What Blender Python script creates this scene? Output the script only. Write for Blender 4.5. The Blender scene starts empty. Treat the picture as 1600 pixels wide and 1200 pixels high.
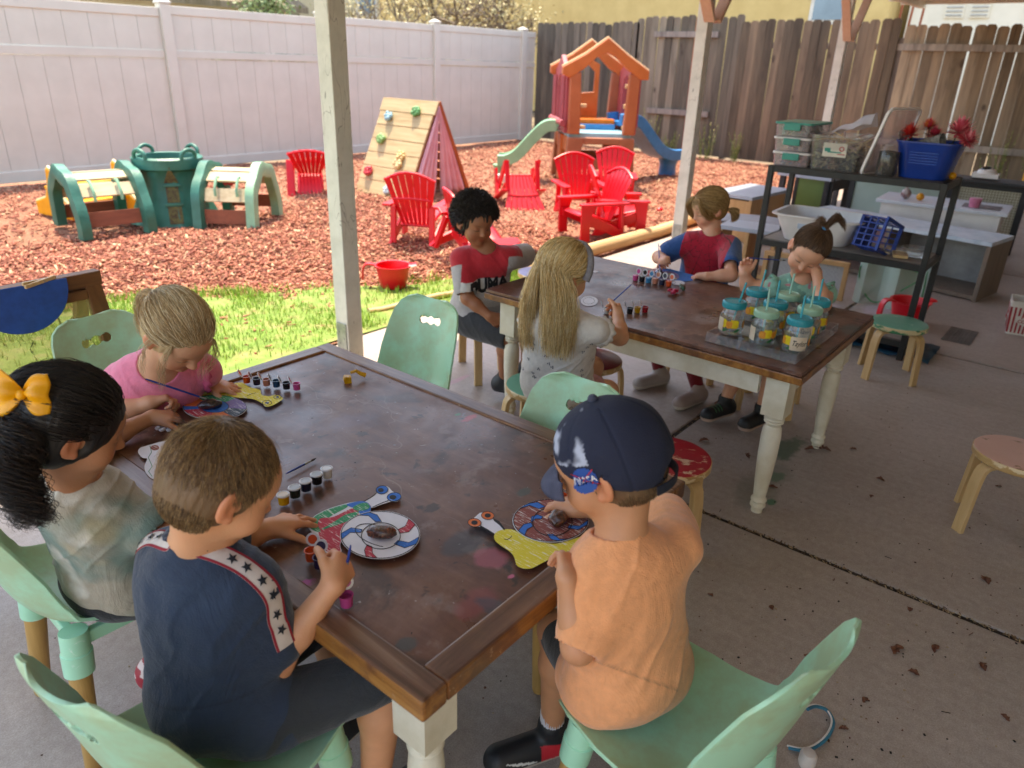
import bpy, bmesh, math, random
import numpy as np
from mathutils import Vector, Matrix
R_ = math.radians
random.seed(7); RNG = np.random.default_rng(7)
SC = bpy.context.scene; COL = SC.collection
# ---------------------------------------------------------------- camera, sky, sun, exposure
CAMH = 1.408; F_PX = 1142.1; PITCH = .4143; ROLL = .0339
YA = .9
def _basis():
    cp, sp = math.cos(PITCH), math.sin(PITCH)
    fw = np.array([math.sin(YA)*cp, math.cos(YA)*cp, -sp])
    up = np.array([math.sin(YA)*sp, math.cos(YA)*sp, cp])
    rt = np.array([math.cos(YA), -math.sin(YA), 0.])
    cr, sr = math.cos(ROLL), math.sin(ROLL)
    return fw, cr*rt+sr*up, -sr*rt+cr*up
FW, RT, UP = _basis()
cd = bpy.data.cameras.new('camera'); cam = bpy.data.objects.new('camera', cd); COL.objects.link(cam)
cd.sensor_width = 36; cd.lens = F_PX/1600*36; cd.clip_start = .05; cd.clip_end = 400
cam.matrix_world = Matrix(((RT[0], UP[0], -FW[0], 0), (RT[1], UP[1], -FW[1], 0), (RT[2], UP[2], -FW[2], CAMH), (0, 0, 0, 1)))
cd.dof.use_dof = True; cd.dof.focus_distance = 1.75; cd.dof.aperture_fstop = cd.lens/1000/.0062
SC.camera = cam
w = bpy.data.worlds.new('World'); SC.world = w; w.use_nodes = True
nt = w.node_tree; bg = nt.nodes['Background']; sky = nt.nodes.new('ShaderNodeTexSky')
SUN_EL, SUN_AZ = R_(72), math.atan2(.5, .86)      # azimuth measured from +Y towards +X
sky.sky_type = 'NISHITA'; sky.sun_disc = False; sky.sun_elevation = SUN_EL; sky.sun_rotation = SUN_AZ
sky.air_density = 1.0; sky.dust_density = 1.5
nt.links.new(sky.outputs[0], bg.inputs[0]); bg.inputs[1].default_value = .15
sl = bpy.data.lights.new('sun', 'SUN'); sl.energy = 2.0; sl.angle = R_(.5); sl.color = (1, .95, .87)
so = bpy.data.objects.new('sun', sl); COL.objects.link(so); so.location = (4, 8, 9)
sd = Vector((math.sin(SUN_AZ)*math.cos(SUN_EL), math.cos(SUN_AZ)*math.cos(SUN_EL), math.sin(SUN_EL)))
so.rotation_euler = sd.to_track_quat('Z', 'Y').to_euler()
SC.view_settings.view_transform = 'Standard'; SC.view_settings.look = 'None'
SC.view_settings.exposure = 2.15; SC.view_settings.use_white_balance = True; SC.view_settings.white_balance_temperature = 7900; SC.view_settings.white_balance_tint = 10; SC.view_settings.gamma = 1
SC.cycles.max_bounces = 6; SC.cycles.diffuse_bounces = 4; SC.cycles.transparent_max_bounces = 12
SC.cycles.sample_clamp_indirect = 4; SC.cycles.use_denoising = True
SC.cycles.caustics_reflective = False; SC.cycles.caustics_refractive = False
# a ray through photo pixel (1600 x 1200) met with a plane of the place, used to survey real positions
def ray(px, py): return FW+RT*(px-800)/F_PX+UP*(600-py)/F_PX
def Z(px, py, z=0.):
    d = ray(px, py); t = (z-CAMH)/d[2]; return np.array([0, 0, CAMH])+d*t
def RU(px, py, u):
    d = ray(px, py); return np.array([0, 0, CAMH])+d*(u/d[0])
def RV(px, py, v):
    d = ray(px, py); return np.array([0, 0, CAMH])+d*(v/d[1])
def A(*a): return np.array(a, float)
def unit(v): v = np.asarray(v, float); return v/(np.linalg.norm(v)+1e-12)
# ---------------------------------------------------------------- materials
def rgb(h):   # sRGB hex -> linear
    c = [int(h[i:i+2], 16)/255 for i in (0, 2, 4)]
    return tuple(x/12.92 if x <= .04045 else ((x+.055)/1.055)**2.4 for x in c)
class NT:
    def __init__(s, name):
        s.m = bpy.data.materials.new(name); s.m.use_nodes = True; s.t = s.m.node_tree
        s.b = s.t.nodes['Principled BSDF']; s._c = None
    def n(s, kind, **kw):
        x = s.t.nodes.new('ShaderNode'+kind)
        for k, v in kw.items():
            if k in x.inputs: x.inputs[k].default_value = v
            else: setattr(x, k, v)
        return x
    def l(s, a, b): s.t.links.new(a, b)
    def co(s, scale=(1, 1, 1), kind='Object', rot=(0, 0, 0)):
        tc = s.n('TexCoord'); mp = s.n('Mapping'); mp.inputs['Scale'].default_value = scale; mp.inputs['Rotation'].default_value = rot
        s.l(tc.outputs[kind], mp.inputs[0]); return mp.outputs[0]
    def noise(s, sc=5, det=4, rough=.55, vec=None, dist=0):
        x = s.n('TexNoise'); x.inputs['Scale'].default_value = sc; x.inputs['Detail'].default_value = det
        x.inputs['Roughness'].default_value = rough; x.inputs['Distortion'].default_value = dist
        s.l(vec if vec is not None else s.co(), x.inputs['Vector']); return x.outputs[0]
    def ramp(s, fac, stops, interp='LINEAR'):
        x = s.n('ValToRGB'); x.color_ramp.interpolation = interp
        e = x.color_ramp.elements
        while len(e) < len(stops): e.new(.5)
        for k, (p, c) in enumerate(stops):
            e[k].position = p; e[k].color = (*c, 1) if len(c) == 3 else c
        s.l(fac, x.inputs[0]); return x.outputs[0]
    def mix(s, fac, a, b, mode='MIX'):
        x = s.n('Mix', data_type='RGBA', blend_type=mode)
        for i, v in ((0, fac), (6, a), (7, b)):
            if isinstance(v, (int, float)): x.inputs[i].default_value = v
            elif isinstance(v, tuple): x.inputs[i].default_value = (*v, 1)
            else: s.l(v, x.inputs[i])
        return x.outputs[2]
    def math(s, op, a, b=0.):
        x = s.n('Math', operation=op)
        for i, v in ((0, a), (1, b)):
            if isinstance(v, (int, float)): x.inputs[i].default_value = v
            else: s.l(v, x.inputs[i])
        return x.outputs[0]
    def bump(s, h, st=.3, d=.01):
        x = s.n('Bump'); x.inputs['Strength'].default_value = st; x.inputs['Distance'].default_value = d
        s.l(h, x.inputs['Height']); s.l(x.outputs[0], s.b.inputs['Normal'])
    def col(s, c):
        if isinstance(c, tuple): s.b.inputs['Base Color'].default_value = (*c, 1)
        else: s.l(c, s.b.inputs['Base Color'])
    def set(s, **kw):
        for k, v in kw.items():
            s.b.inputs[{'rough': 'Roughness', 'metal': 'Metallic', 'spec': 'Specular IOR Level', 'trans': 'Transmission Weight', 'ior': 'IOR', 'alpha': 'Alpha', 'coat': 'Coat Weight', 'sheen': 'Sheen Weight', 'sss': 'Subsurface Weight'}[k]].default_value = v
        return s
_M = {}
def see_through(name, tint=(.96, .97, .97), body=(.8, .85, .86), k=.05, rough=.03, f=1.5):
    if name in _M: return _M[name]
    t = NT(name); t.t.nodes.remove(t.b); out = [n for n in t.t.nodes if n.type == 'OUTPUT_MATERIAL'][0]
    tr = t.n('BsdfTransparent'); tr.inputs[0].default_value = (*tint, 1); gl = t.n('BsdfGlossy'); gl.inputs['Roughness'].default_value = rough; df = t.n('BsdfDiffuse'); df.inputs[0].default_value = (*body, 1)
    lw = t.n('LayerWeight'); lw.inputs[0].default_value = .5; fr_ = t.math('ADD', t.math('MULTIPLY', t.math('POWER', lw.outputs['Facing'], 3.5), .55), .045); m1 = t.n('MixShader'); m2 = t.n('MixShader'); m1.inputs[0].default_value = k
    t.l(tr.outputs[0], m1.inputs[1]); t.l(df.outputs[0], m1.inputs[2]); t.l(fr_, m2.inputs[0]); t.l(m1.outputs[0], m2.inputs[1]); t.l(gl.outputs[0], m2.inputs[2]); t.l(m2.outputs[0], out.inputs[0]); _M[name] = t.m; return t.m
def plain(name, c, c2=None, rough=.5, sc=12, bump=.05, bsc=60, **kw):
    """two-tone mottled surface"""
    if name in _M: return _M[name]
    if isinstance(c, str): c = rgb(c)
    if isinstance(c2, str): c2 = rgb(c2)
    if c2 is None: c2 = tuple(x*.82 for x in c)
    t = NT(name); v = t.co()
    t.col(t.ramp(t.noise(sc, 5, .6, v), [(.35, c2), (.65, c)])); t.set(rough=rough, **kw)
    if bump: t.bump(t.noise(bsc, 3, .5, v), bump, .01)
    _M[name] = t.m; return t.m
def wood(name, c, c2, axis=0, sc=6, rough=.55, bump=.25, knots=True):
    if name in _M: return _M[name]
    if isinstance(c, str): c = rgb(c)
    if isinstance(c2, str): c2 = rgb(c2)
    t = NT(name); s = [sc*7]*3; s[axis] = sc*.5
    v = t.co(tuple(s)); a = t.noise(1, 6, .65, v, .6)
    s2 = [sc*1.2]*3; s2[axis] = sc*.15
    b = t.noise(1, 3, .5, t.co(tuple(s2)), 1.5)
    m = t.math('ADD', t.math('MULTIPLY', a, .6), t.math('MULTIPLY', b, .4))
    t.col(t.ramp(m, [(.33, c2), (.5, tuple((x+y)/2 for x, y in zip(c, c2))), (.68, c)])); t.set(rough=rough)
    t.bump(a, bump, .004); _M[name] = t.m; return t.m
def vcol(name, rough=.6, bump=.0, bsc=200, sss=0, sheen=0, nz=0):
    if name in _M: return _M[name]
    t = NT(name); a = t.n('VertexColor', layer_name='Col')
    c = a.outputs[0]
    if nz: c = t.mix(1., c, t.ramp(t.noise(nz, 5, .6), [(.3, (.90, .90, .90)), (.7, (1.06, 1.06, 1.06))]), 'MULTIPLY')
    t.col(c); t.set(rough=rough, sheen=sheen)
    if sss:
        t.set(sss=sss); t.b.inputs['Subsurface Radius'].default_value = (.012, .004, .002); t.b.inputs['Subsurface Scale'].default_value = 1
    if bump and name == 'cloth': t.bump(t.math('ADD', t.math('MULTIPLY', t.noise(bsc, 2), .12), t.noise(11, 5, .62, t.co((1, 1, .6)), 1.3)), .55, .012)
    elif bump: t.bump(t.noise(bsc, 2), bump, .003)
    _M[name] = t.m; return t.m
# ---------------------------------------------------------------- mesh building
def rotz(a): c, s = math.cos(a), math.sin(a); return np.array([[c, -s, 0], [s, c, 0], [0, 0, 1]])
def eul(x=0, y=0, z=0):
    return np.array(Matrix.Rotation(z, 3, 'Z') @ Matrix.Rotation(y, 3, 'Y') @ Matrix.Rotation(x, 3, 'X'))
def frame(d, up=(0, 0, 1)):
    """matrix whose z column is d"""
    z = unit(d); x = np.cross(up, z)
    if np.linalg.norm(x) < 1e-4: x = np.cross((0, 1, 0), z)
    x = unit(x); return np.stack([x, np.cross(z, x), z], 1)
class MB:
    def __init__(s): s.v = []; s.f = []; s.mi = []; s.c = []; s.n = 0; s.cur = 0; s.cc = None; s.M = np.eye(3); s.o = np.zeros(3)
    def mat(s, i): s.cur = i; return s
    def color(s, c): s.cc = c; return s
    def xf(s, M=None, o=(0, 0, 0)): s.M = np.eye(3) if M is None else np.asarray(M); s.o = np.asarray(o, float); return s
    def add(s, V, F):
        V = np.asarray(V, float).reshape(-1, 3) @ s.M.T + s.o
        s.v.append(V); s.f += [tuple(i+s.n for i in f) for f in F]; s.mi += [s.cur]*len(F)
        s.c.append(np.tile(s.cc if s.cc is not None else (1, 1, 1), (len(V), 1))); s.n += len(V); return s
    def box(s, c, d, M=None):
        x, y, z = (k/2 for k in d)
        V = np.array([(a*x, b*y, e*z) for a in (-1, 1) for b in (-1, 1) for e in (-1, 1)])
        if M is not None: V = V @ np.asarray(M).T
        return s.add(V+np.asarray(c, float), [(0, 1, 3, 2), (4, 6, 7, 5), (0, 4, 5, 1), (2, 3, 7, 6), (0, 2, 6, 4), (1, 5, 7, 3)])
    def bar(s, a, b, w, h, up=(0, 0, 1)):
        a, b = np.asarray(a, float), np.asarray(b, float); M = frame(b-a, up)
        return s.box((a+b)/2, (w, h, np.linalg.norm(b-a)), M)
    def tube(s, pts, r, n=10, cap=True, closed=False):
        P = np.asarray(pts, float); r = np.broadcast_to(r, (len(P),)); V = []
        T = np.gradient(P, axis=0) if not closed else np.roll(P, -1, 0)-np.roll(P, 1, 0)
        T = np.array([unit(t) for t in T]); x = frame(T[0])[:, 0]
        for p, t, q in zip(P, T, r):
            x = unit(x-t*(x@t)); y = np.cross(t, x)
            V += [p+q*(math.cos(2*math.pi*k/n)*x+math.sin(2*math.pi*k/n)*y) for k in range(n)]
        m = len(P); F = [(i*n+k, i*n+(k+1) % n, ((i+1) % m)*n+(k+1) % n, ((i+1) % m)*n+k) for i in range(m if closed else m-1) for k in range(n)]
        if cap and not closed: F += [tuple(range(n))[::-1], tuple((m-1)*n+k for k in range(n))]
        return s.add(V, F)
    def cyl(s, a, b, r, r2=None, n=16): return s.tube([a, b], [r, r if r2 is None else r2], n)
    def lathe(s, prof, n=24, o=(0, 0, 0), M=None, cap=True):
        V = []
        for r, z in prof: V += [(r*math.cos(2*math.pi*k/n), r*math.sin(2*math.pi*k/n), z) for k in range(n)]
        V = np.array(V)
        if M is not None: V = V @ np.asarray(M).T
        m = len(prof); F = [(i*n+k, i*n+(k+1) % n, (i+1)*n+(k+1) % n, (i+1)*n+k) for i in range(m-1) for k in range(n)]
        if cap: F += [tuple(range(n))[::-1], tuple((m-1)*n+k for k in range(n))]
        return s.add(V+np.asarray(o, float), F)
    def prism(s, poly, h, M=None, o=(0, 0, 0)):
        """2-D polygon in local xy, extruded along local z by h"""
        n = len(poly); V = np.array([(x, y, 0) for x, y in poly]+[(x, y, h) for x, y in poly], float)
        if M is not None: V = V @ np.asarray(M).T
        F = [tuple(range(n))[::-1], tuple(range(n, 2*n))]+[(k, (k+1) % n, n+(k+1) % n, n+k) for k in range(n)]
        return s.add(V+np.asarray(o, float), F)
    def sweep(s, path, prof, up=(0, 0, 1), cap=True):
        """closed profile [(side, up)] carried along the path"""
        P = np.asarray(path, float); T = np.gradient(P, axis=0); V = []
        for p, t in zip(P, T):
            t = unit(t); x = unit(np.cross(t, up)); y = np.cross(x, t); V += [p+a*x+b*y for a, b in prof]
        n, m = len(prof), len(P)
        F = [(i*n+k, i*n+(k+1) % n, (i+1)*n+(k+1) % n, (i+1)*n+k) for i in range(m-1) for k in range(n)]
        if cap: F += [tuple(range(n))[::-1], tuple((m-1)*n+k for k in range(n))]
        return s.add(V, F)
    def ball(s, c, r, n=12, M=None):
        r = np.broadcast_to(r, (3,)); V = []; m = n//2+1
        for i in range(m+1):
            th = math.pi*i/m
            V += [(math.sin(th)*math.cos(2*math.pi*k/n)*r[0], math.sin(th)*math.sin(2*math.pi*k/n)*r[1], math.cos(th)*r[2]) for k in range(n)]
        V = np.array(V)
        if M is not None: V = V @ np.asarray(M).T
        return s.add(V+np.asarray(c, float), [((i+1)*n+k, (i+1)*n+(k+1) % n, i*n+(k+1) % n, i*n+k) for i in range(m) for k in range(n)])
    def grid(s, G):
        G = np.asarray(G, float); a, b = G.shape[:2]
        return s.add(G.reshape(-1, 3), [(i*b+j, (i+1)*b+j, (i+1)*b+j+1, i*b+j+1) for i in range(a-1) for j in range(b-1)])
    def build(s, name, mats, parent=None, smooth=False, bevel=0, loc=None, rz=0, fix=True, solid=0):
        me = bpy.data.meshes.new(name); V = np.concatenate(s.v) if s.v else np.zeros((0, 3))
        me.from_pydata(V.tolist(), [], s.f)
        for m in (mats if isinstance(mats, (list, tuple)) else [mats]): me.materials.append(m)
        me.polygons.foreach_set('material_index', s.mi)
        if any((c != 1).any() for c in s.c):
            at = me.color_attributes.new('Col', 'FLOAT_COLOR', 'POINT'); C = np.concatenate(s.c); at.data.foreach_set('color', np.c_[C, np.ones(len(C))].ravel().astype(np.float32))
        if fix and s.n < 60000:
            bm = bmesh.new(); bm.from_mesh(me); bmesh.ops.recalc_face_normals(bm, faces=bm.faces); bm.to_mesh(me); bm.free()
        if smooth: me.polygons.foreach_set('use_smooth', [True]*len(me.polygons))
        o = bpy.data.objects.new(name, me); COL.objects.link(o)
        if parent is not None: o.parent = parent
        if loc is not None: o.location = loc
        o.rotation_euler = (0, 0, rz)
        if bevel:
            b = o.modifiers.new('bevel', 'BEVEL'); b.width = bevel; b.segments = 2; b.limit_method = 'ANGLE'; b.angle_limit = R_(40)
        if solid:
            b = o.modifiers.new('solid', 'SOLIDIFY'); b.thickness = solid; b.offset = 0
        if smooth and not s.n > 60000:
            try: me.set_sharp_from_angle(angle=R_(42))
            except Exception: pass
        return o
def tag(o, label=None, cat=None, group=None, kind=None):
    for k, v in (('label', label), ('category', cat), ('group', group), ('kind', kind)):
        if v: o[k] = v
    return o
def thing(name, label, cat, loc=(0, 0, 0), rz=0, group=None):
    o = bpy.data.objects.new(name, None); COL.objects.link(o); o.empty_display_size = .1
    o.location = tuple(float(x) for x in loc); o.rotation_euler = (0, 0, rz); return tag(o, label, cat, group)
def copy_tree(o, parent=None):
    c = o.copy(); COL.objects.link(c)
    if parent is not None: c.parent = parent
    for ch in list(o.children): copy_tree(ch, c)
    return c
def put(o, loc, rz, label, group=None):
    o.location = tuple(float(x) for x in loc); o.rotation_euler = (0, 0, rz); o['label'] = label
    if group: o['group'] = group
    return o
def arc(c, r, a0, a1, n=8): return [(c[0]+r*math.cos(a0+(a1-a0)*k/n), c[1]+r*math.sin(a0+(a1-a0)*k/n)) for k in range(n+1)]
def smooth_pts(P, n=24, closed=False):
    P = np.asarray(P, float); m = len(P); out = []
    for i in range(m if closed else m-1):
        p = [P[(i+k) % m] if closed else P[min(max(i+k, 0), m-1)] for k in (-1, 0, 1, 2)]
        for t in np.linspace(0, 1, max(2, n//m), endpoint=False):
            out.append(.5*((2*p[1])+(p[2]-p[0])*t+(2*p[0]-5*p[1]+4*p[2]-p[3])*t*t+(3*p[1]-p[0]-3*p[2]+p[3])*t**3))
    if not closed: out.append(P[-1])
    return np.array(out)
def rrect(w, h, r, n=4):
    o = []
    for sx, sy, a in ((1, 1, 0), (-1, 1, 90), (-1, -1, 180), (1, -1, 270)):
        o += arc((sx*(w/2-r), sy*(h/2-r)), r, R_(a), R_(a+90), n)
    return o
def text_mb(body, size, depth=.001, M=None, o=(0, 0, 0), extr=None, bold=0., shear=0., sx=1.):
    """letters as geometry (built-in font) turned into a mesh"""
    c = bpy.data.curves.new('t', 'FONT'); c.body = body; c.size = size; c.extrude = depth; c.align_x = 'CENTER'; c.align_y = 'CENTER'; c.offset = bold; c.shear = shear; c.resolution_u = 3
    t = bpy.data.objects.new('t', c); COL.objects.link(t)
    dg = bpy.context.evaluated_depsgraph_get(); me = bpy.data.meshes.new_from_object(t.evaluated_get(dg))
    V = np.array([v.co[:] for v in me.vertices]); F = [tuple(p.vertices) for p in me.polygons]
    bpy.data.objects.remove(t); bpy.data.curves.remove(c); bpy.data.meshes.remove(me)
    V[:, 0] *= sx
    return V, F
# ---------------------------------------------------------------- lattice noise
_L = RNG.random((32, 32, 32)).astype(np.float32)
def vnoise(P, sc=1.):
    p = np.asarray(P, float)*sc+100.; i = np.floor(p).astype(int); f = p-i; f = f*f*(3-2*f); r = 0
    for a in (0, 1):
        for b in (0, 1):
            for c in (0, 1):
                wgt = (f[:, 0] if a else 1-f[:, 0])*(f[:, 1] if b else 1-f[:, 1])*(f[:, 2] if c else 1-f[:, 2])
                r = r+wgt*_L[(i[:, 0]+a) % 32, (i[:, 1]+b) % 32, (i[:, 2]+c) % 32]
    return r
def fbm(P, sc=1., o=3): return sum(vnoise(P, sc*2**k)*.5**k for k in range(o))/sum(.5**k for k in range(o))
# ---------------------------------------------------------------- implicit surfaces (for bodies and cloth)
class SDF:
    def __init__(s, lo, hi, h):
        s.lo = np.asarray(lo, float); s.h = h; s.n = np.ceil((np.asarray(hi)-s.lo)/h).astype(int)+1
        s.F = np.full(s.n, .05, np.float32)
        s.ax = [(s.lo[k]+h*np.arange(s.n[k])).astype(np.float32) for k in range(3)]
    def _sl(s, lo, hi):
        a = np.clip(np.floor((lo-s.lo)/s.h).astype(int), 0, s.n); b = np.clip(np.ceil((hi-s.lo)/s.h).astype(int)+1, 0, s.n)
        if (b <= a).any(): return None, None
        sl = tuple(slice(x, y) for x, y in zip(a, b))
        return sl, (s.ax[0][sl[0]][:, None, None], s.ax[1][sl[1]][None, :, None], s.ax[2][sl[2]][None, None, :])
    def _op(s, sl, d, k, sub):
        f = s.F[sl]
        if sub: d = -d; m = np.maximum(f, d); h = np.maximum(k-np.abs(f-d), 0); s.F[sl] = m+h*h*(.25/k) if k else m
        else: m = np.minimum(f, d); h = np.maximum(k-np.abs(f-d), 0); s.F[sl] = m-h*h*(.25/k) if k else m
    def cone(s, a, b, ra, rb, k=.01, sub=False):
        a, b = np.asarray(a, float), np.asarray(b, float); r = max(ra, rb)+k+4*s.h
        sl, g = s._sl(np.minimum(a, b)-r, np.maximum(a, b)+r)
        if sl is None: return
        d = b-a; dd = d@d+1e-12
        X, Y, Zc = (g[i]-np.float32(a[i]) for i in range(3))
        t = np.clip((X*d[0]+Y*d[1]+Zc*d[2])/dd, 0, 1).astype(np.float32)
        D = np.sqrt((X-t*d[0])**2+(Y-t*d[1])**2+(Zc-t*d[2])**2)-(ra+(rb-ra)*t)
        s._op(sl, D.astype(np.float32), k, sub)
    def ell(s, c, r, M=None, k=.01, sub=False):
        c = np.asarray(c, float); r = np.broadcast_to(np.asarray(r, float), (3,)); R = r.max()+k+4*s.h
        sl, g = s._sl(c-R, c+R)
        if sl is None: return
        M = np.eye(3) if M is None else np.asarray(M)
        X, Y, Zc = (g[i]-np.float32(c[i]) for i in range(3)); a2 = 0; b2 = 0
        for j in range(3):
            q = X*M[0, j]+Y*M[1, j]+Zc*M[2, j]; a2 = a2+(q/r[j])**2; b2 = b2+(q/r[j]**2)**2
        k0 = np.sqrt(a2); k1 = np.sqrt(b2)+1e-9
        s._op(sl, (k0*(k0-1)/k1).astype(np.float32), k, sub)
    def cut(s, p, n, k=0):
        """remove everything on the side n points to"""
        n = unit(n); g = s.ax; D = (g[0][:, None, None]-p[0])*n[0]+(g[1][None, :, None]-p[1])*n[1]+(g[2][None, None, :]-p[2])*n[2]
        s.F = np.maximum(s.F, D.astype(np.float32))
    def mesh(s):
        F = s.F; S = (F < 0); I = S.view(np.int8)
        a = I[:-1]+I[1:]; a = a[:, :-1]+a[:, 1:]; a = a[:, :, :-1]+a[:, :, 1:]
        act = np.argwhere((a > 0) & (a < 8)); n = len(act); ids = np.full(a.shape, -1, np.int32); ids[tuple(act.T)] = np.arange(n)
        acc = np.zeros((n, 3)); cnt = np.zeros(n); C = [(x, y, z) for x in (0, 1) for y in (0, 1) for z in (0, 1)]
        fv = {c: F[act[:, 0]+c[0], act[:, 1]+c[1], act[:, 2]+c[2]] for c in C}
        for c in C:
            for k in range(3):
                if c[k] == 0:
                    e = list(c); e[k] = 1; e = tuple(e); f0, f1 = fv[c], fv[e]; m = (f0 < 0) != (f1 < 0)
                    t = np.where(m, f0/np.where(m, f0-f1, 1), 0); p = np.tile(np.array(c, float), (n, 1)); p[:, k] += t
                    acc += p*m[:, None]; cnt += m
        V = s.lo+s.h*(act+acc/np.maximum(cnt, 1)[:, None]); Q = []
        for k in range(3):
            u, v = (k+1) % 3, (k+2) % 3
            sl0 = [slice(None)]*3; sl1 = [slice(None)]*3; sl0[k] = slice(0, -1); sl1[k] = slice(1, None)
            d = np.argwhere(S[tuple(sl0)] != S[tuple(sl1)]); d = d[(d[:, u] > 0) & (d[:, v] > 0) & (d[:, u] < s.n[u]-1) & (d[:, v] < s.n[v]-1)]
            eu = np.zeros(3, int); eu[u] = 1; ev = np.zeros(3, int); ev[v] = 1
            q = np.stack([ids[tuple((d-eu-ev).T)], ids[tuple((d-ev).T)], ids[tuple(d.T)], ids[tuple((d-eu).T)]], 1)
            fl = ~S[tuple(d.T)]; q[fl] = q[fl][:, ::-1]; Q.append(q)
        return V, np.concatenate(Q)
def np_mesh(name, V, Q, mats, col=None, parent=None, loc=(0, 0, 0), smooth=True, mi=None):
    me = bpy.data.meshes.new(name); V = np.asarray(V, np.float32)-np.asarray(loc, np.float32); Q = np.asarray(Q, np.int32); k = Q.shape[1]
    me.vertices.add(len(V)); me.vertices.foreach_set('co', V.ravel()); me.loops.add(Q.size); me.polygons.add(len(Q))
    me.loops.foreach_set('vertex_index', Q.ravel()); me.polygons.foreach_set('loop_start', np.arange(0, Q.size, k, dtype=np.int32))
    me.polygons.foreach_set('loop_total', np.full(len(Q), k, np.int32))
    if smooth: me.polygons.foreach_set('use_smooth', np.ones(len(Q), bool))
    for m in (mats if isinstance(mats, (list, tuple)) else [mats]): me.materials.append(m)
    if mi is not None: me.polygons.foreach_set('material_index', np.asarray(mi, np.int32))
    if col is not None:
        at = me.color_attributes.new('Col', 'FLOAT_COLOR', 'POINT'); at.data.foreach_set('color', np.c_[col, np.ones(len(col))].ravel().astype(np.float32))
    me.update(); me.validate()
    o = bpy.data.objects.new(name, me); COL.objects.link(o)
    if parent is not None: o.parent = parent
    else: o.location = tuple(float(x) for x in loc)
    return o
def vnormals(V, Q):
    a = np.cross(V[Q[:, 2]]-V[Q[:, 0]], V[Q[:, -1]]-V[Q[:, 1]]); N = np.zeros_like(V)
    for k in range(Q.shape[1]): np.add.at(N, Q[:, k], a)
    return N/(np.linalg.norm(N, axis=1, keepdims=True)+1e-12)
# ================================================================ SETTING
def S(o, kind='structure'): o['kind'] = kind; return o
# ---- bare soil far around, then the bark bed
t = NT('soil'); v = t.co(); t.col(t.ramp(t.noise(.8, 8, .6, v), [(.3, rgb('6b5a48')), (.7, rgb('8a7a62'))])); t.set(rough=.95); m_soil = t.m
S(MB().grid([[(x, y, -.06) for y in (-60, 120)] for x in (-60, 120)]).build('ground', m_soil))
def height_bark(x, y): P = np.stack([x, y, 0*x], -1).reshape(-1, 3); return ((vnoise(P, .9)-.5)*.05+(vnoise(P, 4.)-.5)*.03).reshape(x.shape)
t = NT('bark_bed'); v = t.co(); n1 = t.noise(38, 6, .7, v); n2 = t.noise(1.3, 3, .5, v)
c = t.ramp(n1, [(.3, rgb('5f3a2c')), (.45, rgb('8d5a45')), (.6, rgb('ab765c')), (.75, rgb('c99f7e'))])
t.col(t.mix(t.math('MULTIPLY', n2, .5), c, rgb('b98a6c'))); t.bump(n1, 1., .03); t.set(rough=.9); m_bark = t.m
gx = np.linspace(-5, 12.5, 240); gy = np.linspace(3.0, 9.7, 120); X, Y = np.meshgrid(gx, gy, indexing='ij')
Hb = height_bark(X, Y)-.02
S(MB().grid(np.stack([X, Y, Hb], -1)).build('bark_bed', m_bark, smooth=True, fix=False))
# bark chips: one mass nobody could count
N = 62000; cx = RNG.uniform(-1.5, 12.3, N); cy = 3.15+(9.4-3.15)*RNG.random(N)
near = RNG.random(N) < .45; cx[near] = RNG.uniform(0, 5.5, near.sum()); cy[near] = RNG.uniform(3.3, 6.5, near.sum())
def grassline(u): return np.interp(u, [-5, 1.2, 1.95, 3.09, 3.76, 4.4], [5.05, 4.85, 4.48, 3.74, 3.42, 3.12])
gl = grassline(cx); keep = (cy > gl+RNG.normal(0, .14, N)) | (RNG.random(N) < np.where(vnoise(np.stack([cx, cy, 0*cx], 1), 1.7) > .56, .6, .08)); cx, cy = cx[keep], cy[keep]; N = len(cx)
cz = height_bark(cx, cy)+RNG.uniform(-.015, .012, N); L = .006+.034*RNG.random(N)**2.2; Wd = .003+.009*RNG.random(N)**2; Th = RNG.uniform(.002, .005, N)
a = RNG.uniform(0, 6.28, N); b = RNG.normal(0, .4, N)
ca, sa, cb, sb = np.cos(a), np.sin(a), np.cos(b), np.sin(b)
ex = np.stack([ca*cb, sa*cb, sb], 1); ey = np.stack([-sa, ca, RNG.normal(0, .3, N)], 1); ez = np.cross(ex, ey)
base = np.stack([cx, cy, cz], 1); V = []
for sx, sy, sz in [(-1, -1, 0), (1, -.6, 0), (1.1, .7, 0), (-.9, 1, 0), (-1, -1, 1), (1, -.6, 1), (1.1, .7, 1), (-.9, 1, 1)]:
    V.append(base+ex*(L*sx)[:, None]+ey*(Wd*sy)[:, None]+ez*(Th*(sz*2-1))[:, None])
V = np.stack(V, 1).reshape(-1, 3); q = np.array([(4, 5, 6, 7), (0, 1, 5, 4), (1, 2, 6, 5), (2, 3, 7, 6), (3, 0, 4, 7)])
Q = (np.arange(N)[:, None, None]*8+q[None]).reshape(-1, 4)
pal = np.array([rgb(h) for h in ('a0604c', 'b2725a', '8b4e3e', 'bd8a6c', '6f3d30', 'd0ac88', 'a86a52')]); pc = pal[RNG.choice(7, N, p=[.24, .22, .18, .12, .1, .05, .09])]*RNG.uniform(.8, 1.2, (N, 1))
S(np_mesh('bark_chips', V, Q, vcol('chip_mat', .85), np.repeat(pc, 8, 0), smooth=False), 'stuff')
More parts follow.
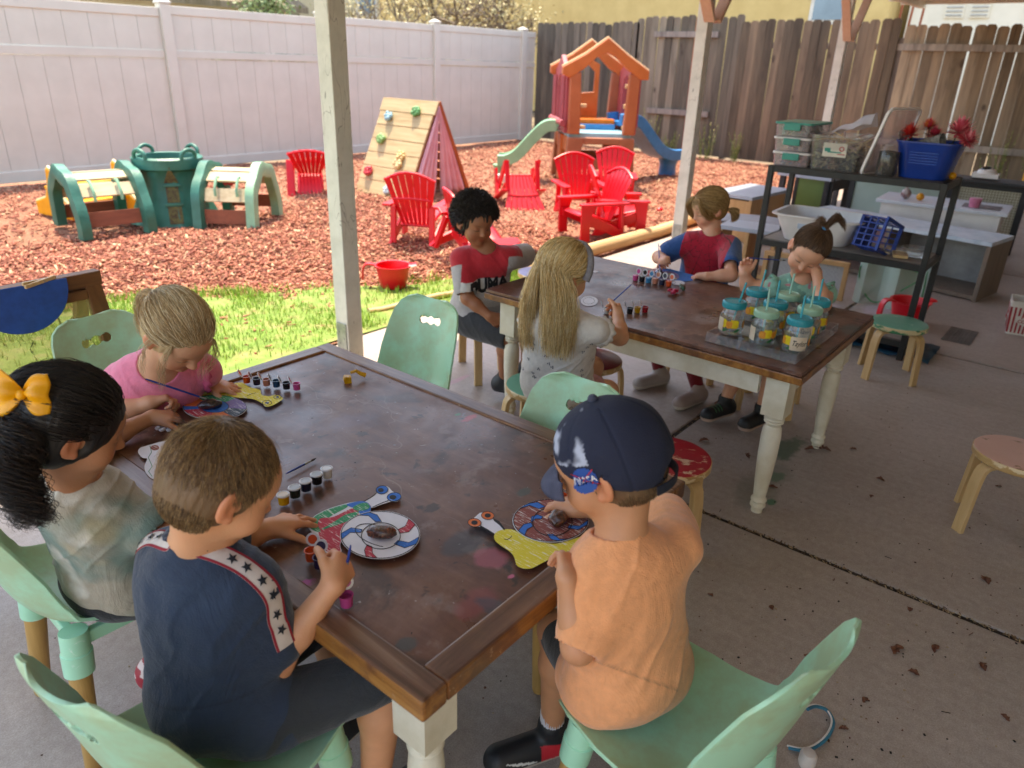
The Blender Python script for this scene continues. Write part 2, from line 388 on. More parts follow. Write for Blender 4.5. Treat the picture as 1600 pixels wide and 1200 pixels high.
# grass strip
t = NT('turf'); t.col(t.ramp(t.noise(9, 5, .6), [(.3, rgb('5f7d34')), (.5, rgb('748c42')), (.68, rgb('8f8a58')), (.75, rgb('a3745c'))])); t.set(rough=.95); m_turf = t.m
gu = np.linspace(-5, 4.4, 90); G = [[(u, 3.02+(grassline(u)+.05*math.sin(7*u)-3.02)*s, .004+height_bark(np.array(u), np.array(3.02+(grassline(u)-3.02)*s))*.5+.012*math.sin(math.pi*s)) for s in np.linspace(0, 1, 14)] for u in gu]
S(MB().grid(G).build('lawn', m_turf, smooth=True, fix=False))
N = 42000; gx = RNG.uniform(-.6, 4.4, N); gy = 3.05+(grassline(gx)+.1-3.05)*RNG.random(N)**.9
dens = vnoise(np.stack([gx, gy, 0*gx], 1), 3.2); k = (dens > .40+RNG.normal(0, .09, N)) & ((vnoise(np.stack([gx, gy, 0*gx], 1), 1.7) < .57) | (RNG.random(N) < .15)); gx, gy = gx[k], gy[k]; N = len(gx)
hh = RNG.uniform(.02, .062, N); aa = RNG.uniform(0, 6.28, N); ln = RNG.normal(0, .5, N)
B = np.stack([gx, gy, np.zeros(N)], 1); d = np.stack([np.cos(aa), np.sin(aa), 0*aa], 1); e = np.stack([-np.sin(aa), np.cos(aa), 0*aa], 1)
wv = RNG.uniform(.0018, .0035, N)[:, None]
V = np.stack([B-d*wv, B+d*wv, B+e*(ln*hh*.4)[:, None]+[0, 0, 1]*(hh*.6)[:, None]+d*wv*.7, B+e*(ln*hh*.4)[:, None]+[0, 0, 1]*(hh*.6)[:, None]-d*wv*.7, B+e*(ln*hh)[:, None]+[0, 0, 1]*hh[:, None]], 1).reshape(-1, 3)
Q = (np.arange(N)[:, None, None]*5+np.array([(0, 1, 2), (0, 2, 3), (3, 2, 4)])[None]).reshape(-1, 3)
pc = np.array([rgb('86ad3e'), rgb('9dc04c'), rgb('a3b45a'), rgb('6f9833'), rgb('c0b878')])[RNG.choice(5, N, p=[.3, .28, .17, .17, .08])]*RNG.uniform(.8, 1.15, (N, 1))
S(np_mesh('grass', V, Q, vcol('blade_mat', .7), np.repeat(pc, 5, 0), smooth=False), 'stuff')
# ---- patio: concrete slabs with open joints
t = NT('concrete'); v = t.co(); a = t.noise(1.1, 6, .62, v); b = t.noise(45, 5, .7, v); st = t.noise(34, 4, .6, t.co((1, .2, 1), rot=(0, 0, .5)))
c = t.ramp(a, [(.3, rgb('a99688')), (.5, rgb('b4a295')), (.7, rgb('beada1'))])
c = t.mix(.35, c, t.ramp(b, [(.3, rgb('6f6762')), (.7, rgb('b5aea8'))])); c = t.mix(.1, c, t.ramp(st, [(.35, rgb('6a625e')), (.65, rgb('c0b9b4'))]))
vo = t.n('TexVoronoi', feature='DISTANCE_TO_EDGE'); vo.inputs['Scale'].default_value = 1.1; nz_ = t.n('TexNoise'); nz_.inputs['Scale'].default_value = 3; nz_.inputs['Detail'].default_value = 6; t.l(v, nz_.inputs[0]); t.l(t.mix(.25, v, nz_.outputs[1]), vo.inputs['Vector']); crk = t.math('MULTIPLY', t.ramp(vo.outputs[0], [(0, (1, 1, 1)), (.004, (0, 0, 0))]), t.ramp(t.noise(.9, 2, .5, v), [(.52, (0, 0, 0)), (.56, (1, 1, 1))])); c = t.mix(t.math('MULTIPLY', crk, .0), c, rgb('4b4038'))
fine = t.ramp(t.noise(260, 2, .6, v), [(.35, (.86, .86, .86)), (.65, (1.1, 1.1, 1.1))]); c = t.mix(1., c, fine, 'MULTIPLY')
sp = t.ramp(t.noise(160, 2, .5, v), [(.70, (0, 0, 0)), (.76, (1, 1, 1))]); c = t.mix(t.math('MULTIPLY', sp, .55), c, rgb('4b4038'))
# old paint and chalk soaked into the slab where they lie in the photo
def patch(t, cen, rad, thr=.55, nz=5, soft=.12):
    tc = t.n('TexCoord'); mp = t.n('Mapping'); mp.inputs['Location'].default_value = (-cen[0]/rad[0], -cen[1]/rad[1], 0); mp.inputs['Scale'].default_value = (1/rad[0], 1/rad[1], 0)
    t.l(tc.outputs['Object'], mp.inputs[0]); g = t.n('VectorMath', operation='LENGTH'); t.l(mp.outputs[0], g.inputs[0])
    s_ = t.math('SUBTRACT', 1., g.outputs['Value']); s_ = t.math('ADD', s_, t.math('MULTIPLY', t.math('SUBTRACT', t.noise(nz, 5, .65), .5), 1.5))
    return t.ramp(s_, [(thr-soft, (0, 0, 0)), (thr+soft, (1, 1, 1))])
for (p, r, h, k, nz) in (((1230, 700), (.2, .12), '41624a', .8, 9), ((1215, 745), (.09, .04), '4f7a5b', .75, 16), ((1205, 783), (.05, .028), '3f7a58', .85, 16), ((1190, 760), (.35, .12), '64705f', .35, 6),
                         ((1370, 485), (.25, .17), 'c9bccd', .5, 14), ((1300, 480), (.2, .1), 'c3b9c6', .35, 16), ((700, 600), (.3, .03), 'c28f9f', .5, 8)):
    g = Z(*p); c = t.mix(t.math('MULTIPLY', patch(t, g, r, .5, nz), k), c, rgb(h))
t.col(c); t.bump(b, .3, .004); t.l(t.ramp(t.noise(2.3, 5, .6, v), [(.35, (.38, .38, .38)), (.7, (.58, .58, .58))]), t.b.inputs['Roughness']); m_conc = t.m
m_joint = plain('joint_dirt', '4a3c30', '2c241e', .95, 60)
mb = MB(); us = [-4, -.3, 2.115, 4.46, 6.85, 9.25, 12.36]; vs = [-2.4, 1.16, 3.06]
for i in range(6):
    for j in range(2):
        x0, x1, y0, y1 = us[i], us[i+1], vs[j], vs[j+1]; mb.box(((x0+x1)/2, (y0+y1)/2, -.05), (x1-x0-.02, y1-y0-.02, .1))
S(mb.build('patio', m_conc, bevel=.006)); S(MB().box((4.2, .33, -.056), (16.4, 5.4, .1)).build('joint_fill', m_joint))
# crumbs and stalks caught in the joints
mb = MB(); rr = random.Random(3)
for k in range(900):
    if k % 2: p = A(2.115+rr.gauss(0, .006), rr.uniform(-.6, 1.15), -.003)
    else: p = A(rr.uniform(2.1, 6.), 1.16+rr.gauss(0, .006), -.003)
    a = rr.uniform(0, 3.1); l = rr.uniform(.004, .014); mb.color(rgb(rr.choice(['7b6248', '94795a', '5a4634', 'b09a78', '3f3228']))); mb.bar(p-A(math.cos(a), math.sin(a), 0)*l/2+A(0, 0, .0), p+A(math.cos(a), math.sin(a), .15)*l/2+A(0, 0, .002), .003, .0015)
tag(mb.build('joint_litter', vcol('litter_mat', .9), fix=False), kind='stuff')
# ---- roof over the patio and the house wall behind (they make the shade)
m_white = plain('white_paint', 'e3e0d6', 'cfcabd', .55, 5, .15, 40)
mb = MB(); mb.box((5.9, .43, 2.5), (13.2, 5.7, .08))
for k in range(22): mb.box((-.6+k*.62, .4, 2.39), (.045, 5.4, .14))
tag(mb.build('patio_roof', m_white), 'white timber roof covering the whole patio', 'roof')
MB().box((5.9, 2.82, 2.37), (13.2, .09, .19)).build('beam', m_white, bpy.data.objects['patio_roof'])
t = NT('stucco'); t.col(t.ramp(t.noise(3, 4), [(.3, rgb('d0c4ae')), (.7, rgb('ddd2bd'))])); t.bump(t.noise(90, 4), .6, .01); t.set(rough=.9); m_stucco = t.m
mb = MB(); mb.box((4.2, -2.5, 1.3), (16.6, .18, 2.7)); h = tag(mb.build('house_wall', m_stucco), 'tan stucco wall of the house closing the patio', 'wall')
mb = MB()
for k in range(3): mb.box((1+k*4, -2.4, 1.35), (1.6, .04, 1.1))
mb.build('window', plain('dark_glass', '20262c', '161a1f', .08, 2, 0), h)
# ---- patio posts
m_post = None
t = NT('post_paint'); v = t.co(); a = t.noise(7, 6, .65, v, .3); cr = t.n('TexVoronoi', feature='DISTANCE_TO_EDGE'); cr.inputs['Scale'].default_value = 9
mp = t.co((2.2, 2.2, .55)); nz = t.n('TexNoise'); nz.inputs['Scale'].default_value = 4; t.l(mp, nz.inputs[0]); mx = t.mix(.3, mp, nz.outputs[1]); t.l(mx, cr.inputs['Vector'])
c = t.ramp(a, [(.3, rgb('c9c6b9')), (.55, rgb('dcd8cb')), (.75, rgb('e4e1d7'))])
lines = t.ramp(cr.outputs[0], [(.0, (1, 1, 1)), (.012, (0, 0, 0))]); msk = t.ramp(t.noise(3, 3, .5, t.co()), [(.5, (0, 0, 0)), (.56, (1, 1, 1))])
c = t.mix(t.math('MULTIPLY', t.math('MULTIPLY', lines, msk), .8), c, rgb('6f665a')); chips = t.ramp(t.noise(28, 3, .7, t.co((1, 1, .35))), [(.69, (0, 0, 0)), (.71, (1, 1, 1))])
c = t.mix(t.math('MULTIPLY', chips, .6), c, rgb('8d8170')); t.col(c); t.bump(t.noise(30, 5, .7, t.co((1, 1, .1))), .35, .003); t.set(rough=.6); m_post = t.m
m_brace = wood('brace_wood', 'd2b19a', 'c39c84', 2, 5); m_steel = plain('galvanised', 'a9aca8', '8f938f', .45, 30, .1, metal=.7)
def post(u, v, label, braces=True, plate=True):
    t = thing('patio_post', label, 'post', (u, v, 0), 0, 'posts holding the patio roof')
    MB().box((0, 0, 1.14), (.092, .092, 2.27)).build('shaft', m_post, t, bevel=.004)
    if braces:
        for s in (-1, 1): MB().bar((0.047*s, -.062, 1.74), (.48*s, -.062, 2.27), .03, .088, (0, 1, 0)).build('brace', m_brace, t, bevel=.002)
    if plate:
        p = MB(); p.xf(o=(-.0495, 0, .1)); p.box((0, 0, 0), (.003, .07, .2)); q = p.build('bracket', m_steel, t, bevel=.001)
        for k in range(6): MB().cyl((-.053, .018*(-1)**k, .03+.03*k), (-.051, .018*(-1)**k, .03+.03*k), .005, n=8).build('screw', m_steel, q)
post(2.2, 2.8, 'large peeling white post nearest the mint chairs, its side in shade')
post(5.75, 2.8, 'white post behind the child in the red and blue shirt', True)
post(9.17, 2.8, 'farthest white post, rising behind the black metal rack')
post(-.6, 2.8, 'white post outside the picture on the left', True)
# ---- white vinyl fence along v = 9.55
m_vin = plain('vinyl', 'd3cfc3', 'cbc7bb', .38, 3, .02)
def vinyl(u0, u1, h0, h1, k):
    tF = thing('vinyl_fence_panel', ['white vinyl fence panel behind the dark green tunnel climber', 'white vinyl fence panel above the red chair left of the big post', 'white vinyl fence panel behind the A-frame climbing tent', 'white vinyl fence panel between the tent and the orange playhouse', 'leftmost white vinyl fence panel, cut by the photo edge', 'short white vinyl fence panel meeting the wooden fence'][k], 'fence panel', (u0, 9.55, 0), 0, 'panels of the white vinyl fence')
    W_ = u1-u0; b = MB(); n = max(2, round((W_-.13)/.28)); pw = (W_-.13)/n
    for z0, z1 in ((.1, 1.32), (1.42, h0-.08)):
        for i in range(n): b.box((.065+pw*(i+.5), 0, (z0+z1)/2), (pw-.0035, .022, z1-z0)); b.box((.065+pw*(i+.5), 0.002, (z0+z1)/2), (pw+.002, .012, z1-z0))
    b.build('boards', m_vin, tF)
    for z, hh in ((.07, .12), (1.37, .09), (h0-.04, .1)): MB().box((W_/2, 0, z), (W_-.13, .05, hh)).build('rail', m_vin, tF, bevel=.006)
    p = MB(); p.box((0, 0, (h0+.03)/2), (.127, .127, h0+.03)); q = p.build('fence_post', m_vin, tF, bevel=.006)
    p = MB(); hh = h0+.03; p.add([(-.075, -.075, hh), (.075, -.075, hh), (.075, .075, hh), (-.075, .075, hh), (-.075, -.075, hh+.02), (.075, -.075, hh+.02), (.075, .075, hh+.02), (-.075, .075, hh+.02), (0, 0, hh+.06)], [(0, 1, 2, 3), (0, 1, 5, 4), (1, 2, 6, 5), (2, 3, 7, 6), (3, 0, 4, 7), (4, 5, 8), (5, 6, 8), (6, 7, 8), (7, 4, 8)]); p.build('cap', m_vin, q)
for k, (a, b, h0) in enumerate([(2.65, 5.0, 1.87), (5.0, 7.33, 1.9), (7.33, 9.65, 1.93), (9.65, 12.0, 1.94), (.3, 2.65, 1.84), (12., 12.45, 1.94)]): vinyl(a, b, h0, h0, k)
# ---- old wooden fence along u = 12.4
t = NT('old_picket'); v = t.co((9, 9, .9)); a = t.noise(1, 7, .68, v, .8); at = t.n('VertexColor', layer_name='Col')
c = t.mix(1., at.outputs[0], t.ramp(a, [(.28, (.45, .43, .42)), (.5, (.95, .93, .92)), (.72, (1.35, 1.3, 1.22))]), 'MULTIPLY')
kn = t.ramp(t.noise(4.5, 2, .4, t.co((1, 1, .6))), [(.69, (0, 0, 0)), (.74, (1, 1, 1))]); c = t.mix(t.math('MULTIPLY', kn, .7), c, rgb('3a2c24')); t.col(c); t.bump(a, .6, .008); t.set(rough=.9); m_pick = t.m
def picket(b, v, w, h, c, du=0., lean=0.):
    c = tuple(c); b.color(c); s = .03
    pr = [(-w/2, .03), (w/2, .03), (w/2, h-s), (w/2-s, h), (-w/2+s, h), (-w/2, h-s)]
    Mx = np.array([(0, 0, 1), (1, 0, 0), (0, 1, 0)], float); Mx = eul(lean) @ Mx
    b.prism(pr, .018, Mx, (12.4+du, v, 0))
segs = [(9.5, 7.3, 'weathered grey wooden fence stretch in the corner behind the orange playhouse'), (7.3, 5.4, 'weathered grey wooden fence stretch with one reddish board and two exposed rails'), (5.4, 2.95, 'brown wooden fence stretch behind the middle posts, above the red bark'), (2.95, .3, 'sun-bleached wooden fence stretch with a pale upper rail, behind the flower bucket'), (.3, -2.4, 'wooden fence stretch running out of the photo on the right')]
rr = random.Random(11)
for si, (v1, v0, lab) in enumerate(segs):
    tF = thing('wooden_fence', lab, 'fence', (12.4, v0, 0), 0, 'stretches of the old wooden fence'); b = MB(); b.xf(o=(-12.4, -v0, 0)); y = v1
    while y > v0+.07:
        w_ = rr.uniform(.128, .142); base = np.array(rgb(rr.choice([['8a7f70', '7c7264', '6b6357'], ['857968', '756b5c', '978b78'], ['7f6c58', '8c7862', '6f604e'], ['9a876f', '8d7a62', 'a8957c'], ['9a876f', '8d7a62', 'a8957c']][si])))*rr.uniform(.72, 1.12)*[.72, .74, .84, 1., 1.][si]
        if si == 1 and 6.05 < y < 6.2: base = np.array(rgb('b06a55'))
        hgt = {0: 2.12, 1: 2.2, 2: 2.14, 3: 2.06, 4: 2.02}[si]+rr.gauss(0, .012)
        picket(b, y-w_/2, w_, hgt, base, rr.choice([0, 0, .006]), rr.gauss(0, .004)); y -= w_+(rr.uniform(.001, .008) if si < 3 else rr.choice([.001, .002, .002, .004, .011]))
    b.build('pickets', m_pick, tF)
    W_ = v1-v0; side = -.03 if si in (1, 3, 4) else .045
    for z in ((1.93, .7) if si == 1 else (1.78, .5)): MB().color(rgb('a59c90') if si != 1 else rgb('8e857c')).box((side, W_/2, z), (.038, W_*(.62 if si == 1 else 1), .088)).build('rail', m_pick, tF)
    MB().color(rgb('6e635a')).box((.075, 0.05, .95), (.09, .09, 1.9)).build('fence_post', m_pick, tF)
# ---- landscape timbers that edge the bark
m_log = wood('edging_timber', 'd9bd92', 'b99368', 0, 4, .8)
def log_edge(u0, v0, u1, v1, r, lab):
    a, b = A(u0, v0, r*.7), A(u1, v1, r*.7); P = [a+(b-a)*k/10+A(0, random.gauss(0, .004), random.gauss(0, .003)) for k in range(11)]
    o = MB().tube(np.array(P)-A(u0, v0, 0), r, 12).build('landscape_timber', m_log, None, True, loc=(u0, v0, 0)); tag(o, lab, 'timber', 'timbers edging the bark bed'); return o
log_edge(4.05, 3.17, 6.5, 3.16, .055, 'round pale timber edging the concrete, below the red chair group')
log_edge(6.52, 3.2, 8.9, 3.2, .055, 'round pale timber behind the big post, running right to the wooden cubby')
log_edge(2.72, 3.27, 3.6, 3.16, .02, 'sunken timber in the grass behind the child in the red and grey shirt')
0 and log_edge(1.0, 3.62, 2.68, 3.3, .02, 'sunken timber in the grass left of the large white post')
# ---- beyond the fences
m_yel = plain('yellow_stucco', 'd8bd80', 'cdb175', .9, 2, .3, 80)
t = thing('yellow_building', 'mustard yellow stucco building rising beyond the wooden fence', 'building', (20, 5.2, 0))
MB().box((4, 9.5, 3), (8, 19, 6)).build('wall', m_yel, t)
w_ = MB().box((-.03, 1.35, 3.1), (.08, .9, 1.25)).build('window', m_white, t); MB().box((-.075, 1.35, 3.1), (.02, .72, 1.05)).build('pane', plain('pane', '7f97a6', '6b8291', .15, 2, 0), w_)
MB().box((3.8, 9.5, 6.08), (9.2, 19.6, .16)).build('roof', plain('roof_tile', '8a6a55', '7a5a47', .9), t)
t = thing('white_house', 'pale house with a gable vent and grey roof edge behind the fence at top right', 'house', (20.5, 4.9, 0)); m_pale = plain('pale_stucco', 'e9e3d2', 'ded8c6', .9, 2, .2, 80)
y0, y1, pk = 0, -5.6, -2.6   # gable: eaves at both ends
b = MB(); b.add([(0, y0, 0), (0, y1, 0), (0, y1, 2.15), (0, pk+.35, 3.55), (0, y0, 3.55), (8, y0, 0), (8, y1, 0), (8, y1, 2.15), (8, pk+.35, 3.55), (8, y0, 3.55)], [(0, 1, 2, 3, 4), (9, 8, 7, 6, 5), (0, 5, 6, 1), (1, 6, 7, 2), (2, 7, 8, 3), (3, 8, 9, 4), (4, 9, 5, 0)]); b.build('wall', m_pale, t)
b = MB(); b.xf(o=(0, 0, 0)); p0, p1 = A(-.35, pk+.6, 3.78), A(-.35, y1-.5, 1.98); b.bar(p0+A(4.2, 0, .05), p1+A(4.2, 0, .05), 9, .1, (0, 0, 1)) if False else b.add([p0, p1, p1+A(9, 0, 0), p0+A(9, 0, 0), p0+A(0, 0, .12), p1+A(0, 0, .12), p1+A(9, 0, .12), p0+A(9, 0, .12)], [(0, 1, 2, 3), (4, 5, 6, 7), (0, 1, 5, 4), (1, 2, 6, 5), (2, 3, 7, 6), (3, 0, 4, 7)])
b.build('roof', plain('grey_shingle', 'b9b7b0', 'a09f99', .9, 20), t); MB().bar(p0+A(-.02, 0, -.04), p1+A(-.02, 0, -.04), .16, .04, (1, 0, 0)).build('fascia', plain('teal_trim', '6f8a88', '607a78', .6), t)
for s in (0, 1):
    f = MB().box((-.02, -.95-s*.5, 3.05), (.05, .38, .85)).build('vent', m_pale, t); b = MB()
    for k in range(10): b.box((-.05, -.95-s*.5, 2.68+k*.08), (.03, .32, .03), eul(0, .5, 0))
    b.build('slats', plain('vent_grey', 'b9b6ad', 'a5a29a', .8), f)
t = thing('trellis', 'rust orange wooden trellis standing just beyond the wooden fence', 'trellis', (13.0, 3.1, 0)); m_rust = wood('rusty_wood', 'b5623a', '94492a', 2)
b = MB()
for k in range(3): b.bar((0, .15*k-.1, 0), (.02, .15*k-.22, 3.4), .035, .03)
b.build('uprights', m_rust, t); b = MB()
for z in (1.2, 1.9, 2.5, 3.1): b.box((.03, 0, z), (.02, .5, .03))
b.build('crosspieces', m_rust, t)
t = thing('shingled_house', 'low house with a brown shingle roof above the white fence at top left', 'house', (6.2, 15.2, 0))
MB().box((2.2, 2, 1.15), (5.2, 3.6, 2.3)).build('wall', m_pale, t)
b = MB(); b.add([(-.6, -.2, 2.25), (5., -.2, 2.25), (5., 3.4, 3.9), (-.6, 3.4, 3.9), (-.6, -.2, 2.37), (5., -.2, 2.37), (5., 3.4, 4.02), (-.6, 3.4, 4.02)], [(0, 1, 2, 3), (4, 5, 6, 7), (0, 1, 5, 4), (1, 2, 6, 5), (2, 3, 7, 6), (3, 0, 4, 7)])
tt = NT('shingles'); br = tt.n('TexBrick'); br.inputs['Scale'].default_value = 6; tt.l(tt.co((1, .8, 1)), br.inputs[0]); br.inputs['Color1'].default_value = (*rgb('8b7d68'), 1); br.inputs['Color2'].default_value = (*rgb('77694f'), 1); br.inputs['Mortar'].default_value = (*rgb('50473a'), 1); tt.col(br.outputs[0]); tt.set(rough=.95)
b.build('roof', tt.m, t)
t = thing('beige_house', 'beige house with one small square window beyond the white fence', 'house', (11.4, 15.6, 0)); MB().box((1.2, 2, 2.4), (2.4, 4, 4.8)).build('wall', plain('beige_stucco', 'cbbf9f', 'bfb393', .9, 2, .2, 80), t)
f = MB().box((1.95, -.03, 2.62), (.62, .07, .62)).build('window', m_white, t); MB().box((1.95, -.07, 2.62), (.5, .02, .5)).build('pane', bpy.data.materials['pane'], f)
MB().box((1.2, 1.8, 4.88), (3.0, 4.8, .16)).build('roof', bpy.data.materials['roof_tile'], t)
# trees: trunk, limbs, twigs, leaves
def tree(name, label, loc, H, spread, leaves, seed, leafcol, barkc, twigs=3):
    rr = random.Random(seed); t = thing(name, label, 'tree', loc); b = MB(); tips = []
    def grow(p, d, l, r, dep):
        q = p+d*l; m_ = p+d*l*.5+A(rr.gauss(0, 1), rr.gauss(0, 1), rr.gauss(0, 1))*l*.06; b.tube([p, m_, q], [r, r*.85, r*.7], 7 if dep < 2 else 4, cap=False)
        if dep >= twigs: tips.append((q, d)); return
        for _ in range(rr.choice([2, 3, 3, 4])): grow(q, unit(d+A(rr.gauss(0, .55), rr.gauss(0, .55), rr.gauss(.12, .4))*spread), l*rr.uniform(.62, .85), r*.62, dep+1)
    grow(A(0, 0, -.1), A(0, 0, 1.), H*.24, H*.035, 0)
    b.build('trunk', wood('bark_'+name, barkc, '4a4038', 2, 3, .9), t, True, fix=False)
    if leaves:
        n = len(tips)*leaves; P = np.repeat(np.array([q for q, d in tips]), leaves, 0)+RNG.normal(0, H*.045, (n, 3)); a = RNG.normal(0, 1, (n, 3)); a /= np.linalg.norm(a, axis=1)[:, None]; c = np.cross(a, RNG.normal(0, 1, (n, 3))); c /= np.linalg.norm(c, axis=1)[:, None]; s = RNG.uniform(.025, .05, (n, 1))
        V = np.stack([P-a*s, P+c*s*.5, P+a*s, P-c*s*.5], 1).reshape(-1, 3); Q = np.arange(n*4).reshape(-1, 4)
        np_mesh('crown', V, Q, vcol('leaf_mat', .6), np.repeat(np.array(rgb(leafcol))*RNG.uniform(.6, 1.35, (n, 1)), 4, 0), t, smooth=False)
    return t
tree('leafy_tree', 'small green tree between the two far houses, left of the large post', (9.6, 12.9, 0), 3.6, 1.1, 60, 5, '7d8f5e', '6b5a48', 4)
tree('bare_tree', 'leafless spreading tree with pale twigs beyond the white fence', (12.6, 12.6, 0), 4.6, 1.45, 5, 9, 'b9ab7e', '8c7a66', 6)
tree('bare_tree', 'thin leafless tree in front of the yellow building', (15.3, 12.6, 0), 4.2, 1.6, 4, 21, 'c9b987', 'a08a66', 6)
def weeds(u, v, h, n, label, seed):
    rr = random.Random(seed); t = thing('weed', label, 'weed', (u, v, 0), 0, 'weeds against the wooden fence'); b = MB(); lf = MB()
    for k in range(n):
        a = rr.uniform(0, 6.28); r = rr.uniform(0, .14); p = A(r*math.cos(a)*.4, r*math.sin(a), 0); q = p+A(rr.gauss(0, .05), rr.gauss(0, .09), h*rr.uniform(.5, 1)); m_ = (p+q)/2+A(rr.gauss(0, .02), rr.gauss(0, .02), 0); b.tube([p, m_, q], [.004, .003, .0015], 4, False)
        for j in range(14):
            c = p+(q-p)*rr.uniform(.15, 1); d = unit([rr.gauss(0, 1), rr.gauss(0, 1), rr.gauss(.3, .6)]); e = unit(np.cross(d, (0, 0, 1)))*.008; l = rr.uniform(.015, .04); lf.color(np.array(rgb(rr.choice(['8d9a4d', 'a8a860', '6f7f3c', 'c9c084'])))); lf.add([c-e, c+d*l, c+e, c-d*l*.2], [(0, 1, 2, 3)])
    b.build('stem', m_turf, t, fix=False); lf.build('leaves', vcol('leaf_mat', .6), t, fix=False)
for k, (v_, h_, lab) in enumerate([(7.4, .55, 'tall weed right behind the blue slide'), (6.75, .75, 'tallest pale weed left of the middle post'), (6.3, .45, 'short weed by the reddish board'), (5.6, .6, 'weed just right of the middle post'), (5.1, .5, 'leafy weed in the middle of the brown fence stretch'), (.95, 1.0, 'tall pale weed at the far right, beside the bleached fence'), (1.35, .8, 'branching pale weed behind the black screen')]): weeds(12.15, v_, h_, 16, lab, k)
# ================================================================ TABLES
t = NT('table_top'); v = t.co(); g = t.noise(1, 7, .65, t.co((22, 3.5, 2)), .9); big = t.noise(3.4, 7, .68, v, .8)
c = t.ramp(big, [(.28, rgb('3c2018')), (.45, rgb('5f392e')), (.58, rgb('77503f')), (.75, rgb('8d7066'))])
c = t.mix(.28, c, t.ramp(g, [(.3, rgb('38221b')), (.5, rgb('64402f')), (.7, rgb('8c6a58'))]))
def spots(t, sc, lo, hi, colr, c, k, det=3, vec=None):
    return t.mix(t.math('MULTIPLY', t.ramp(t.noise(sc, det, .6, vec, .3), [(lo, (0, 0, 0)), (hi, (1, 1, 1))]), k), c, colr)
c = spots(t, 7.3, .6, .68, rgb('2c2726'), c, .7); c = spots(t, 19, .64, .70, rgb('1f1c1d'), c, .75); c = spots(t, 11, .58, .66, rgb('8f7a74'), c, .4, 6); c = spots(t, 5.5, .56, .62, rgb('33201a'), c, .55, 6); c = spots(t, 33, .71, .73, rgb('7d7f86'), c, .6)
c = spots(t, 12, .66, .74, rgb('a08c86'), c, .35); c = spots(t, 5, .68, .74, rgb('33454a'), c, .5)
m_top0 = t
sc_ = t.n('TexVoronoi', feature='DISTANCE_TO_EDGE'); sc_.inputs['Scale'].default_value = 3.2; n_ = t.noise(1.5, 3, .5, v); t.l(t.mix(.35, v, t.n('TexNoise').outputs[1]), sc_.inputs['Vector'])
scr = t.math('MULTIPLY', t.ramp(sc_.outputs[0], [(0, (1, 1, 1)), (.006, (0, 0, 0))]), t.ramp(t.noise(2.2, 2, .5, v), [(.5, (0, 0, 0)), (.58, (1, 1, 1))]))
c = t.mix(t.math('MULTIPLY', scr, .4), c, rgb('b09c92'))
c = spots(t, 70, .72, .75, rgb('c3b9b4'), c, .5, 2)
# spilled paint where it dried, then two blue-grey patches painting the sky's sheen (world coordinates; the sheets are built there)
for (p, r, h, k, nz) in (((475, 908), (.035, .028), 'b0308f', .9, 22), ((452, 922), (.02, .012), 'a93a8d', .9, 30), ((732, 651), (.045, .022), 'b5353c', .75, 25), ((716, 645), (.018, .012), '2f7d50', .85, 30), ((765, 868), (.05, .05), 'b0566a', .5, 9), ((800, 897), (.013, .01), 'c0617f', .9, 30),
                         ((740, 940), (.09, .05), '8c3f44', .45, 8), ((770, 945), (.03, .05), '3c434e', .6, 12), ((585, 900), (.07, .1), '352b2a', .6, 9), ((728, 842), (.09, .05), '35404a', .6, 7), ((820, 765), (.03, .02), '3a4a44', .7, 14), ((634, 1003), (.03, .03), '3a4648', .7, 16), ((280, 720), (.08, .1), '4c4f58', .5, 8),
                         ((1080, 440), (.1, .05), 'a9a3ab', .35, 9), ((1100, 500), (.12, .1), 'b3a7a6', .3, 10), ((1330, 515), (.12, .05), '4d5f5b', .5, 9), ((550, 655), (.12, .1), '6f6f86', .35, 5), ((420, 620), (.2, .2), '6d6f82', .25, 4)):
    gq = Z(*p, .567); c = t.mix(t.math('MULTIPLY', patch(t, gq, r, .5, nz), k), c, rgb(h))
t.col(c); t.bump(g, .18, .002); t.l(t.ramp(t.noise(6, 4, .6, v), [(.35, (.27, .27, .27)), (.7, (.5, .5, .5))]), t.b.inputs['Roughness']); m_top = t.m
def edge_mat(nm, axis):
    t = NT(nm); s = [26]*3; s[axis] = 2.2; a = t.noise(1, 6, .65, t.co(tuple(s)), .6)
    c = t.ramp(a, [(.3, rgb('5e361b')), (.5, rgb('93602f')), (.7, rgb('b07c42'))]); b = t.noise(9, 5, .65, t.co((1, 1, 1)))
    geo = t.n('NewGeometry'); sx = t.n('SeparateXYZ'); t.l(geo.outputs['Normal'], sx.inputs[0]); upf = t.ramp(sx.outputs[2], [(.6, (0, 0, 0)), (.8, (1, 1, 1))]); topc = t.ramp(a, [(.3, rgb('3f2820')), (.5, rgb('6b4d40')), (.68, rgb('917a6c'))])
    c = t.mix(t.ramp(b, [(.48, (0, 0, 0)), (.6, (.75, .75, .75))]), c, rgb('5a372a')); c = t.mix(t.math('MULTIPLY', t.ramp(t.noise(40, 4, .7), [(.64, (0, 0, 0)), (.7, (1, 1, 1))]), .5), c, rgb('c0a68a'))
    c = t.mix(t.math('MULTIPLY', upf, .8), c, topc); t.col(c); t.bump(a, .3, .003); t.set(rough=.34); return t.m
m_edx, m_edy = edge_mat('plank_edge_along', 0), edge_mat('plank_edge_across', 1)
m_leg = plain('table_leg_paint', 'e8e2cf', 'd2c9b0', .45, 9, .12, 45)
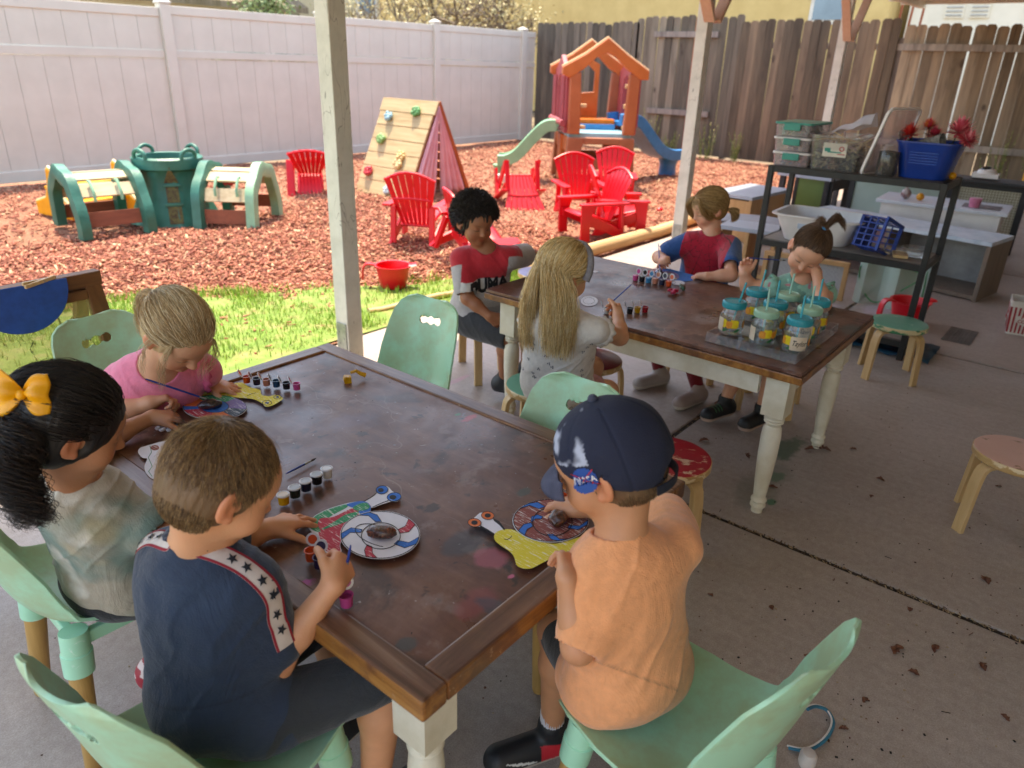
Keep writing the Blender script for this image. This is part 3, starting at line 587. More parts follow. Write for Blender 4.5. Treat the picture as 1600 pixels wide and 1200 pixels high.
def turned_leg(mb, x, y, top):
    mb.box((x, y, top-.075), (.075, .075, .15)); s = (top-.15)/.42; pr = [(.036, 0), (.034, -.004), (.037, -.009), (.034, -.014), (.038, -.02), (.034, -.026), (.037, -.031), (.028, -.038), (.026, -.046), (.034, -.055), (.037, -.09), (.036, -.17), (.031, -.26), (.025, -.34), (.023, -.353), (.03, -.362), (.031, -.368), (.024, -.376), (.03, -.386), (.03, -.394), (.022, -.402), (.022, -.42), (.0, -.42)]
    mb.lathe([(r*.88, z*s) for r, z in pr], 28, (x, y, top-.15), cap=False)
def table(label, u0, u1, v0, v1, zt, th, framed):
    t = thing('craft_table', label, 'table', ((u0+u1)/2, (v0+v1)/2, 0), 0, 'brown topped craft tables with turned white legs')
    o = np.array([(u0+u1)/2, (v0+v1)/2, 0]); fw_ = .052
    # tops are modelled at the place itself, then handed to the table
    a = MB()
    if framed: a.box(((u0+u1)/2, (v0+v1)/2, zt-th/2-.002), (u1-u0-2*fw_, v1-v0-2*fw_, th-.006))
    else: a.box(((u0+u1)/2, (v0+v1)/2, zt-.006), (u1-u0-.01, v1-v0-.01, .012))
    top = a.build('tabletop', m_top, None, bevel=.001); top.data.transform(Matrix.Translation(-Vector(o))); top.parent = t
    # keep the paint where it is: shift the texture with the table
    e = MB()
    if framed:
        for x in (u0+fw_/2, u1-fw_/2): e.mat(1).box((x-o[0], 0, zt-th/2), (fw_, v1-v0, th))
        for y in (v0+fw_/2, v1-fw_/2): e.mat(0).box((0, y-o[1], zt-th/2+.0012), (u1-u0-2*fw_, fw_, th))
        e.build('edge_planks', [m_edx, m_edy], t, bevel=.005)
    else:
        e.box((0, 0, zt-th/2-.007), (u1-u0, v1-v0, th-.014)); e.build('edge_planks', [m_edx], t, bevel=.003)
    ap = MB(); i = .075
    for s in (-1, 1): ap.box((s*((u1-u0)/2-i), 0, zt-th-.045), (.022, v1-v0-.3, .09)); ap.box((0, s*((v1-v0)/2-i), zt-th-.045), (u1-u0-.3, .022, .09))
    ap.build('apron', m_leg, t, bevel=.002)
    for sx in (-1, 1):
        for sy in (-1, 1):
            l = MB(); turned_leg(l, sx*((u1-u0)/2-.085), sy*((v1-v0)/2-.085), zt-th); l.build('leg', m_leg, t, True)
    return t
# textures on the tops read world position: give the mapping the table's offset through an attribute-free trick-free shift
TABLES = []
def world_tex(mat, off):
    m = mat.copy()
    for n in m.node_tree.nodes:
        if n.type == 'TEX_COORD':
            for l in list(n.outputs['Object'].links):
                ad = m.node_tree.nodes.new('ShaderNodeVectorMath'); ad.operation = 'ADD'; ad.inputs[1].default_value = off
                to = l.to_socket; m.node_tree.links.remove(l); m.node_tree.links.new(n.outputs['Object'], ad.inputs[0]); m.node_tree.links.new(ad.outputs[0], to)
    return m
t1 = table('near craft table with a worn dark brown top, holding three coloured paper snails', .533, 1.350, .566, 1.830, .567, .042, True)
t2 = table('far craft table with a thick plank top carrying the tray of lidded jars', 2.160, 2.957, .586, 1.874, .567, .04, False)
for tt in (t1, t2):
    for ch in tt.children:
        if ch.name.startswith('tabletop'): ch.data.materials[0] = world_tex(m_top, tuple(tt.location))
# ================================================================ MINT CHAIRS
t = NT('mint_plastic'); v = t.co(); t.col(t.ramp(t.noise(5, 4, .6, v), [(.3, rgb('a2dcbb')), (.7, rgb('aee6c6'))])); sc2 = t.ramp(t.noise(1, 4, .7, t.co((60, 14, 30), rot=(.4, .2, .7)), .6), [(.63, (0, 0, 0)), (.68, (1, 1, 1))]); t.col(t.mix(t.math('MULTIPLY', sc2, .5), t.ramp(t.noise(5, 4, .6, v), [(.3, rgb('a2dcbb')), (.7, rgb('aee6c6'))]), rgb('e6f0e4'))); t.bump(t.noise(90, 3), .05, .002); t.set(rough=.28); t.b.inputs['Subsurface Weight'].default_value = .0
m_mint = t.m
t = NT('dirty_mint'); v = t.co(); t.col(t.mix(t.ramp(t.noise(9, 5, .65, v), [(.42, (0, 0, 0)), (.62, (.6, .6, .6))]), rgb('a6d8b6'), rgb('a5b184'))); t.bump(t.noise(90, 3), .03, .002); t.set(rough=.35); m_mint2 = t.m
m_cleg = wood('chair_leg_wood', 'c39a5c', 'a87f45', 2, 6, .45)
def chair_shell():
    prof = np.array([(.165, .318), (.15, .342), (.11, .349), (.05, .340), (-.02, .333), (-.09, .338), (-.135, .357), (-.165, .40), (-.185, .46), (-.203, .53), (-.222, .60), (-.236, .652), (-.241, .665)])
    pr = smooth_pts(prof, 130); n = len(pr); L = np.r_[0, np.cumsum(np.linalg.norm(np.diff(pr, axis=0), axis=1))]; L /= L[-1]
    wk = np.interp(L, [0, .04, .1, .22, .38, .5, .6, .72, .84, .91, .96, .985, 1], [.105, .135, .155, .168, .172, .167, .163, .158, .149, .140, .124, .102, .062])
    lift = np.interp(L, [0, .1, .3, .45, .55, .7, .9, 1], [0, .012, .03, .045, .055, .054, .036, .016])
    T = np.gradient(pr, axis=0); T /= np.linalg.norm(T, axis=1)[:, None]; Nn = np.stack([-T[:, 1], T[:, 0]], 1)*-1  # towards sitter
    m = 61; s = np.linspace(-1, 1, m); V = np.zeros((n, m, 3))
    for i in range(n):
        c = lift[i]*np.abs(s)**2.4; V[i, :, 0] = wk[i]*s; V[i, :, 1] = pr[i, 0]+Nn[i, 0]*c; V[i, :, 2] = pr[i, 1]+Nn[i, 1]*c
    # grip hole: three lobes
    li = np.interp(.895, L, np.arange(n)); cell = (L[-1]*1.0); tot = np.sum(np.linalg.norm(np.diff(pr, axis=0), axis=1))
    def hole(x, a): return min(math.hypot(x-cx, a-ca)-r for cx, ca, r in ((-.032, .001, .0150), (0, -.001, .0155), (.032, -.002, .0150), (-.016, 0, .0115), (.016, -.001, .0115)))
    h = np.array([[hole(V[i, j, 0], (L[i]-.885)*tot) for j in range(m)] for i in range(n)])
    inside = h < 0; F = []; used = set()
    for i in range(n-1):
        for j in range(m-1):
            q = [(i, j), (i+1, j), (i+1, j+1), (i, j+1)]
            if sum(inside[a] for a in q) >= 3: continue
            F.append(q)
    # pull the rim vertices onto the outline
    gi, gj = np.gradient(h); Vn = V.copy()
    for i in range(1, n-1):
        for j in range(1, m-1):
            if abs(h[i, j]) < .006:
                g = gi[i, j]**2+gj[i, j]**2
                if g > 0 and (inside[i, j] or inside[i-1:i+2, j-1:j+2].any()):
                    a, b = -h[i, j]*gi[i, j]/g, -h[i, j]*gj[i, j]/g; a, b = max(-.9, min(.9, a)), max(-.9, min(.9, b))
                    dvi = (V[i+1, j]-V[i-1, j])/2; dvj = (V[i, j+1]-V[i, j-1])/2; Vn[i, j] = V[i, j]+dvi*a+dvj*b
    return Vn.reshape(-1, 3), [tuple(a*m+b for a, b in q) for q in F]
def make_chair():
    t = thing('mint_chair', 'x', 'chair'); V, F = chair_shell()
    sh = MB().add(V, F).build('seat_shell', m_mint, t, True, fix=True); sd = sh.modifiers.new('s', 'SOLIDIFY'); sd.thickness = .0065; sd.offset = 0; bv = sh.modifiers.new('b', 'BEVEL'); bv.width = .0022; bv.segments = 2; bv.limit_method = 'ANGLE'; bv.angle_limit = R_(50)
    e = MB()   # raised ring pattern pressed in the plastic
    fr = MB(); P = [(.118, .105), (-.118, .105), (-.118, -.105), (.118, -.105)]
    for k in range(4): a, b = P[k], P[(k+1) % 4]; fr.bar((a[0], a[1], .306), (b[0], b[1], .306), .018, .03)
    fr.build('seat_rail', m_mint, t, bevel=.003)
    for sx in (-1, 1):
        for sy in (-1, 1):
            tp, bt = A(.118*sx, .105*sy, .325), A(.15*sx, .138*sy, 0); d = bt-tp
            sk = MB(); sk.tube([tp+A(0, 0, .008), tp+d*.1, tp+d*.12, tp+d*.125, tp+d*.27, tp+d*.275], [.027, .0275, .0275, .030, .029, .026], 22); sk.build('leg_socket', m_mint, t, True)
            l = MB(); l.tube([tp+d*.26, tp+d*.6, tp+d*.975, tp+d], [.0225, .0205, .0185, .016], 18); l.build('leg', m_cleg, t, True)
    return t
chair0 = make_chair()
G_CH = 'mint shell chairs around the near table'
def mint(u, v, rz, label, first=[True], mat=None):
    c = chair0 if first[0] else copy_tree(chair0); first[0] = False; put(c, (u, v, 0), rz, label, G_CH)
    if mat:
        for ch in c.children:
            if ch.name.startswith('seat_shell'): ch.data = ch.data.copy(); ch.data.materials[0] = mat
    return c
# rz: 0 faces +v; -90deg faces +u; +90 faces -u; 180 faces -v
CH_ORANGE = mint(.945, .355, R_(-10), 'grimy mint chair under the child in the orange shirt, at bottom right', mat=m_mint2)
CH_NAVY = mint(.41, .91, R_(-79), 'mint chair in the bottom left corner, under the child in the navy shirt')
CH_DARK = mint(.46, 1.50, R_(-92), 'mint chair at the left edge, under the child with the yellow bow')
CH_PINK = mint(.86, 2.07, R_(186), 'mint chair in front of the easel, behind the child in the pink top')
CH_E1 = mint(1.46, 1.68, R_(94), 'empty mint chair standing by the large white post')
CH_E2 = mint(1.24, .915, R_(92), 'empty mint chair between the two tables, behind the navy cap')
# ================================================================ ROUND STOOLS
m_birch = wood('bent_birch', 'd8b787', 'c29c68', 2, 7, .45)
def stool_top_mat(name, c1, c2, wear, cov):
    t = NT(name); v = t.co(); a = t.noise(13, 6, .7, t.co((1, .45, 1)), .4); g = t.math('ADD', a, 0.)
    c = t.mix(t.ramp(a, [(cov-.015, (0, 0, 0)), (cov+.015, (1, 1, 1))]), t.ramp(t.noise(5, 3), [(.3, rgb(c1)), (.7, rgb(c2))]) if True else 0, rgb(wear))
    t.col(c); t.bump(a, .3, .003); t.set(rough=.4); return t.m
m_edge = stool_top_mat('ply_edge', 'c9a46f', 'a9814f', 'e0c8a0', .55)
def stool(u, v, rz, label, mat, emat=None, h=.285, r=.135):
    t = thing('round_stool', label, 'stool', (u, v, 0), rz, 'round bent birch stools')
    s = MB(); s.mat(1).lathe([(r-.004, h-.026), (r, h-.022), (r, h-.004), (r-.003, h-.001)], 48, cap=False); s.mat(0).lathe([(r-.003, h-.001), (r-.006, h), (r*.5, h), (0.001, h)], 48, cap=False); s.mat(1).lathe([(r-.004, h-.026), (.001, h-.026)], 48, cap=False)
    s.build('seat', [mat, emat or m_edge], t, True, fix=True)
    for k in range(4):
        a = R_(45+90*k); d = A(math.cos(a), math.sin(a), 0); path = [d*.05+A(0, 0, h-.036)]; path += [d*(.095)+A(0, 0, h-.036)]
        path += [d*(.105+.035*math.sin(q))+A(0, 0, h-.036-.035*(1-math.cos(q))) for q in np.linspace(.15, 1.5, 8)]; path += [d*(.143+.012*s_)+A(0, 0, (h-.075)*(1-s_)) for s_ in np.linspace(.1, 1, 6)]
        b = MB(); b.sweep(smooth_pts(path, 40), [(-.019, -.0085), (.019, -.0085), (.019, .0085), (-.019, .0085)], up=tuple(d+A(0, 0, .6))); b.build('leg', m_birch, t, bevel=.002)
    return t
stool(*Z(1405, 503, .285)[:2], R_(20), 'green painted stool in front of the red tub, right of the far table', stool_top_mat('green_seat', '5e9f86', '6fae93', '9cc3ae', .6), stool_top_mat('green_edge', '2f7a55', '3a8a60', 'd8c79c', .52))
stool(*Z(1594, 708, .285)[:2], R_(8), 'pale pink worn stool alone on the bare concrete at the right edge', stool_top_mat('pink_seat', 'd9ae9f', 'd0a292', '9c7454', .60))
stool(*Z(1045, 712, .285)[:2], R_(25), 'red stool with chipped paint, half hidden by the navy cap', stool_top_mat('red_seat', 'a3122a', 'b01830', 'd9b59c', .57))
stool(*Z(922, 560, .285)[:2], R_(5), 'glossy dark red stool under the front edge of the far table', plain('wine_seat', '8e2438', '7c1c30', .3, 7))
stool(*Z(735, 497, .285)[:2], R_(12), 'green stool under the child in the red and grey shirt', bpy.data.materials['green_seat'])
stool(*Z(845, 421, .30)[:2], R_(20), 'lilac painted stool at the far left corner of the far table', plain('lilac_seat', '8f87b0', '7e769f', .4, 7))
stool(*Z(845, 600, .285)[:2], R_(15), 'green stool under the long-haired child, legs showing behind the mint chair', bpy.data.materials['green_seat'])
stool(3.12, .98, R_(10), 'wooden stool under the toddler resting her head on her hand', plain('birch_seat', 'cba570', 'b98f5c', .5, 8))
stool(3.2, 1.43, R_(30), 'wooden stool under the child in the red and blue shirt', plain('birch_seat', 'cba570'))
# ================================================================ YARD TOYS
def ring(mb, outer, inner, th, M, o=(0, 0, 0)):
    """flat panel with one opening: outer and inner outlines with equal point counts"""
    n = len(outer); P = [(x, y, z) for z in (0, th) for x, y in list(outer)+list(inner)]; F = []
    for k in range(n):
        j = (k+1) % n; F += [(k, j, n+j, n+k), (2*n+k, 3*n+k, 3*n+j, 2*n+j), (k, 2*n+k, 2*n+j, j), (n+k, n+j, 3*n+j, 3*n+k)]
    mb.add(np.array(P) @ np.asarray(M).T+np.asarray(o, float), F)
XZ = np.array([(1, 0, 0), (0, 0, -1), (0, 1, 0)], float)      # local (x, y, thickness) -> x, -thickness, z
m_bark_g = plain('deep_green_plastic', '377c6b', '2a6656', .45, 6, .25, 30); m_lgreen = plain('sage_plastic', '8fbf9a', '7aa98a', .45, 6, .1)
m_slat = wood('pale_slat', 'd3c4a4', 'b09d7e', 0, 5, .8); m_rslat = wood('reddish_slat', '9a5a40', '7a4432', 0, 5, .8)
t = thing('tunnel_climber', 'dark green play tunnel with pale slats and a round turret, far left', 'climbing toy', (3.30, 6.60, 0))
b = MB(); pr = [(.38, 0), (.35, .08), (.29, .22), (.25, .36), (.265, .45), (.295, .47), (.295, .55), (.27, .565), (.245, .56), (.235, .47), (.225, .36), (.24, .22), (.3, .05)]
n = 48; V = []
for i, (r, z) in enumerate(pr): V += [((r+(.012*math.sin(9*a) if z < .45 else 0))*math.cos(a), (r+(.012*math.sin(9*a) if z < .45 else 0))*math.sin(a), z) for a in [2*math.pi*k/n for k in range(n)]]
F = [(i*n+k, i*n+(k+1) % n, (i+1)*n+(k+1) % n, (i+1)*n+k) for i in range(len(pr)-1) for k in range(n)]
# an opening toward the camera side
cut = lambda f: False
b.add(V, F); b.build('turret', m_bark_g, t, True)
d = unit(A(-3.35, -6.72, 0)); sd_ = A(d[1], -d[0], 0)
def on_turret(x, z, r=.262): return d*math.sqrt(max(r*r-x*x, .001))+sd_*x+A(0, 0, z)
m_hole = plain('turret_shadow', '1d2a24', '1a241f', .9)
b = MB()
for x0, x1, z0, z1, tri in ((-.06, .06, .36, .5, 1), (-.05, .05, .2, .33, 0), (-.055, .055, .03, .17, 0)):
    rz_ = lambda z: np.interp(z, [0, .08, .22, .36, .5], [.395, .365, .305, .265, .30]); Q = [on_turret(x1, z0, rz_(z0)), on_turret(x0, z0, rz_(z0))]+([on_turret(0, z1, rz_(z1))] if tri else [on_turret(x0, z1, rz_(z1)), on_turret(x1, z1, rz_(z1))]); b.add(Q+[q-d*.03 for q in Q], [tuple(range(len(Q)))])
b.build('window_opening', plain('leaf_seen_through', '6d6a3c', '4c3a2c', .9, 40), t)
b = MB()
for z in (.34, .185): b.bar(on_turret(-.075, z, np.interp(z, [.18, .35], [.325, .275])), on_turret(.075, z, np.interp(z, [.18, .35], [.325, .275])), .02, .022)
b.build('rung', m_bark_g, t, bevel=.004)
for k in range(4):
    a = math.atan2(d[1], d[0])+R_(90*k+38); e = A(math.cos(a), math.sin(a), 0); f = A(-e[1], e[0], 0)
    P = smooth_pts([e*.27-f*.07+A(0, 0, .53), e*.275-f*.065+A(0, 0, .60), e*.28+A(0, 0, .63), e*.275+f*.065+A(0, 0, .60), e*.27+f*.07+A(0, 0, .53)], 20); MB().tube(P, .017, 10).build('handle', m_bark_g, t, True)
def tunnel_arm(dirn, length, L_):
    e = unit(A(*dirn, 0)); s = A(-e[1], e[0], 0)
    def archpt(k, dist, R=.36, Hh=.47, wob=0): a = math.pi*k; r = 1+wob*math.sin(8*a); return e*dist+s*R*math.cos(a)*r+A(0, 0, Hh*(math.sin(a)**.8)*r)
    for dist, m in ((length, [m_bark_g, m_lgreen][L_]), (.36, m_bark_g)):
        P = np.array([archpt(k, dist, wob=.03) for k in np.linspace(0.0, 1, 37)]); b = MB(); b.sweep(P, [(-.055, -.045), (.055, -.045), (.06, .03), (0, .05), (-.06, .03)], up=tuple(e)); b.build('arch', m, t, True)
    for j, k in enumerate((.07, .25, .4, .53, .66, .82, .95)):
        p, q = archpt(k, .36, .35, .46), archpt(k, length-.02, .35, .46); tn = unit(archpt(k+.02, .3)-archpt(k-.02, .3)); nrm = np.cross(e, tn)
        b = MB(); M = np.stack([tn, nrm, e], 1); b.box((p+q)/2, (.118, .018, np.linalg.norm(q-p)), M)
        ob = b.build('slat', m_rslat if j in (0, 6) else m_slat, t, bevel=.002)
    for f in (.25, .75):
        q = e*(.42+(length-.45)*f); P = [q+(archpt(k, 0, .38, .5)-0)*1. for k in np.linspace(.70, .84, 7)] if s@A(*(-3.35, -6.72, 0)) < 0 else [q+archpt(k, 0, .38, .5) for k in np.linspace(.16, .30, 7)]
        P = np.array(P); P[1:-1] += unit(P[3]-q)*.03; MB().tube(P, .013, 8).build('handle', m_lgreen, t, True)
tunnel_arm((-.80, .10), .86, 0); tunnel_arm((.47, -.57), .82, 1)
b = MB(); rr = random.Random(2)
for k in range(7): b.ball((.33+rr.gauss(0, .02), -.42+rr.gauss(0, .02), .36+rr.gauss(0, .014)), rr.uniform(.02, .035), 8)
b.build('climbing_hold', plain('coral_plastic', 'd8524f', 'c94745', .4), t, True)
# yellow seesaw-like bench behind
t = thing('toy_bench', 'yellow plastic toy bench with two upright fins, behind the green tunnel', 'toy bench', (2.85, 7.4, 0), R_(10)); t.scale = (.82, .82, .82); m_yl = plain('yellow_plastic', 'f2a81c', 'e59a10', .4); m_cream = plain('cream_plastic', 'ead9a0', 'e0cd90', .4)
for s in (-.34, .42):
    pl = [(-.34, 0), (.3, 0), (.3, .12), (.18, .2), (.1, .36), (.06, .5), (.0, .53), (-.04, .5), (-.05, .36), (-.14, .2), (-.34, .14)]
    Mx = np.array([(0, 0, 1), (-1, 0, 0), (0, 1, 0)], float); MB().prism(pl, .05, Mx, (s, 0, 0)).build('side_panel', m_yl, t, bevel=.012); e = MB(); e.tube([(s+.025, -x, y+.004) for x, y in pl[2:]], .018, 8); e.build('trim', m_cream, t, True)
for y, z in ((.1, .3), (-.1, .14), (.2, .12)): MB().box((.06, y, z), (.74, .14, .04)).build('board', m_yl, t, bevel=.008)
# A-frame climbing tent
t = thing('climbing_tent', 'wooden A-frame climbing wall with coloured holds and pink curtains', 'climbing frame', (6.03, 5.93, 0)); m_plank = wood('climb_plank', 'cfb88e', 'a48b62', 1, 4, .75); m_orw = wood('orange_rail', 'b5622f', '93491f', 2, 5, .7)
foot, top = A(-.50, 0, .0), A(0, 0, 1.0); dl = np.linalg.norm(top-foot); up_ = (top-foot)/dl; nr = unit(np.cross((0, 1, 0), up_))
n = 7; pw = dl/n
for i in range(n):
    c = foot+up_*(pw*(i+.5))+A(0, .42, 0)-nr*.0; M = np.stack([up_, A(0, 1, 0), nr], 1); MB().box(c, (pw-.008, .84+(.04 if i == n-1 else 0), .022), M).build('climbing_board', m_plank, t, bevel=.002)
for y in (0.02, .8):
    b = MB(); b.bar(A(.5, y, 0), A(0.02, y, .99), .05, .045, (0, 1, 0)); b.build('rail', m_orw, t, bevel=.003)
MB().bar(A(-.44, .03, 0), A(-.01, .03, .9), .05, .03, (0, 1, 0)).build('rail', m_orw, t, bevel=.003)
b = MB()
for i in range(9): q = i/8; b.box(A(.5-.48*q, .42, .05+.9*q), (.02, .82, .1), eul(0, -.45, 0))
b.build('back_boards', m_orw, t)
m_pinkc = plain('pink_cloth', 'e6b4ba', 'd9a0a8', .9, 5, .3)
for x0, x1, sgn in ((-.44, -.09, 1), (.03, .40, -1)):   # curtains hang from the ridge and spread
    G = []
    for i in range(15):
        z = .93*(1-i/14)+.02; q = i/14; lo, hi = x0*q, x1*q; G.append([(lo+(hi-lo)*j/16, -.015+.02*math.sin(j*1.4+i*.15)*(.3+q), z) for j in range(17)])
    o = MB().grid(G).build('curtain', m_pinkc, t, True); o.modifiers.new('s', 'SOLIDIFY').thickness = .003
nrm = -nr if nr[0] > 0 else nr
def hold(s, y, c, kind):
    p = foot+up_*(s*dl)+A(0, y, 0)+(-nr if (-nr)[0] < 0 else nr)*.03; b = MB(); rr = random.Random(int(s*100+y*10)); g = (-nr if (-nr)[0] < 0 else nr)
    for k in range(9 if kind else 6): a = k*6.28/(9 if kind else 6); b.ball(p+up_*math.sin(a)*.035+A(0, math.cos(a)*.04, 0)+g*rr.uniform(0, .02), rr.uniform(.018, .03), 10)
    b.ball(p+g*.01, .03, 10); b.build('climbing_hold', plain('hold_'+c, c, None, .45, 12, .15), t, True)
for s, y, c, k in ((.87, .25, '5fa05f', 1), (.8, .65, '8fb9c4', 0), (.56, .66, '86b06a', 1), (.42, .26, 'e0bd7e', 0), (.33, .27, 'e6c58e', 0), (.22, .7, 'cf3a45', 1), (.07, .3, 'c5d6da', 0)): hold(s, y, c, k)
# playhouse with slides
m_ph = plain('terracotta_plastic', 'bb6a40', 'a95c36', .45, 3, .15); m_pho = plain('orange_plastic', 'cc7038', 'bd632e', .4, 4, .1); m_phb = plain('brown_plastic', 'ab6a4a', '9a5c3e', .5, 4, .15); m_phr = plain('brick_pink_plastic', 'ad4f54', '9c464b', .45, 4, .15); m_tan = plain('tan_plastic', 'dcb888', 'cfa874', .5)
t = thing('playhouse', 'orange and brick pink plastic playhouse tower with two slides', 'playhouse', (8.18, 5.22, 0), math.atan2(-.711, .7))
def P2(mb, pts, th, y, flip=1): mb.prism(pts, th, XZ, (0, y, 0))
for y0, nm in ((0, 'front'), (1.0, 'back')):   # base: splayed legs with a cross rail
    b = MB()
    for s in (-1, 1): P2(b, [(s*.46, 0), (s*.3, 0), (s*.22, .58), (s*.42, .58)], .1, y0)
    P2(b, [(-.3, .2), (.3, .2), (.27, .33), (-.27, .33)], .08, y0+.01); P2(b, [(-.25, .5), (.25, .5), (.25, .58), (-.25, .58)], .1, y0+.012); b.build('base_wall', m_phb, t, bevel=.012)
b = MB()
for s in (-1, 1): b.prism([(.0, 0), (.2, 0), (.22, .58), (-.02, .58)], .07, np.array([(0, 0, 1), (1, 0, 0), (0, 1, 0)], float), (s*.4-.035, .4, 0)); b.prism([(.05, .4), (.95, .4), (.95, .58), (.05, .58)], .06, np.array([(0, 0, 1), (1, 0, 0), (0, 1, 0)], float), (s*.38-.03, 0, 0))
b.build('base_wall', m_pho, t, bevel=.012)
MB().box((0, .5, .6), (.8, .96, .06)).build('platform', plain('pale_blue_plastic', '93c8d6', '84b9c9', .4), t, bevel=.01); MB().box((.05, .7, .7), (.5, .3, .12)).build('step', plain('bright_orange_plastic', 'f27a1a', None, .4), t, bevel=.01); MB().box((.05, .53, .65), (.5, .04, .1)).build('step', plain('slide_blue', '2f86c4', '277ab6', .35), t, bevel=.005)
for y0, nm in ((0, 0), (1.0, 1)):   # gabled frames
    for s in (-1, 1): b = MB(); P2(b, [(s*.42, .62), (s*.27, .62), (s*.30, 1.33), (s*.43, 1.3)], .09, y0); b.build('corner_post', m_phb if nm else m_ph, t, bevel=.012)
    b = MB(); outer = [(-.53, 1.30), (-.53, 1.38), (-.25, 1.53), (0, 1.71), (.25, 1.53), (.53, 1.36), (.53, 1.26), (.43, 1.26), (.25, 1.38), (.12, 1.5), (0, 1.55), (-.12, 1.5), (-.25, 1.38), (-.43, 1.26)]
    P2(b, outer, .1, y0+.003); b.build('gable', m_pho, t, bevel=.01); e = MB(); e.tube([(x, y0-.045, z+.004) for x, z in outer[1:6]], .016, 8, False); e.build('gable_trim', m_tan, t, True)
b = MB()   # inner orange panel with a house-shaped window
ring(b, [(-.24, .62), (.12, .62), (.12, 1.42), (-.04, 1.5), (-.24, 1.38)], [(-.19, 1.06), (.06, 1.08), (.06, 1.33), (-.05, 1.43), (-.19, 1.33)], .05, XZ, (0, .93, 0)); b.build('wall_panel', m_pho, t, bevel=.006)
for x in (.12, .3):   # narrow rails on the right of the front
    pass
for z in (.7, .95, 1.18): MB().box((.33, .0, z), (.12, .05, .05)).build('rung', m_tan, t, bevel=.008)
for z in (.7, .95): MB().box((-.24, -.01, z), (.08, .07, .04)).build('ledge', m_tan, t, bevel=.008)
for s, yy in ((-1, 0), (1, 0)):   # pink side walls with an arched doorway, in the yz plane
    YZ = np.array([(0, 0, 1), (1, 0, 0), (0, 1, 0)], float); b = MB()
    o = [(.02, .62), (.5, .62), (.98, .62), (.98, 1.33), (.74, 1.4), (.5, 1.52), (.26, 1.4), (.02, 1.33)]; i_ = [(.3, .64), (.5, .64), (.7, .64), (.7, 1.15), (.64, 1.25), (.5, 1.3), (.36, 1.25), (.3, 1.15)]
    ring(b, o, i_, .06, YZ, (s*.43-.03, 0, 0)); b.build('side_wall', m_phr, t, bevel=.01); b = MB()
    for y in (.1, .17, .24, .77, .84, .91): b.cyl((s*.47, y, .7), (s*.47, y, 1.28), .022, n=8)
    b.build('column', m_phr, t, True)
MB().tube([(-.48, -.02, .74), (-.48, 1.02, .74)], .04, 8).build('ledge', m_phr, t, True)
def slide(pts, w, m, name, foot_):
    P = smooth_pts(pts, 40); b = MB(); b.sweep(P, [(-w/2, -.05), (w/2, -.05), (w/2+.015, .09), (w/2-.035, .1), (w/2-.05, 0), (-w/2+.05, 0), (-w/2+.035, .1), (-w/2-.015, .09)]); o = b.build(name, m, t, True, bevel=.004)
    f = MB(); q = np.array(P[int(len(P)*foot_)]); f.tube([q*A(1, 1, 0), q*A(1, 1, .5), q*A(1, 1, 1)-A(0, 0, .04)], [w*.36, w*.34, w*.42], 16); f.build('slide_foot', m, o, True)
m_gs = plain('slide_green', '8ec29a', '7eb38b', .4, 4, .05)
slide([(-.46, .5, .66), (-.6, .53, .64), (-.75, .56, .5), (-.95, .6, .28), (-1.1, .63, .2), (-1.22, .65, .19)], .3, m_gs, 'green_slide', .9)
slide([(.3, .6, .74), (.5, .68, .74), (.68, .8, .62), (.95, .95, .36), (1.15, 1.06, .27), (1.34, 1.16, .26)], .34, bpy.data.materials['slide_blue'], 'blue_slide', .88)
b = MB(); b.box((-.75, .15, .06), (.1, .45, .12), eul(0, 0, .5)); tag(b.build('plastic_block', plain('offwhite_plastic', 'd9d5cc', 'cbc6bc', .5), None, bevel=.02, loc=(8.18-.08, 5.22+.55, 0)), 'off-white plastic block lying between the green slide and the playhouse', 'block')
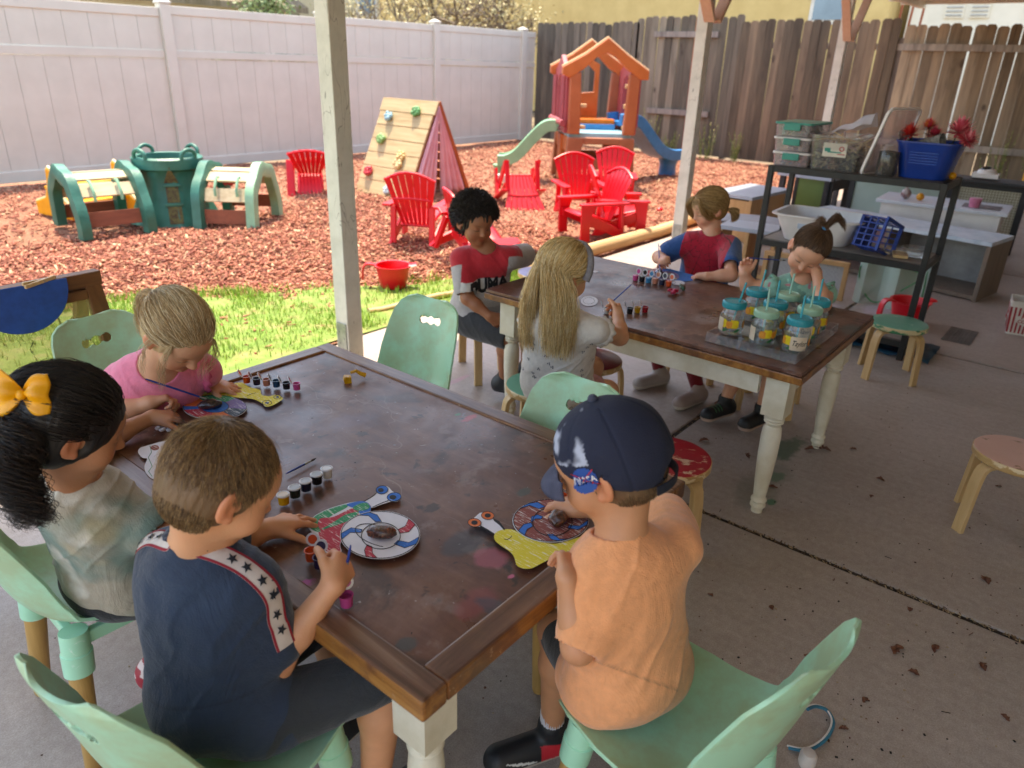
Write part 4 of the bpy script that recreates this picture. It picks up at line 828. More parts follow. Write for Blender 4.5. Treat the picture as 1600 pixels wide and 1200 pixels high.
# red adirondack chairs
m_red = plain('red_plastic', 'e8182c', 'd61226', .38, 3, .05)
def adirondack():
    t = thing('adirondack_chair', 'x', 'chair'); 
    def hp(s, z): # point on the back plane
        return A(s, -.13-.36*z, .13+z*.96)
    for k in range(7):
        a0 = (k-3)*.0315; a1 = (k-3)*.055; w0, w1 = .0135, .025; tz = .33+.075*math.cos((k-3)*.42)
        b = MB(); b.add([hp(a0-w0, 0), hp(a0+w0, 0), hp(a1+w1, tz-.006*abs(k-3)), hp(a1-w1, tz-.006*abs(k-3))]+[q+A(0, -.014, .005) for q in (hp(a0-w0, 0), hp(a0+w0, 0), hp(a1+w1, tz), hp(a1-w1, tz))], [(0, 1, 2, 3), (7, 6, 5, 4), (0, 4, 5, 1), (1, 5, 6, 2), (2, 6, 7, 3), (3, 7, 4, 0)]); b.build('back_slat', m_red, t, bevel=.002)
    b = MB(); P = [hp(x, .335+.07*math.cos(x/.055*.42)) for x in np.linspace(-.19, .19, 15)]; b.tube(P, .012, 8); P = [hp(x*.78, .2+.01*math.cos(x*9))+A(0, -.012, 0) for x in np.linspace(-.19, .19, 9)]; b.tube(P, .011, 8); b.build('back_rim', m_red, t, True)
    G = [[(x*(1-.1*(1-j/8)), -.14+.3*j/8, .125+.085*(j/8)**.7-.02*max(0, j-7)) for x in np.linspace(-.135, .135, 9)] for j in range(9)]; o = MB().grid(G).build('seat', m_red, t, True); o.modifiers.new('s', 'SOLIDIFY').thickness = .014
    for s in (-1, 1):
        x = s*.165
        MB().prism([(-.26, 0), (-.19, 0), (.15, .14), (.16, .2), (.1, .2), (-.05, .14), (-.2, .07)], .022, np.array([(0, 0, 1), (1, 0, 0), (0, 1, 0)], float), (x-.011, 0, 0)).build('side_rail', m_red, t, bevel=.003)
        MB().prism([(.09, 0), (.17, 0), (.175, .27), (.06, .27), (.1, .14)], .022, np.array([(0, 0, 1), (1, 0, 0), (0, 1, 0)], float), (x+s*.022-.011, 0, 0)).build('leg', m_red, t, bevel=.003)
        MB().prism([(x+s*.022-.036, -.24), (x+s*.022+.03, -.24), (x+s*.022+.036, .14), (x+s*.022+.02, .19), (x+s*.022-.03, .19), (x+s*.022-.042, .14)], .018, None, (0, 0, .27)).build('armrest', m_red, t, bevel=.004)
        MB().bar((x*.9, -.22, .0), (x*.9, -.2, .27), .04, .03).build('leg', m_red, t, bevel=.003)
    return t
ad0 = adirondack(); G_AD = 'small red adirondack chairs in the bark bed'
def adi(loc, rz, label, tilt=None, first=[True]):
    c = ad0 if first[0] else copy_tree(ad0); first[0] = False; put(c, loc, rz, label, G_AD)
    if tilt: c.rotation_euler = (tilt[0], tilt[1], rz)
    c.scale = (1.12, 1.12, 1.12); return c
def face(dx, dy): return math.atan2(dy, dx)-math.pi/2
def scr(px, py): return tuple(Z(px, py, 0)[:2])
vu = unit(A(*scr(655, 370), 0)); vr = A(vu[1], -vu[0], 0)   # away from / to the right of the camera there
adi((*scr(660, 372), 0), face(*(vu*1+vr*.35)[:2]), 'red adirondack chair seen from behind, left of the curly-haired child')
adi((*scr(738, 402), 0), face(*(vu*.5+vr*1)[:2]), 'red adirondack chair mostly hidden behind the curly-haired child', (0, .5))
adi((*scr(806, 312), .37), face(*(-vu*1+vr*.1)[:2]), 'red adirondack chair tipped over forward, its fan back sloping to the bark', (-2.8, 0))
adi((*scr(905, 337), 0), face(*(-vu*1+vr*.1)[:2]), 'red adirondack chair at the rear left of the trio, facing the camera')
adi((*scr(955, 320), 0), face(*(-vu*1-vr*.25)[:2]), 'rearmost red adirondack chair, right in front of the playhouse')
adi((*scr(918, 368), 0), face(*(-vr*1-vu*.3)[:2]), 'red adirondack chair seen from the side, facing left, nearest the timber')
adi((*scr(968, 362), 0), face(*(vr*1-vu*.1)[:2]), 'red adirondack chair facing right beside the round timber')
adi((*scr(487, 296), 0), face(*(-vu*1+vr*.1)[:2]), 'red adirondack chair lying low just left of the large white post', (-1.25, 0))
# red tubs
def tub(name, label, loc, rz, s, m, cat='tub'):
    t = thing(name, label, cat, loc, rz); b = MB(); b.lathe([(.0, .004), (.075*s, 0), (.082*s, .01*s), (.1*s, .1*s), (.107*s, .135*s), (.118*s, .14*s), (.118*s, .146*s), (.105*s, .144*s), (.095*s, .1*s), (.077*s, .014*s), (.0, .012*s)], 32, cap=False); b.build('bowl', m, t, True)
    P = smooth_pts([(-.11*s, 0, .142*s), (-.16*s, 0, .15*s), (-.185*s, 0, .12*s), (-.19*s, 0, .05*s)], 16); b = MB(); b.sweep(P, [(-.022*s, -.005*s), (.022*s, -.005*s), (.022*s, .006*s), (-.022*s, .006*s)]); b.build('handle', m, t, True, bevel=.002)
    b = MB(); b.sweep(smooth_pts([(.1*s, 0, .14*s), (.13*s, 0, .143*s), (.15*s, 0, .146*s)], 6), [(-.04*s, 0), (.04*s, 0), (.03*s, .008*s), (-.03*s, .008*s)]); b.build('spout', m, t, True); return t
tub('toy_bowl', 'red plastic bowl with handle sitting at the bark and grass edge', (*scr(615, 448), .0), math.atan2(vr[1], vr[0]), 1.05, m_red, 'bowl')
b = MB(); b.ball((0, 0, .02), (.05, .03, .022)); b.ball((.05, .02, .015), (.03, .025, .016)); tag(b.build('toy_scoop', m_red, None, True, loc=(*scr(1031, 330), 0)), 'tiny red toy scoop on the bark beside the middle post', 'toy')
# ball and blue toy seen beyond the rack
b = MB(); b.lathe([(0, .0), (.2, 0), (.24, .08), (.22, .2), (.1, .3), (0, .32)], 24); tag(b.build('turtle_toy', plain('aqua_plastic', '8fd0d8', '7fc2cc', .4), None, True, loc=(9.0, 2.15, 0)), 'pale aqua plastic lump on the grass, seen through the rack', 'toy')
b = MB(); b.box((0, 0, .02), (3.2, 1.1, .02)); 
# ================================================================ RACK AND THINGS ON IT
m_blk = plain('black_steel', '262523', '1b1a19', .5, 20, .2); m_shelf = wood('grey_board', '8c837a', '6f675f', 1, 4, .5)
RX, RY, RH = 4.2, 1.1, .93
rk = thing('metal_rack', 'black steel rack with three shelves holding bins and baskets', 'rack', (RX, RY, 0))
for x in (0, .36):
    for y in (-.435, .435): MB().box((x, y, RH/2), (.03, .03, RH)).build('upright', m_blk, rk, bevel=.002)
for z in (.1, .515, RH-.006):
    b = MB()
    for x in (0, .36): b.box((x, 0, z-.012), (.026, .84, .034))
    for y in (-.435, .435): b.box((.18, y, z-.0125), (.33, .026, .033))
    f = b.build('shelf_frame', m_blk, rk, bevel=.002); MB().box((.18, 0, z+.001), (.33, .845, .012)).build('shelf_board', m_shelf if z < .9 else plain('dark_board', '4a3a30', '33291f', .5), f)
ZT = RH+.0015
m_clear = see_through('clear_plastic', (.95, .95, .95), (.8, .8, .8), .07, .12)
m_frost = see_through('frosted_plastic', (.93, .90, .91), (.78, .70, .72), .2, .2)
m_teal = plain('teal_plastic', '2f9c8e', '278a7e', .35, 8, .03); m_wh = plain('white_plastic', 'e6e2e0', 'dad6d4', .4, 6, .03)
def bin_mesh(w0, d0, w1, d1, h, th=.003, r=.03):
    b = MB(); V = []; rings = [(w0, d0, 0), (w1, d1, h), (w1-2*th, d1-2*th, h), (w0-2*th, d0-2*th, th)]
    n = None
    for w, d, z in rings:
        p = rrect(w, d, r); n = len(p); V += [(x, y, z) for x, y in p]
    F = [(i*n+k, i*n+(k+1) % n, (i+1)*n+(k+1) % n, (i+1)*n+k) for i in range(3) for k in range(n)]+[tuple(range(n))[::-1], tuple(3*n+k for k in range(n))]
    return b.add(V, F)
def lip(b, w, d, z, t_=.012, r=.03): p = rrect(w+t_, d+t_, r); p2 = rrect(w-.002, d-.002, r); ring(b, p, p2, .008, np.eye(3), (0, 0, z-.008))
# three latched boxes, stacked
rr = random.Random(4)
for k, (lab, cc) in enumerate([('bottom clear box of the stack on the rack, full of pink and blue bits', ['c98a94', '5f87a8', 'd9a9b0', 'a8586a']), ('middle clear box of the stack on the rack, holding pale scraps', ['b7b39f', '8f9a92', 'c9c4b0', '5f7f88']), ('top clear box of the stack on the rack, with teal contents and lid', ['2f8f96', '3aa39c', '2b7f90', '4c6f7a'])]):
    t = thing('storage_box', lab, 'box', (RX+.17, RY+.355, ZT+k*.0765), R_(4-3*k), 'latched storage boxes on the rack'); bin_mesh(.3, .19, .31, .2, .062, r=.02).build('body', m_frost, t, True)
    b = MB(); p = rrect(.32, .21, .02); b.prism(p, .011, None, (0, 0, .0625)); b.build('lid', m_wh if k < 2 else m_teal, t, bevel=.002)
    for s in (-1, 1): MB().box((s*.163, 0, .05), (.01, .09, .035)).build('latch', m_teal, t, bevel=.003)
    b = MB()
    for j in range(60): b.color(rgb(rr.choice(cc))); b.box((rr.uniform(-.12, .12), rr.uniform(-.075, .075), rr.uniform(.01, .05)), (rr.uniform(.01, .05), rr.uniform(.01, .03), rr.uniform(.003, .02)), eul(rr.uniform(0, 3), rr.uniform(0, 3), rr.uniform(0, 3)))
    b.build('contents', vcol('bits_mat', .6), t, fix=False)
# big clear bin with natural materials
t = thing('clear_bin', 'large open clear bin of sticks and cones with a paper label', 'bin', (RX+.17, RY+.125, ZT), R_(2)); b = bin_mesh(.3, .24, .33, .27, .175); lip(b, .33, .27, .176); b.build('body', m_clear, t, True)
b = MB()
for j in range(340):
    z = .01+.1*rr.random()**1.3; b.color(rgb(rr.choice(['4d4a40', '6b6652', '8f8a70', '3a3a36', 'a39a7c']))); l = rr.uniform(.02, .07); a = rr.uniform(0, 6.3); p = A(rr.uniform(-.12, .12), rr.uniform(-.095, .095), z); e = A(math.cos(a)*l/2, math.sin(a)*l/2, rr.gauss(0, .012)); b.tube([p-e, p+e], rr.uniform(.003, .009), 5)
b.build('dark_litter', vcol('bits_mat', .6), t, fix=False); b = MB()
for j in range(60):
    b.color(rgb(rr.choice(['d9b98a', 'c9a06c', 'e0cba0', 'caa5a0']))); p = A(rr.gauss(-.03, .06), rr.gauss(-.03, .045), .13+rr.gauss(0, .02)); p[:2] = np.clip(p[:2], -.11, .1); e = A(rr.gauss(0, .03), rr.gauss(0, .03), rr.gauss(.005, .014)); b.tube([p-e, p+e], .003, 5)
b.build('sticks', vcol('bits_mat', .6), t, fix=False)
lb = MB().box((-.158, .0, .105), (.002, .12, .07), eul(0, -.08, 0)).build('label_card', plain('card', 'e6e0d2', None, .7), t)
b = MB(); b.box((-.1598, .036, .105), (.001, .03, .018), eul(0, -.08, 0)); b.box((-.1605, .0, .094), (.001, .07, .006), eul(0, -.08, 0)); b.build('green_print', m_teal, lb)
b = MB(); Mz = np.array([(0, 0, -1), (-1, 0, 0), (0, 1, 0)], float); ring(b, arc((0, 0), .013, 0, 6.283, 15)[:-1], arc((0, 0), .008, 0, 6.283, 15)[:-1], .001, Mz, (-.1598, -.035, .113)); b.box((-.1585, -.035, .085), (.001, .04, .004), eul(0, -.08, 0)); b.build('red_print', plain('red_print', 'b5343a', None, .6), lb)
# crumpled clear sheet rising from the bin
G = [[(RX+.1+.14*i/14, RY+.27-.28*j/16, ZT+.16+.14*(j/16)**1.1*(.6+.4*math.sin(i*.25))+.004*math.sin(i*1.3+j)+.004*math.sin(j*1.1)) for j in range(17)] for i in range(15)]
m_film = NT('plastic_film'); m_film.col(rgb('d9d8e2')); m_film.set(rough=.2, alpha=.6); o = MB().xf(o=(-RX, -RY, -ZT)).grid(G).build('plastic_sheet', m_film.m, None, True, loc=(RX, RY, ZT)); tag(o, 'crumpled clear plastic sheet sticking up out of the clear bin', 'plastic sheet')
# leaning lid
t = thing('bin_lid', 'pale translucent bin lid leaning upright against the rack goods', 'lid', (RX+.14, RY-.075, ZT+.002)); Ml = eul(0, 0, R_(-15)) @ np.array([(.2, .98, 0), (.42, -.08, .9), (.88, -.18, -.42)]).T
Ml = np.stack([unit(A(.93, -.36, 0)), unit(A(.0, -.28, .96)-A(0, 0, 0)), A(0, 0, 0)], 1); Ml[:, 2] = unit(np.cross(Ml[:, 0], Ml[:, 1])); Ml[:, 1] = np.cross(Ml[:, 2], Ml[:, 0])
b = MB(); b.prism(rrect(.25, .33, .03), .005, Ml, Ml @ A(0, .165, 0)); b.build('panel', m_frost, t); b = MB(); ring(b, rrect(.27, .35, .035), rrect(.25, .33, .03), .014, Ml, Ml @ A(0, .165, -.004)); b.build('rim', m_wh, t)
# dark glass jar
t = thing('dark_jar', 'clear jar packed with dark brown bits beside the blue tub', 'jar', (RX+.06, RY-.14, ZT)); m_jarc = see_through('thin_glass'); MB().lathe([(.0, .0), (.048, 0), (.052, .01), (.052, .13), (.043, .145), (.043, .155), (.0, .155)], 28, cap=False).build('glass', m_jarc, t, True)
MB().lathe([(.0, .004), (.046, .004), (.048, .012), (.048, .118), (0, .125)], 28, cap=False).build('contents', plain('dark_bits', '3a2a1e', '140f0b', .7, 90, 1., 90), t, True)
# blue tub with artificial flowers
m_blue = plain('cobalt_plastic', '0f3f9c', '0b3488', .3, 4, .03)
t = thing('blue_tub', 'cobalt blue oval tub with ribbed sides on the right end of the rack', 'tub', (RX+.18, RY-.30, ZT), R_(0)); b = bin_mesh(.22, .22, .27, .29, .175, .005, .06); lip(b, .27, .29, .178, .01, .06); b.build('body', m_blue, t, True)
b = MB()
for k in range(5): b.box((-.117-.0028*k-.004, .0, .075+.013*k), (.003, .13, .0035))
b.build('ribs', plain('rib_blue', '2f5fb8', None, .25), t)
for s in (-1, 1): MB().tube(smooth_pts([(0, s*.145-.03*0, .17), (-.03, s*.155, .2), (0, s*.16, .215), (.03, s*.155, .2), (.02, s*.145, .17)], 14), .005, 8).build('handle', plain('rope', 'b9b4ae', '2b2b2b', .8, 40), t, True)
def flower(base, tip, r, cols, label, g='artificial flowers in the blue tub', leaves=True):
    t = thing('artificial_flower', label, 'flower', tuple(base), 0, g); base, tip = A(*base), A(*tip); MB().xf(o=-base).tube(smooth_pts([base, (base+tip)/2+A(.01, 0, 0), tip], 10), .003, 6).build('stem', plain('stem_green', '2f4a2b', '22361f', .6), t, True)
    b = MB(); d = unit(tip-base); q = frame(d)
    r *= 1.35
    for k in range(130):
        a = k*2.4; ph = .1+1.75*(k/130)**.75; v = q @ A(math.sin(ph)*math.cos(a), math.sin(ph)*math.sin(a), math.cos(ph)); e = unit(np.cross(v, q[:, 2]+A(.01, .02, 0)))*r*.09; v = v*rr.uniform(.75, 1.1); b.color(np.array(rgb(rr.choice(cols)))); p = tip-base; b.add([p, p+v*r*.6+e, p+v*r, p+v*r*.6-e], [(0, 1, 2, 3)])
    b.build('petals', vcol('petal_mat', .7), t, fix=False)
    if leaves:
        b = MB()
        for k in range(9): a = rr.uniform(0, 6.28); p = (tip-base)*rr.uniform(.45, .95); v = A(math.cos(a), math.sin(a), .2)*.05; e = unit(np.cross(v, (0, 0, 1)))*.013; b.add([p, p+v*.5+e, p+v, p+v*.5-e], [(0, 1, 2, 3)])
        b.build('leaves', plain('dark_leaf', '23361f', '16261a', .5), t, fix=False)
tb = A(RX+.18, RY-.30, ZT)
flower(tb+A(.02, -.06, .06), tb+A(.02, -.10, .225), .062, ['e8687c', 'f08c98', 'd95468'], 'big pink flower standing highest at the right of the blue tub')
flower(tb+A(-.02, -.07, .06), tb+A(-.05, -.155, .195), .045, ['e8687c', 'f0959c', 'd95468'], 'pink flower drooping over the right rim of the blue tub')
flower(tb+A(-.02, .05, .06), tb+A(-.03, .10, .2), .048, ['d8302f', 'e04a3f', 'c9252c'], 'red flower leaning left over the blue tub rim')
flower(tb+A(.03, .02, .06), tb+A(.05, .04, .235), .04, ['e0603f', 'e88a50', 'd94a5f'], 'orange red flower at the back of the blue tub')
flower(tb+A(.0, -.01, .06), tb+A(-.01, -.005, .205), .036, ['d0405a', 'b8354f'], 'small dusky pink flower in the middle of the blue tub')
t = thing('paper_cone', 'grey woven cone basket lying in the blue tub among flowers', 'basket', tuple(tb+A(-.03, .0, .175))); Mc = frame(unit(A(-.25, -.95, .2))); b = MB(); b.lathe([(.012, -.07), (.035, .05), (.037, .055), (.033, .055), (.010, -.06)], 20, M=Mc, cap=False); b.build('cone', plain('woven_grey', '9a9690', '6d6a66', .9, 60, .8, 60), t, True)
b = MB().ball((0, 0, .018), (.02, .02, .018), 12); tag(b.build('toy_lemon', m_yl, None, True, loc=(RX+.2, RY-.425, ZT)), 'small yellow toy at the right end of the rack top', 'toy')
# middle shelf
ZM = .515+.0085
t = thing('wash_tub', 'wide white plastic wash tub on the middle shelf behind the toddler', 'tub', (RX+.21, RY+.17, ZM), R_(3)); b = bin_mesh(.28, .34, .36, .46, .145, .004, .07); ring(b, rrect(.40, .5, .08), rrect(.356, .456, .07), .008, np.eye(3), (0, 0, .14)); b.build('body', m_wh, t, True)
MB().box((-.167, .06, .09), (.002, .05, .03), eul(0, -.25, 0)).build('sticker', plain('pale_label', 'b9c9dc', None, .6), t)
t = thing('lattice_basket', 'blue plastic lattice basket tipped on its side on the middle shelf', 'basket', (RX+.13, RY-.155, ZM+.085), R_(-12)); b = MB(); Mb = eul(R_(90), R_(20), 0)
def bx_(c, d): b.box(Mb @ A(*c), d, Mb)
w_, h_, l_ = .2, .16, .14
for s in (-1, 1):
    for k in range(4): bx_((s*w_/2, 0, -.06+.04*k), (.004, h_, .008)); bx_((0, s*h_/2, -.06+.04*k), (w_, .004, .008))
    for k in range(6): bx_((s*w_/2, -h_/2+h_*k/5, 0), (.0042, .007, l_)); bx_((-w_/2+w_*k/5, s*h_/2, 0), (.007, .0042, l_))
bx_((0, 0, -l_/2), (w_, h_, .004))
for s in (-1, 1): bx_((s*(w_/2+.005), 0, l_/2), (.014, h_+.024, .012)); bx_((0, s*(h_/2+.005), l_/2+.001), (w_, .014, .012))
b.build('lattice', m_blue, t, bevel=.001)
t = thing('pink_tray', 'clear plastic tray lying on the right end of the middle shelf', 'tray', (RX+.2, RY-.30, ZM)); bin_mesh(.14, .2, .16, .22, .02, .002, .02).build('body', m_clear, t, True)
t = thing('glass_bowl', 'clear glass bowl on the right end of the middle shelf', 'bowl', (RX+.17, RY-.345, ZM+.003)); MB().lathe([(0, .0), (.035, 0), (.05, .02), (.06, .045), (.064, .046), (.055, .02), (.036, .005), (0, .004)], 28, cap=False).build('body', m_clear, t, True)
b = MB().box((0, 0, .008), (.12, .07, .016), eul(0, 0, .3)); tag(b.build('wood_block', m_birch, None, bevel=.002, loc=(RX+.12, RY-.29, ZM)), 'thin brown wooden piece beside the glass bowl', 'wood piece')
# floor under and around the rack
t = thing('mesh_hamper', 'collapsed pale green mesh hamper with green wire hoops, behind the red tub', 'hamper', (5.2, 1.0, 0)); m_mesh = NT('net'); m_mesh.col(rgb('b9d0c2')); m_mesh.set(rough=.6, alpha=.5); b = MB(); b.grid([[(.05*math.sin(j*.9)+.02*i/8, -.2+.4*j/14, .27*i/8) for j in range(15)] for i in range(9)]); b.grid([[(.2+.03*math.sin(j*.7), -.2+.4*j/14, .27*i/8) for j in range(15)] for i in range(9)]); b.build('netting', m_mesh.m, t, True, fix=False)
m_gw = plain('green_wire', '3f8a58', '357a4c', .5); MB().tube(smooth_pts([(0, .18, .25), (-.02, .16, .12), (-.02, .05, .02), (-.01, -.1, .14), (0, -.18, .25), (.0, 0, .27)], 30, True), .005, 6, closed=True).build('hoop', m_gw, t, True); MB().tube(smooth_pts([(.03, -.2, .27), (.02, -.21, .1), (.06, -.19, 0)], 14), .005, 6).build('hoop', m_gw, t, True)
tub('red_tub', 'red plastic tub with spout handle on the concrete behind the rack', (4.93, .80, 0), math.atan2(-vr[1]*-1, vr[0]), 1.0, m_red)
b = MB(); b.grid([[(.3*i/8-.15+.01*math.sin(j), -.3+.6*j/12, .004+.02*abs(math.sin(i*1.3+j*.8))) for j in range(13)] for i in range(9)]); o = b.build('tarp', plain('blue_tarp', '1f5470', '173f58', .5, 12, .3), None, True, loc=(4.38, .83, 0), fix=False); o.modifiers.new('s', 'SOLIDIFY').thickness = .003; tag(o, 'crumpled dark blue tarp on the floor under the rack', 'tarp')
# wooden units behind the rack
m_oak = wood('pale_oak', 'c99f70', 'b18756', 2, 4, .6); m_gtop = plain('grey_laminate', 'a9b2c0', '9ca5b4', .3, 3, .02); m_gbrown = wood('taupe_board', '8d7c6e', '6d5e52', 2, 5, .55); m_marble = plain('pale_laminate', 'cfd9e6', 'a9bccd', .3, 9, .02)
def open_unit(name, label, loc, rz, L, D_, H, m, mtop, div=2, cat='shelf unit', legs=False, back=None):
    t = thing(name, label, cat, loc, rz); th = .028
    MB().box((0, 0, H-th/2), (D_, L, th)).build('top', mtop, t, bevel=.002); b = MB(); b.box((0, 0, th/2+.01), (D_-.004, L-.004, th)); b.build('bottom', m, t)
    for k in range(div+1): MB().box((0, -L/2+th/2+(L-th)*k/div, (H-th)/2), (D_-.002, th, H-th-.001)).build('side_panel', m, t, bevel=.001)
    if back: MB().box((D_/2-.01, 0, H/2), (.01, L-2*th-.004, H-2*th-.004)).build('back_panel', back, t)
    return t
open_unit('cubby_bench', 'long taupe cubby bench with a pale marbled top, behind the rack', (6.10, 1.18, 0), R_(-10.6), 1.36, .41, .41, m_gbrown, m_marble, 2, 'bench', back=plain('grey_back', '8f8c8a', 'a5a3a2', .7, 8)); MB().box((.12, .34, .2), (.01, .6, .34)).build('back_panel', plain('pink_dotted', 'b98f98', 'a67c86', .8, 30), [o for o in SC.objects if o.name == 'cubby_bench'][0])
t = thing('white_cabinet', 'low white cabinet with a flat top behind the cubby bench', 'cabinet', (6.85, 1.06, 0), R_(3)); MB().box((0, 0, .23), (.44, .84, .46)).build('body', m_wh, t, bevel=.004); MB().box((0, 0, .475), (.5, .92, .028)).build('top', plain('white_lam', 'd5dbe6', 'c9d0dd', .3), t, bevel=.003); MB().box((-.05, -.27, .4912), (.22, .26, .004)).build('dark_print', plain('dark_print', '5f5a60', '8a868c', .6, 30), t)
b = MB().ball((0, 0, .04), (.045, .04, .04), 14); b.cyl((0, 0, .07), (0, 0, .1), .012); b.color((1, 1, 1)); tag(b.build('kettle_toy', plain('cup_mat', 'c9c4c4', '6a3a3c', .3, 12), None, True, loc=(6.75, 1.33, .49)), 'small grey and red toy kettle on the white cabinet', 'toy kettle')
tag(MB().ball((0, 0, .03), (.03, .03, .03), 12).build('orange_ball', plain('orange_ball', 'e39a20', None, .4), None, True, loc=(6.74, 1.22, .49)), 'small orange toy beside the toy kettle', 'toy')
b = MB().cyl((0, 0, 0), (0, 0, .07), .035, .045, 20); tag(b.build('pink_cup', plain('pink_cup', 'd98aa5', 'b5607f', .4), None, True, loc=(6.72, .83, .493)), 'pink cup standing on the dark print of the white cabinet', 'cup')
# black framed play panels
m_bw = plain('black_wood', '24242a', '19191e', .5, 8, .05); m_wire = NT('wire_lattice'); ch = m_wire.n('TexBrick'); ch.offset = 0; ch.inputs['Scale'].default_value = 22; ch.inputs['Mortar Size'].default_value = .05; ch.inputs['Brick Width'].default_value = .5; ch.inputs['Row Height'].default_value = .5; m_wire.l(m_wire.co((1, 1, 1), rot=(0, R_(90), 0)), ch.inputs[0]); ch.inputs['Color1'].default_value = (*rgb('8d8672'), 1); ch.inputs['Color2'].default_value = (*rgb('857e6a'), 1); ch.inputs['Mortar'].default_value = (*rgb('c9c2ac'), 1); m_wire.col(ch.outputs[0]); m_wire = m_wire.m
m_pane2 = plain('sage_panel', 'a9bcb4', '9cafa8', .4, 3, .02); m_ggreen = plain('moss_panel', '62793a', '566c32', .5, 3, .02)
def play_panel(label, u, v0, v1, H, m, z0=.06):
    t = thing('play_panel', label, 'play panel', (u, v0, 0), 0, 'black framed panels behind the rack'); L = v1-v0
    for y in (0, L): MB().box((0, y, H/2), (.05, .05, H)).build('upright', m_bw, t, bevel=.002)
    for z in (z0, H-.025): MB().box((0, L/2, z), (.045, L-.05, .05)).build('crossbar', m_bw, t, bevel=.002)
    MB().box((0, L/2, (z0+H)/2), (.012, L-.05, H-z0-.075)).build('panel', m, t); return t
play_panel('black framed panel filled with wire lattice, rightmost behind the white cabinet', 7.65, .60, 1.12, .58, m_wire); play_panel('black framed panel with a sage board, right of the green one', 7.7, 1.16, 2.0, .6, m_pane2)
tag(MB().box((0, 0, .012), (.34, 1.5, .024)).build('plank_shelf', m_bw, None, bevel=.003, loc=(7.67, 1.28, .585)), 'long dark plank resting along the tops of the black framed panels', 'plank')
t = thing('moss_board', 'moss green upright board with black frame seen through the rack', 'board', (7.6, 2.33, 0)); MB().box((0, 0, .36), (.02, .3, .6)).build('panel', m_ggreen, t); 
for y in (-.17, .17): MB().box((0, y, .34), (.035, .03, .68)).build('upright', m_bw, t)
t = thing('toy_car', 'grey and white toy vehicle on the dark plank near the bleached fence', 'toy vehicle', (7.66, .92, .6105)); b = MB(); b.box((0, 0, .03), (.12, .2, .04)); b.ball((0, 0, .05), (.06, .08, .045), 14); b.build('body', m_wh, t, True, bevel=.004); MB().ball((-.0, .01, .075), (.045, .05, .03), 12).build('canopy', plain('dark_glass', '20262c'), t, True)
t = thing('yellow_pole', 'yellow and black pole leaning at the right edge behind the panels', 'pole', (8.3, .68, 0)); MB().cyl((0, 0, 0), (.1, .02, .85), .022).build('shaft', m_yl, t, True); MB().cyl((.1, .02, .85), (.115, .022, .98), .024).build('grip', m_bw, t, True)
# left group behind the costume shirt: cubby, tables
t = open_unit('wood_cubby', 'pale wooden cubby with a grey blue top at the patio edge', (6.75, 2.62, 0), R_(-4), .42, .8, .4, m_oak, m_gtop, 1, 'cubby', back=m_oak); MB().box((-.39, 0, .19), (.012, .36, .34)).build('front_panel', m_oak, t)
t = thing('water_table', 'long grey blue topped table with black openings behind the cubby', 'table', (8.3, 2.35, 0), R_(-6)); MB().box((0, 0, .47), (1.5, .55, .03)).build('top', m_gtop, t, bevel=.003); MB().box((.0, -.24, .4), (1.45, .02, .1)).build('apron', m_bw, t)
for x in (-.7, -.2, .3, .7):
    for y in (-.23, .23): MB().box((x, y, .228), (.05, .05, .455)).build('leg', m_bw, t)
b = MB(); b.prism(smooth_pts([(-.12, 0), (-.1, .1), (0, .13), (.1, .1), (.12, 0)], 16).tolist(), .16, XZ, (0, 0, 0)); tag(b.build('white_bin', plain('lavender_plastic', 'b9b9d0', 'a9a9c2', .4), None, bevel=.01, loc=(7.75, 2.45, .486)), 'rounded lavender white bin on the long grey topped table', 'bin')
t = thing('trestle_bench', 'low curved grey bench on crossed wooden legs, left of the rack', 'bench', (5.95, 2.25, 0), R_(15)); MB().prism(smooth_pts([(-.25, -.35), (.1, -.3), (.22, 0), (.1, .33), (-.25, .38), (-.12, 0)], 40, True).tolist(), .022, None, (0, 0, .27)).build('seat', plain('grey_seat', '8e8d92', '7f7e84', .5), t, bevel=.004)
for y in (-.2, .2):
    for s in (-1, 1): MB().bar((-s*.16, y+s*.014, 0), (s*.1, y+s*.014, .268), .03, .024, (0, 1, 0)).build('leg', wood('honey_leg', 'c08a4e', 'a5743c', 2), t, bevel=.002)
t = thing('oak_frame', 'pale oak frame with a grey mesh panel on the floor behind the rack', 'frame', (5.1, 1.52, 0), R_(6)); MB().box((.02, 0, .13), (.012, .5, .2)).build('mesh_panel', plain('grey_mesh', 'a9aaac', '97989b', .6, 80), t)
b = MB()
for z in (.015, .245): b.box((0, 0, z), (.04, .56, .03))
for y in (-.265, .265): b.box((0, y, .13), (.04, .03, .2))
b.build('frame_bars', m_oak, t, bevel=.002)
t = open_unit('toy_shelf', 'short oak shelf with open cells standing left behind the rack', (5.35, 2.02, 0), R_(8), .42, .3, .36, m_oak, m_gtop, 2, 'shelf'); 
